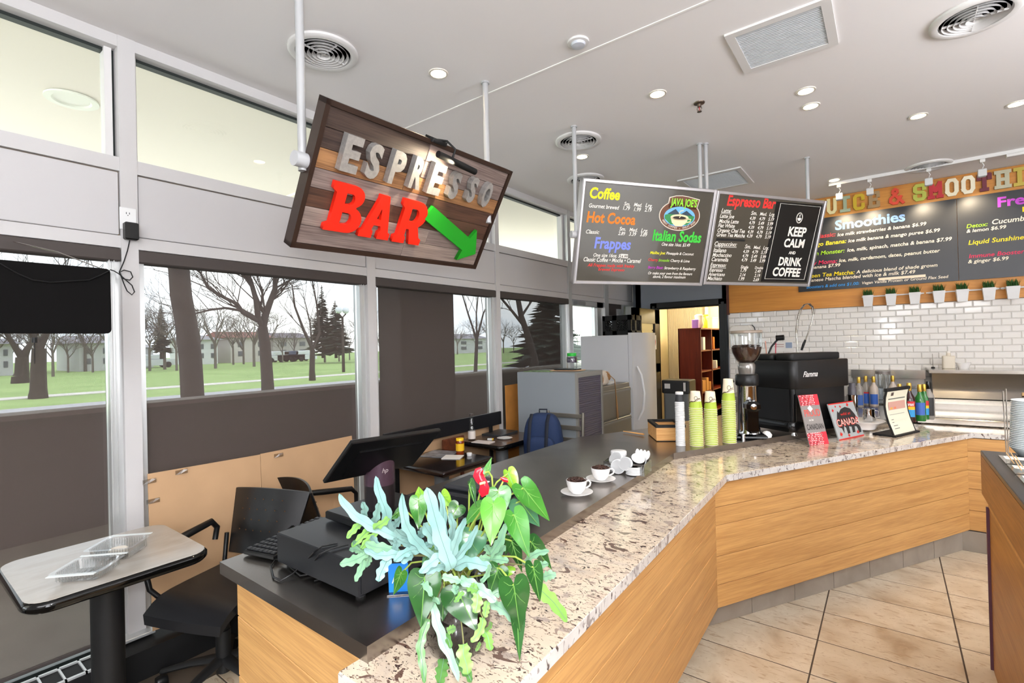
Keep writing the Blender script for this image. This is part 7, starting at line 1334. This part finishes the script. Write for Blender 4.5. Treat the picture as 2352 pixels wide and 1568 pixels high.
# fern fronds: a midrib with strap lobes, wavy edges
def strap(q, pts, w0, d0, d1, seed, taper=.32, wob=.2, bulge=.35, flatend=False):
    r2 = random.Random(seed); n0 = len(pts); N_ = 24; P = []
    for i in range(N_):
        f = i / (N_ - 1) * (n0 - 1); k = min(int(f), n0 - 2); g = f - k; p0 = pts[max(k - 1, 0)]; p1 = pts[k]; p2 = pts[k + 1]; p3 = pts[min(k + 2, n0 - 1)]
        c = [.5 * (2 * p1[j] + (p2[j] - p0[j]) * g + (2 * p0[j] - 5 * p1[j] + 4 * p2[j] - p3[j]) * g * g + (3 * p1[j] - p0[j] - 3 * p2[j] + p3[j]) * g ** 3) for j in (0, 1)]
        P.append(sp(*P6(*c), d0 + (d1 - d0) * i / (N_ - 1)) - PO)
    vw = ((P[0] + PO) - CAM).normalized(); ph = r2.uniform(0, 6); rows = []; lean = r2.uniform(-.35, .35)
    for i, p_ in enumerate(P):
        f = i / (N_ - 1); tg = (P[min(i + 1, N_ - 1)] - P[max(i - 1, 0)]).normalized(); sd = tg.cross(vw).normalized(); sd = Matrix.Rotation(lean, 3, tg) @ sd; nn = sd.cross(tg)
        w_ = w0 / 2.969 * ((d0 + d1) / 2) / FPX / 2; e = (taper + (1 - taper) * math.sin(PI * min(1, .15 + f * .8)) ** .8) * (1 if f < .86 else max(0.06, math.sqrt(max(0, 1 - ((f - .86) / .14) ** 2))))
        kk = 3.2 + 22 * min(1, len(pts) / 5); a_ = 1 + wob * math.sin(ph + f * kk); b_ = 1 + wob * math.sin(ph + 2 + f * kk * 1.1)
        rows.append([p_ + sd * (u * w_ * e * (a_ if u < 0 else b_)) + nn * (w_ * (bulge * (1 - abs(u)) * .35 + .10 * math.sin(f * 20 + u * 3 + ph) * abs(u))) for u in (-1, -.5, 0, .5, 1)])
    n = 5; q.add([v for r_ in rows for v in r_], [(k * n + i, k * n + i + 1, (k + 1) * n + i + 1, (k + 1) * n + i) for k in range(N_ - 1) for i in range(n - 1)])
    return P
RIB = mat('fern_rib', '#7c9a93', .5)
FR = [ # (material, depth start, depth end, [ (points, width, d-scale) ... ]) first strap is the midrib blade
 (FB, 1.02, .95, [([(825, 795), (790, 690), (745, 560), (700, 400), (655, 235)], 105, 1), ([(770, 650), (720, 600), (670, 540), (632, 480)], 80, 1), ([(810, 745), (740, 715), (670, 760), (605, 820)], 70, 1), ([(815, 735), (840, 660), (870, 560), (918, 440)], 55, 1), ([(830, 745), (890, 680), (950, 600), (1000, 490)], 50, 1), ([(780, 640), (770, 500), (765, 380), (740, 265)], 46, 1), ([(835, 785), (920, 745), (1010, 760), (1095, 782)], 80, 1), ([(815, 790), (760, 775), (700, 790), (650, 822)], 52, 1), ([(795, 640), (825, 560), (830, 480), (805, 410)], 52, 1)]),
 (FB, 1.05, .98, [([(690, 705), (610, 630), (545, 550), (500, 440), (485, 272)], 66, 1), ([(570, 590), (520, 575), (475, 555), (442, 520)], 56, 1), ([(590, 600), (610, 560), (625, 530), (636, 500)], 50, 1), ([(630, 650), (665, 625), (690, 600), (712, 580)], 48, 1), ([(640, 660), (560, 660), (490, 690), (432, 742)], 62, 1), ([(600, 625), (550, 625), (500, 610), (455, 585)], 44, 1)]),
 (FB, 1.08, 1.02, [([(500, 600), (390, 550), (290, 505), (200, 450), (110, 370), (55, 275)], 66, 1), ([(235, 480), (225, 430), (232, 380), (213, 332)], 46, 1), ([(275, 500), (300, 460), (318, 400), (325, 340)], 50, 1)]),
 (FG, 1.07, 1.01, [([(225, 475), (190, 490), (150, 530), (108, 580)], 46, 1), ([(275, 510), (235, 545), (190, 590), (142, 640)], 48, 1), ([(330, 530), (280, 570), (240, 610), (205, 655)], 46, 1), ([(395, 440), (350, 480), (310, 500), (300, 520)], 50, 1), ([(1300, 560), (1302, 560)], 1, 1)]),
 (FB, 1.12, 1.08, [([(430, 620), (395, 520), (375, 400), (335, 290), (305, 158)], 68, 1), ([(395, 530), (430, 495), (455, 470), (480, 435)], 50, 1), ([(410, 580), (450, 550), (490, 540), (530, 545)], 46, 1)]),
 (FBG, 1.05, .99, [([(480, 690), (380, 650), (300, 640), (235, 610)], 62, 1), ([(250, 680), (190, 715), (130, 740), (62, 758)], 62, 1), ([(215, 690), (215, 760), (190, 820), (165, 875)], 46, 1), ([(235, 700), (200, 670), (160, 655), (125, 662)], 40, 1), ([(230, 680), (190, 640), (165, 615), (150, 600)], 34, 1), ([(260, 690), (262, 720), (250, 750), (245, 780)], 42, 1)]),
 (FB, 1.04, 1.0, [([(520, 700), (440, 690), (370, 700), (300, 690), (225, 650)], 58, 1), ([(400, 700), (370, 760), (340, 820), (325, 878)], 66, 1), ([(420, 680), (440, 640), (450, 610), (430, 580)], 50, 1), ([(470, 700), (500, 720), (540, 700), (560, 690)], 60, 1), ([(330, 640), (300, 600), (280, 580), (270, 570)], 44, 1)]),
 (FBG, 1.06, 1.02, [([(1085, 700), (1120, 650), (1160, 590), (1190, 478)], 60, 1), ([(1095, 690), (1080, 670), (1065, 645), (1055, 628)], 50, 1), ([(1110, 695), (1140, 680), (1165, 660), (1188, 630)], 48, 1), ([(1080, 735), (1120, 725), (1170, 730), (1215, 738)], 52, 1), ([(1090, 735), (1060, 720), (1030, 720), (1008, 725)], 50, 1)]),
 (FBG, 1.08, 1.06, [([(1320, 765), (1360, 710), (1420, 680), (1488, 668)], 48, 1), ([(1385, 800), (1420, 770), (1450, 760), (1485, 755)], 46, 1), ([(1440, 850), (1470, 840), (1500, 830), (1535, 835)], 60, 1)]),
 (FG, 1.06, 1.10, [([(1385, 890), (1450, 950), (1530, 1030), (1612, 1150)], 85, 1)]),
 (FBG, .98, .95, [([(880, 860), (950, 890), (1020, 930), (1075, 970), (1125, 1015)], 70, 1), ([(1020, 880), (1060, 840), (1075, 800), (1085, 760)], 36, 1), ([(860, 900), (850, 920), (850, 940), (865, 950)], 50, 1), ([(760, 840), (800, 850), (850, 865), (885, 880)], 50, 1)]),
 (FG, .97, .94, [([(985, 920), (1000, 980), (995, 1040), (980, 1092)], 72, 1), ([(905, 945), (880, 970), (860, 1000), (845, 1020)], 34, 1), ([(1070, 1010), (1060, 1050), (1055, 1085), (1050, 1118)], 50, 1), ([(930, 900), (955, 915), (980, 925), (1005, 930)], 60, 1)]),
 (FBG, 1.02, .96, [([(680, 960), (705, 1080), (735, 1190), (775, 1310), (830, 1420), (870, 1560)], 62, 1), ([(560, 850), (620, 870), (660, 920), (690, 980)], 46, 1), ([(640, 960), (680, 990), (715, 1000), (745, 1030)], 34, 1)]),
 (FGD, 1.02, .96, [([(665, 1130), (630, 1230), (610, 1330), (625, 1440), (640, 1570)], 56, 1), ([(770, 1400), (760, 1460), (750, 1520), (740, 1570)], 80, 1), ([(735, 1190), (760, 1230), (800, 1270), (815, 1330)], 46, 1), ([(850, 1400), (880, 1450), (930, 1500), (960, 1560)], 60, 1)]),
 (FG, 1.0, .96, [([(1035, 1120), (1030, 1180), (1000, 1240), (955, 1290)], 52, 1), ([(1040, 1210), (1070, 1250), (1080, 1300), (1092, 1345)], 56, 1), ([(1050, 1210), (1080, 1190), (1090, 1170), (1088, 1150)], 28, 1), ([(1020, 1290), (1010, 1310), (1000, 1330), (985, 1350)], 26, 1)]),
 (FG, .99, .95, [([(905, 1300), (905, 1370), (925, 1440), (935, 1510)], 92, 1), ([(790, 1215), (815, 1205), (835, 1200), (850, 1198)], 50, 1)]),
 (FBG, 1.05, 1.04, [([(1190, 905), (1150, 940), (1115, 960), (1090, 990)], 62, 1), ([(1085, 1000), (1130, 1040), (1190, 1080), (1255, 1150)], 66, 1)]),
]
for i, (m_, d0, d1, L_) in enumerate(FR):
    q = MB(); rb = MB(); first = None
    for j, (pts, w_, _) in enumerate(L_):
        if len(pts) < 3: continue
        P = strap(q, pts, w_, d0 + .002 * j, d1 + .004 * j, 100 * i + j); rb.tube([p_ + (CAM - PO - p_).normalized() * .0016 for p_ in P[:-1]], .0005, 3, cap=False)
    o = q.build('fern_frond', m_, PLT, 60); rb.build('midrib', RIB, o)
    base = sp(*P6(*L_[0][0][0]), d0) - PO
    if i not in (3, 9): MB().tube([Vector((random.uniform(-.04, .03), random.uniform(-.03, .03), .138)), base * .5 + Vector((0, 0, .11)), base], .0015, 5).build('stem', mat('fern_stem', '#8c8a5a', .5), PLT, 60)
q = MB(); r2 = random.Random(4)
for k in range(60): x, y = r2.uniform(-.06, .06), r2.uniform(-.06, .06); q.tube([(x, y, .135), (x + r2.uniform(-.01, .01), y + r2.uniform(-.01, .01), .16 + r2.uniform(0, .03))], .0008, 3)
o = q.build('root_hairs', mat('root_grey', '#8d8f86', .7), PLT); o['kind'] = 'stuff'
# @@END
flush_text()
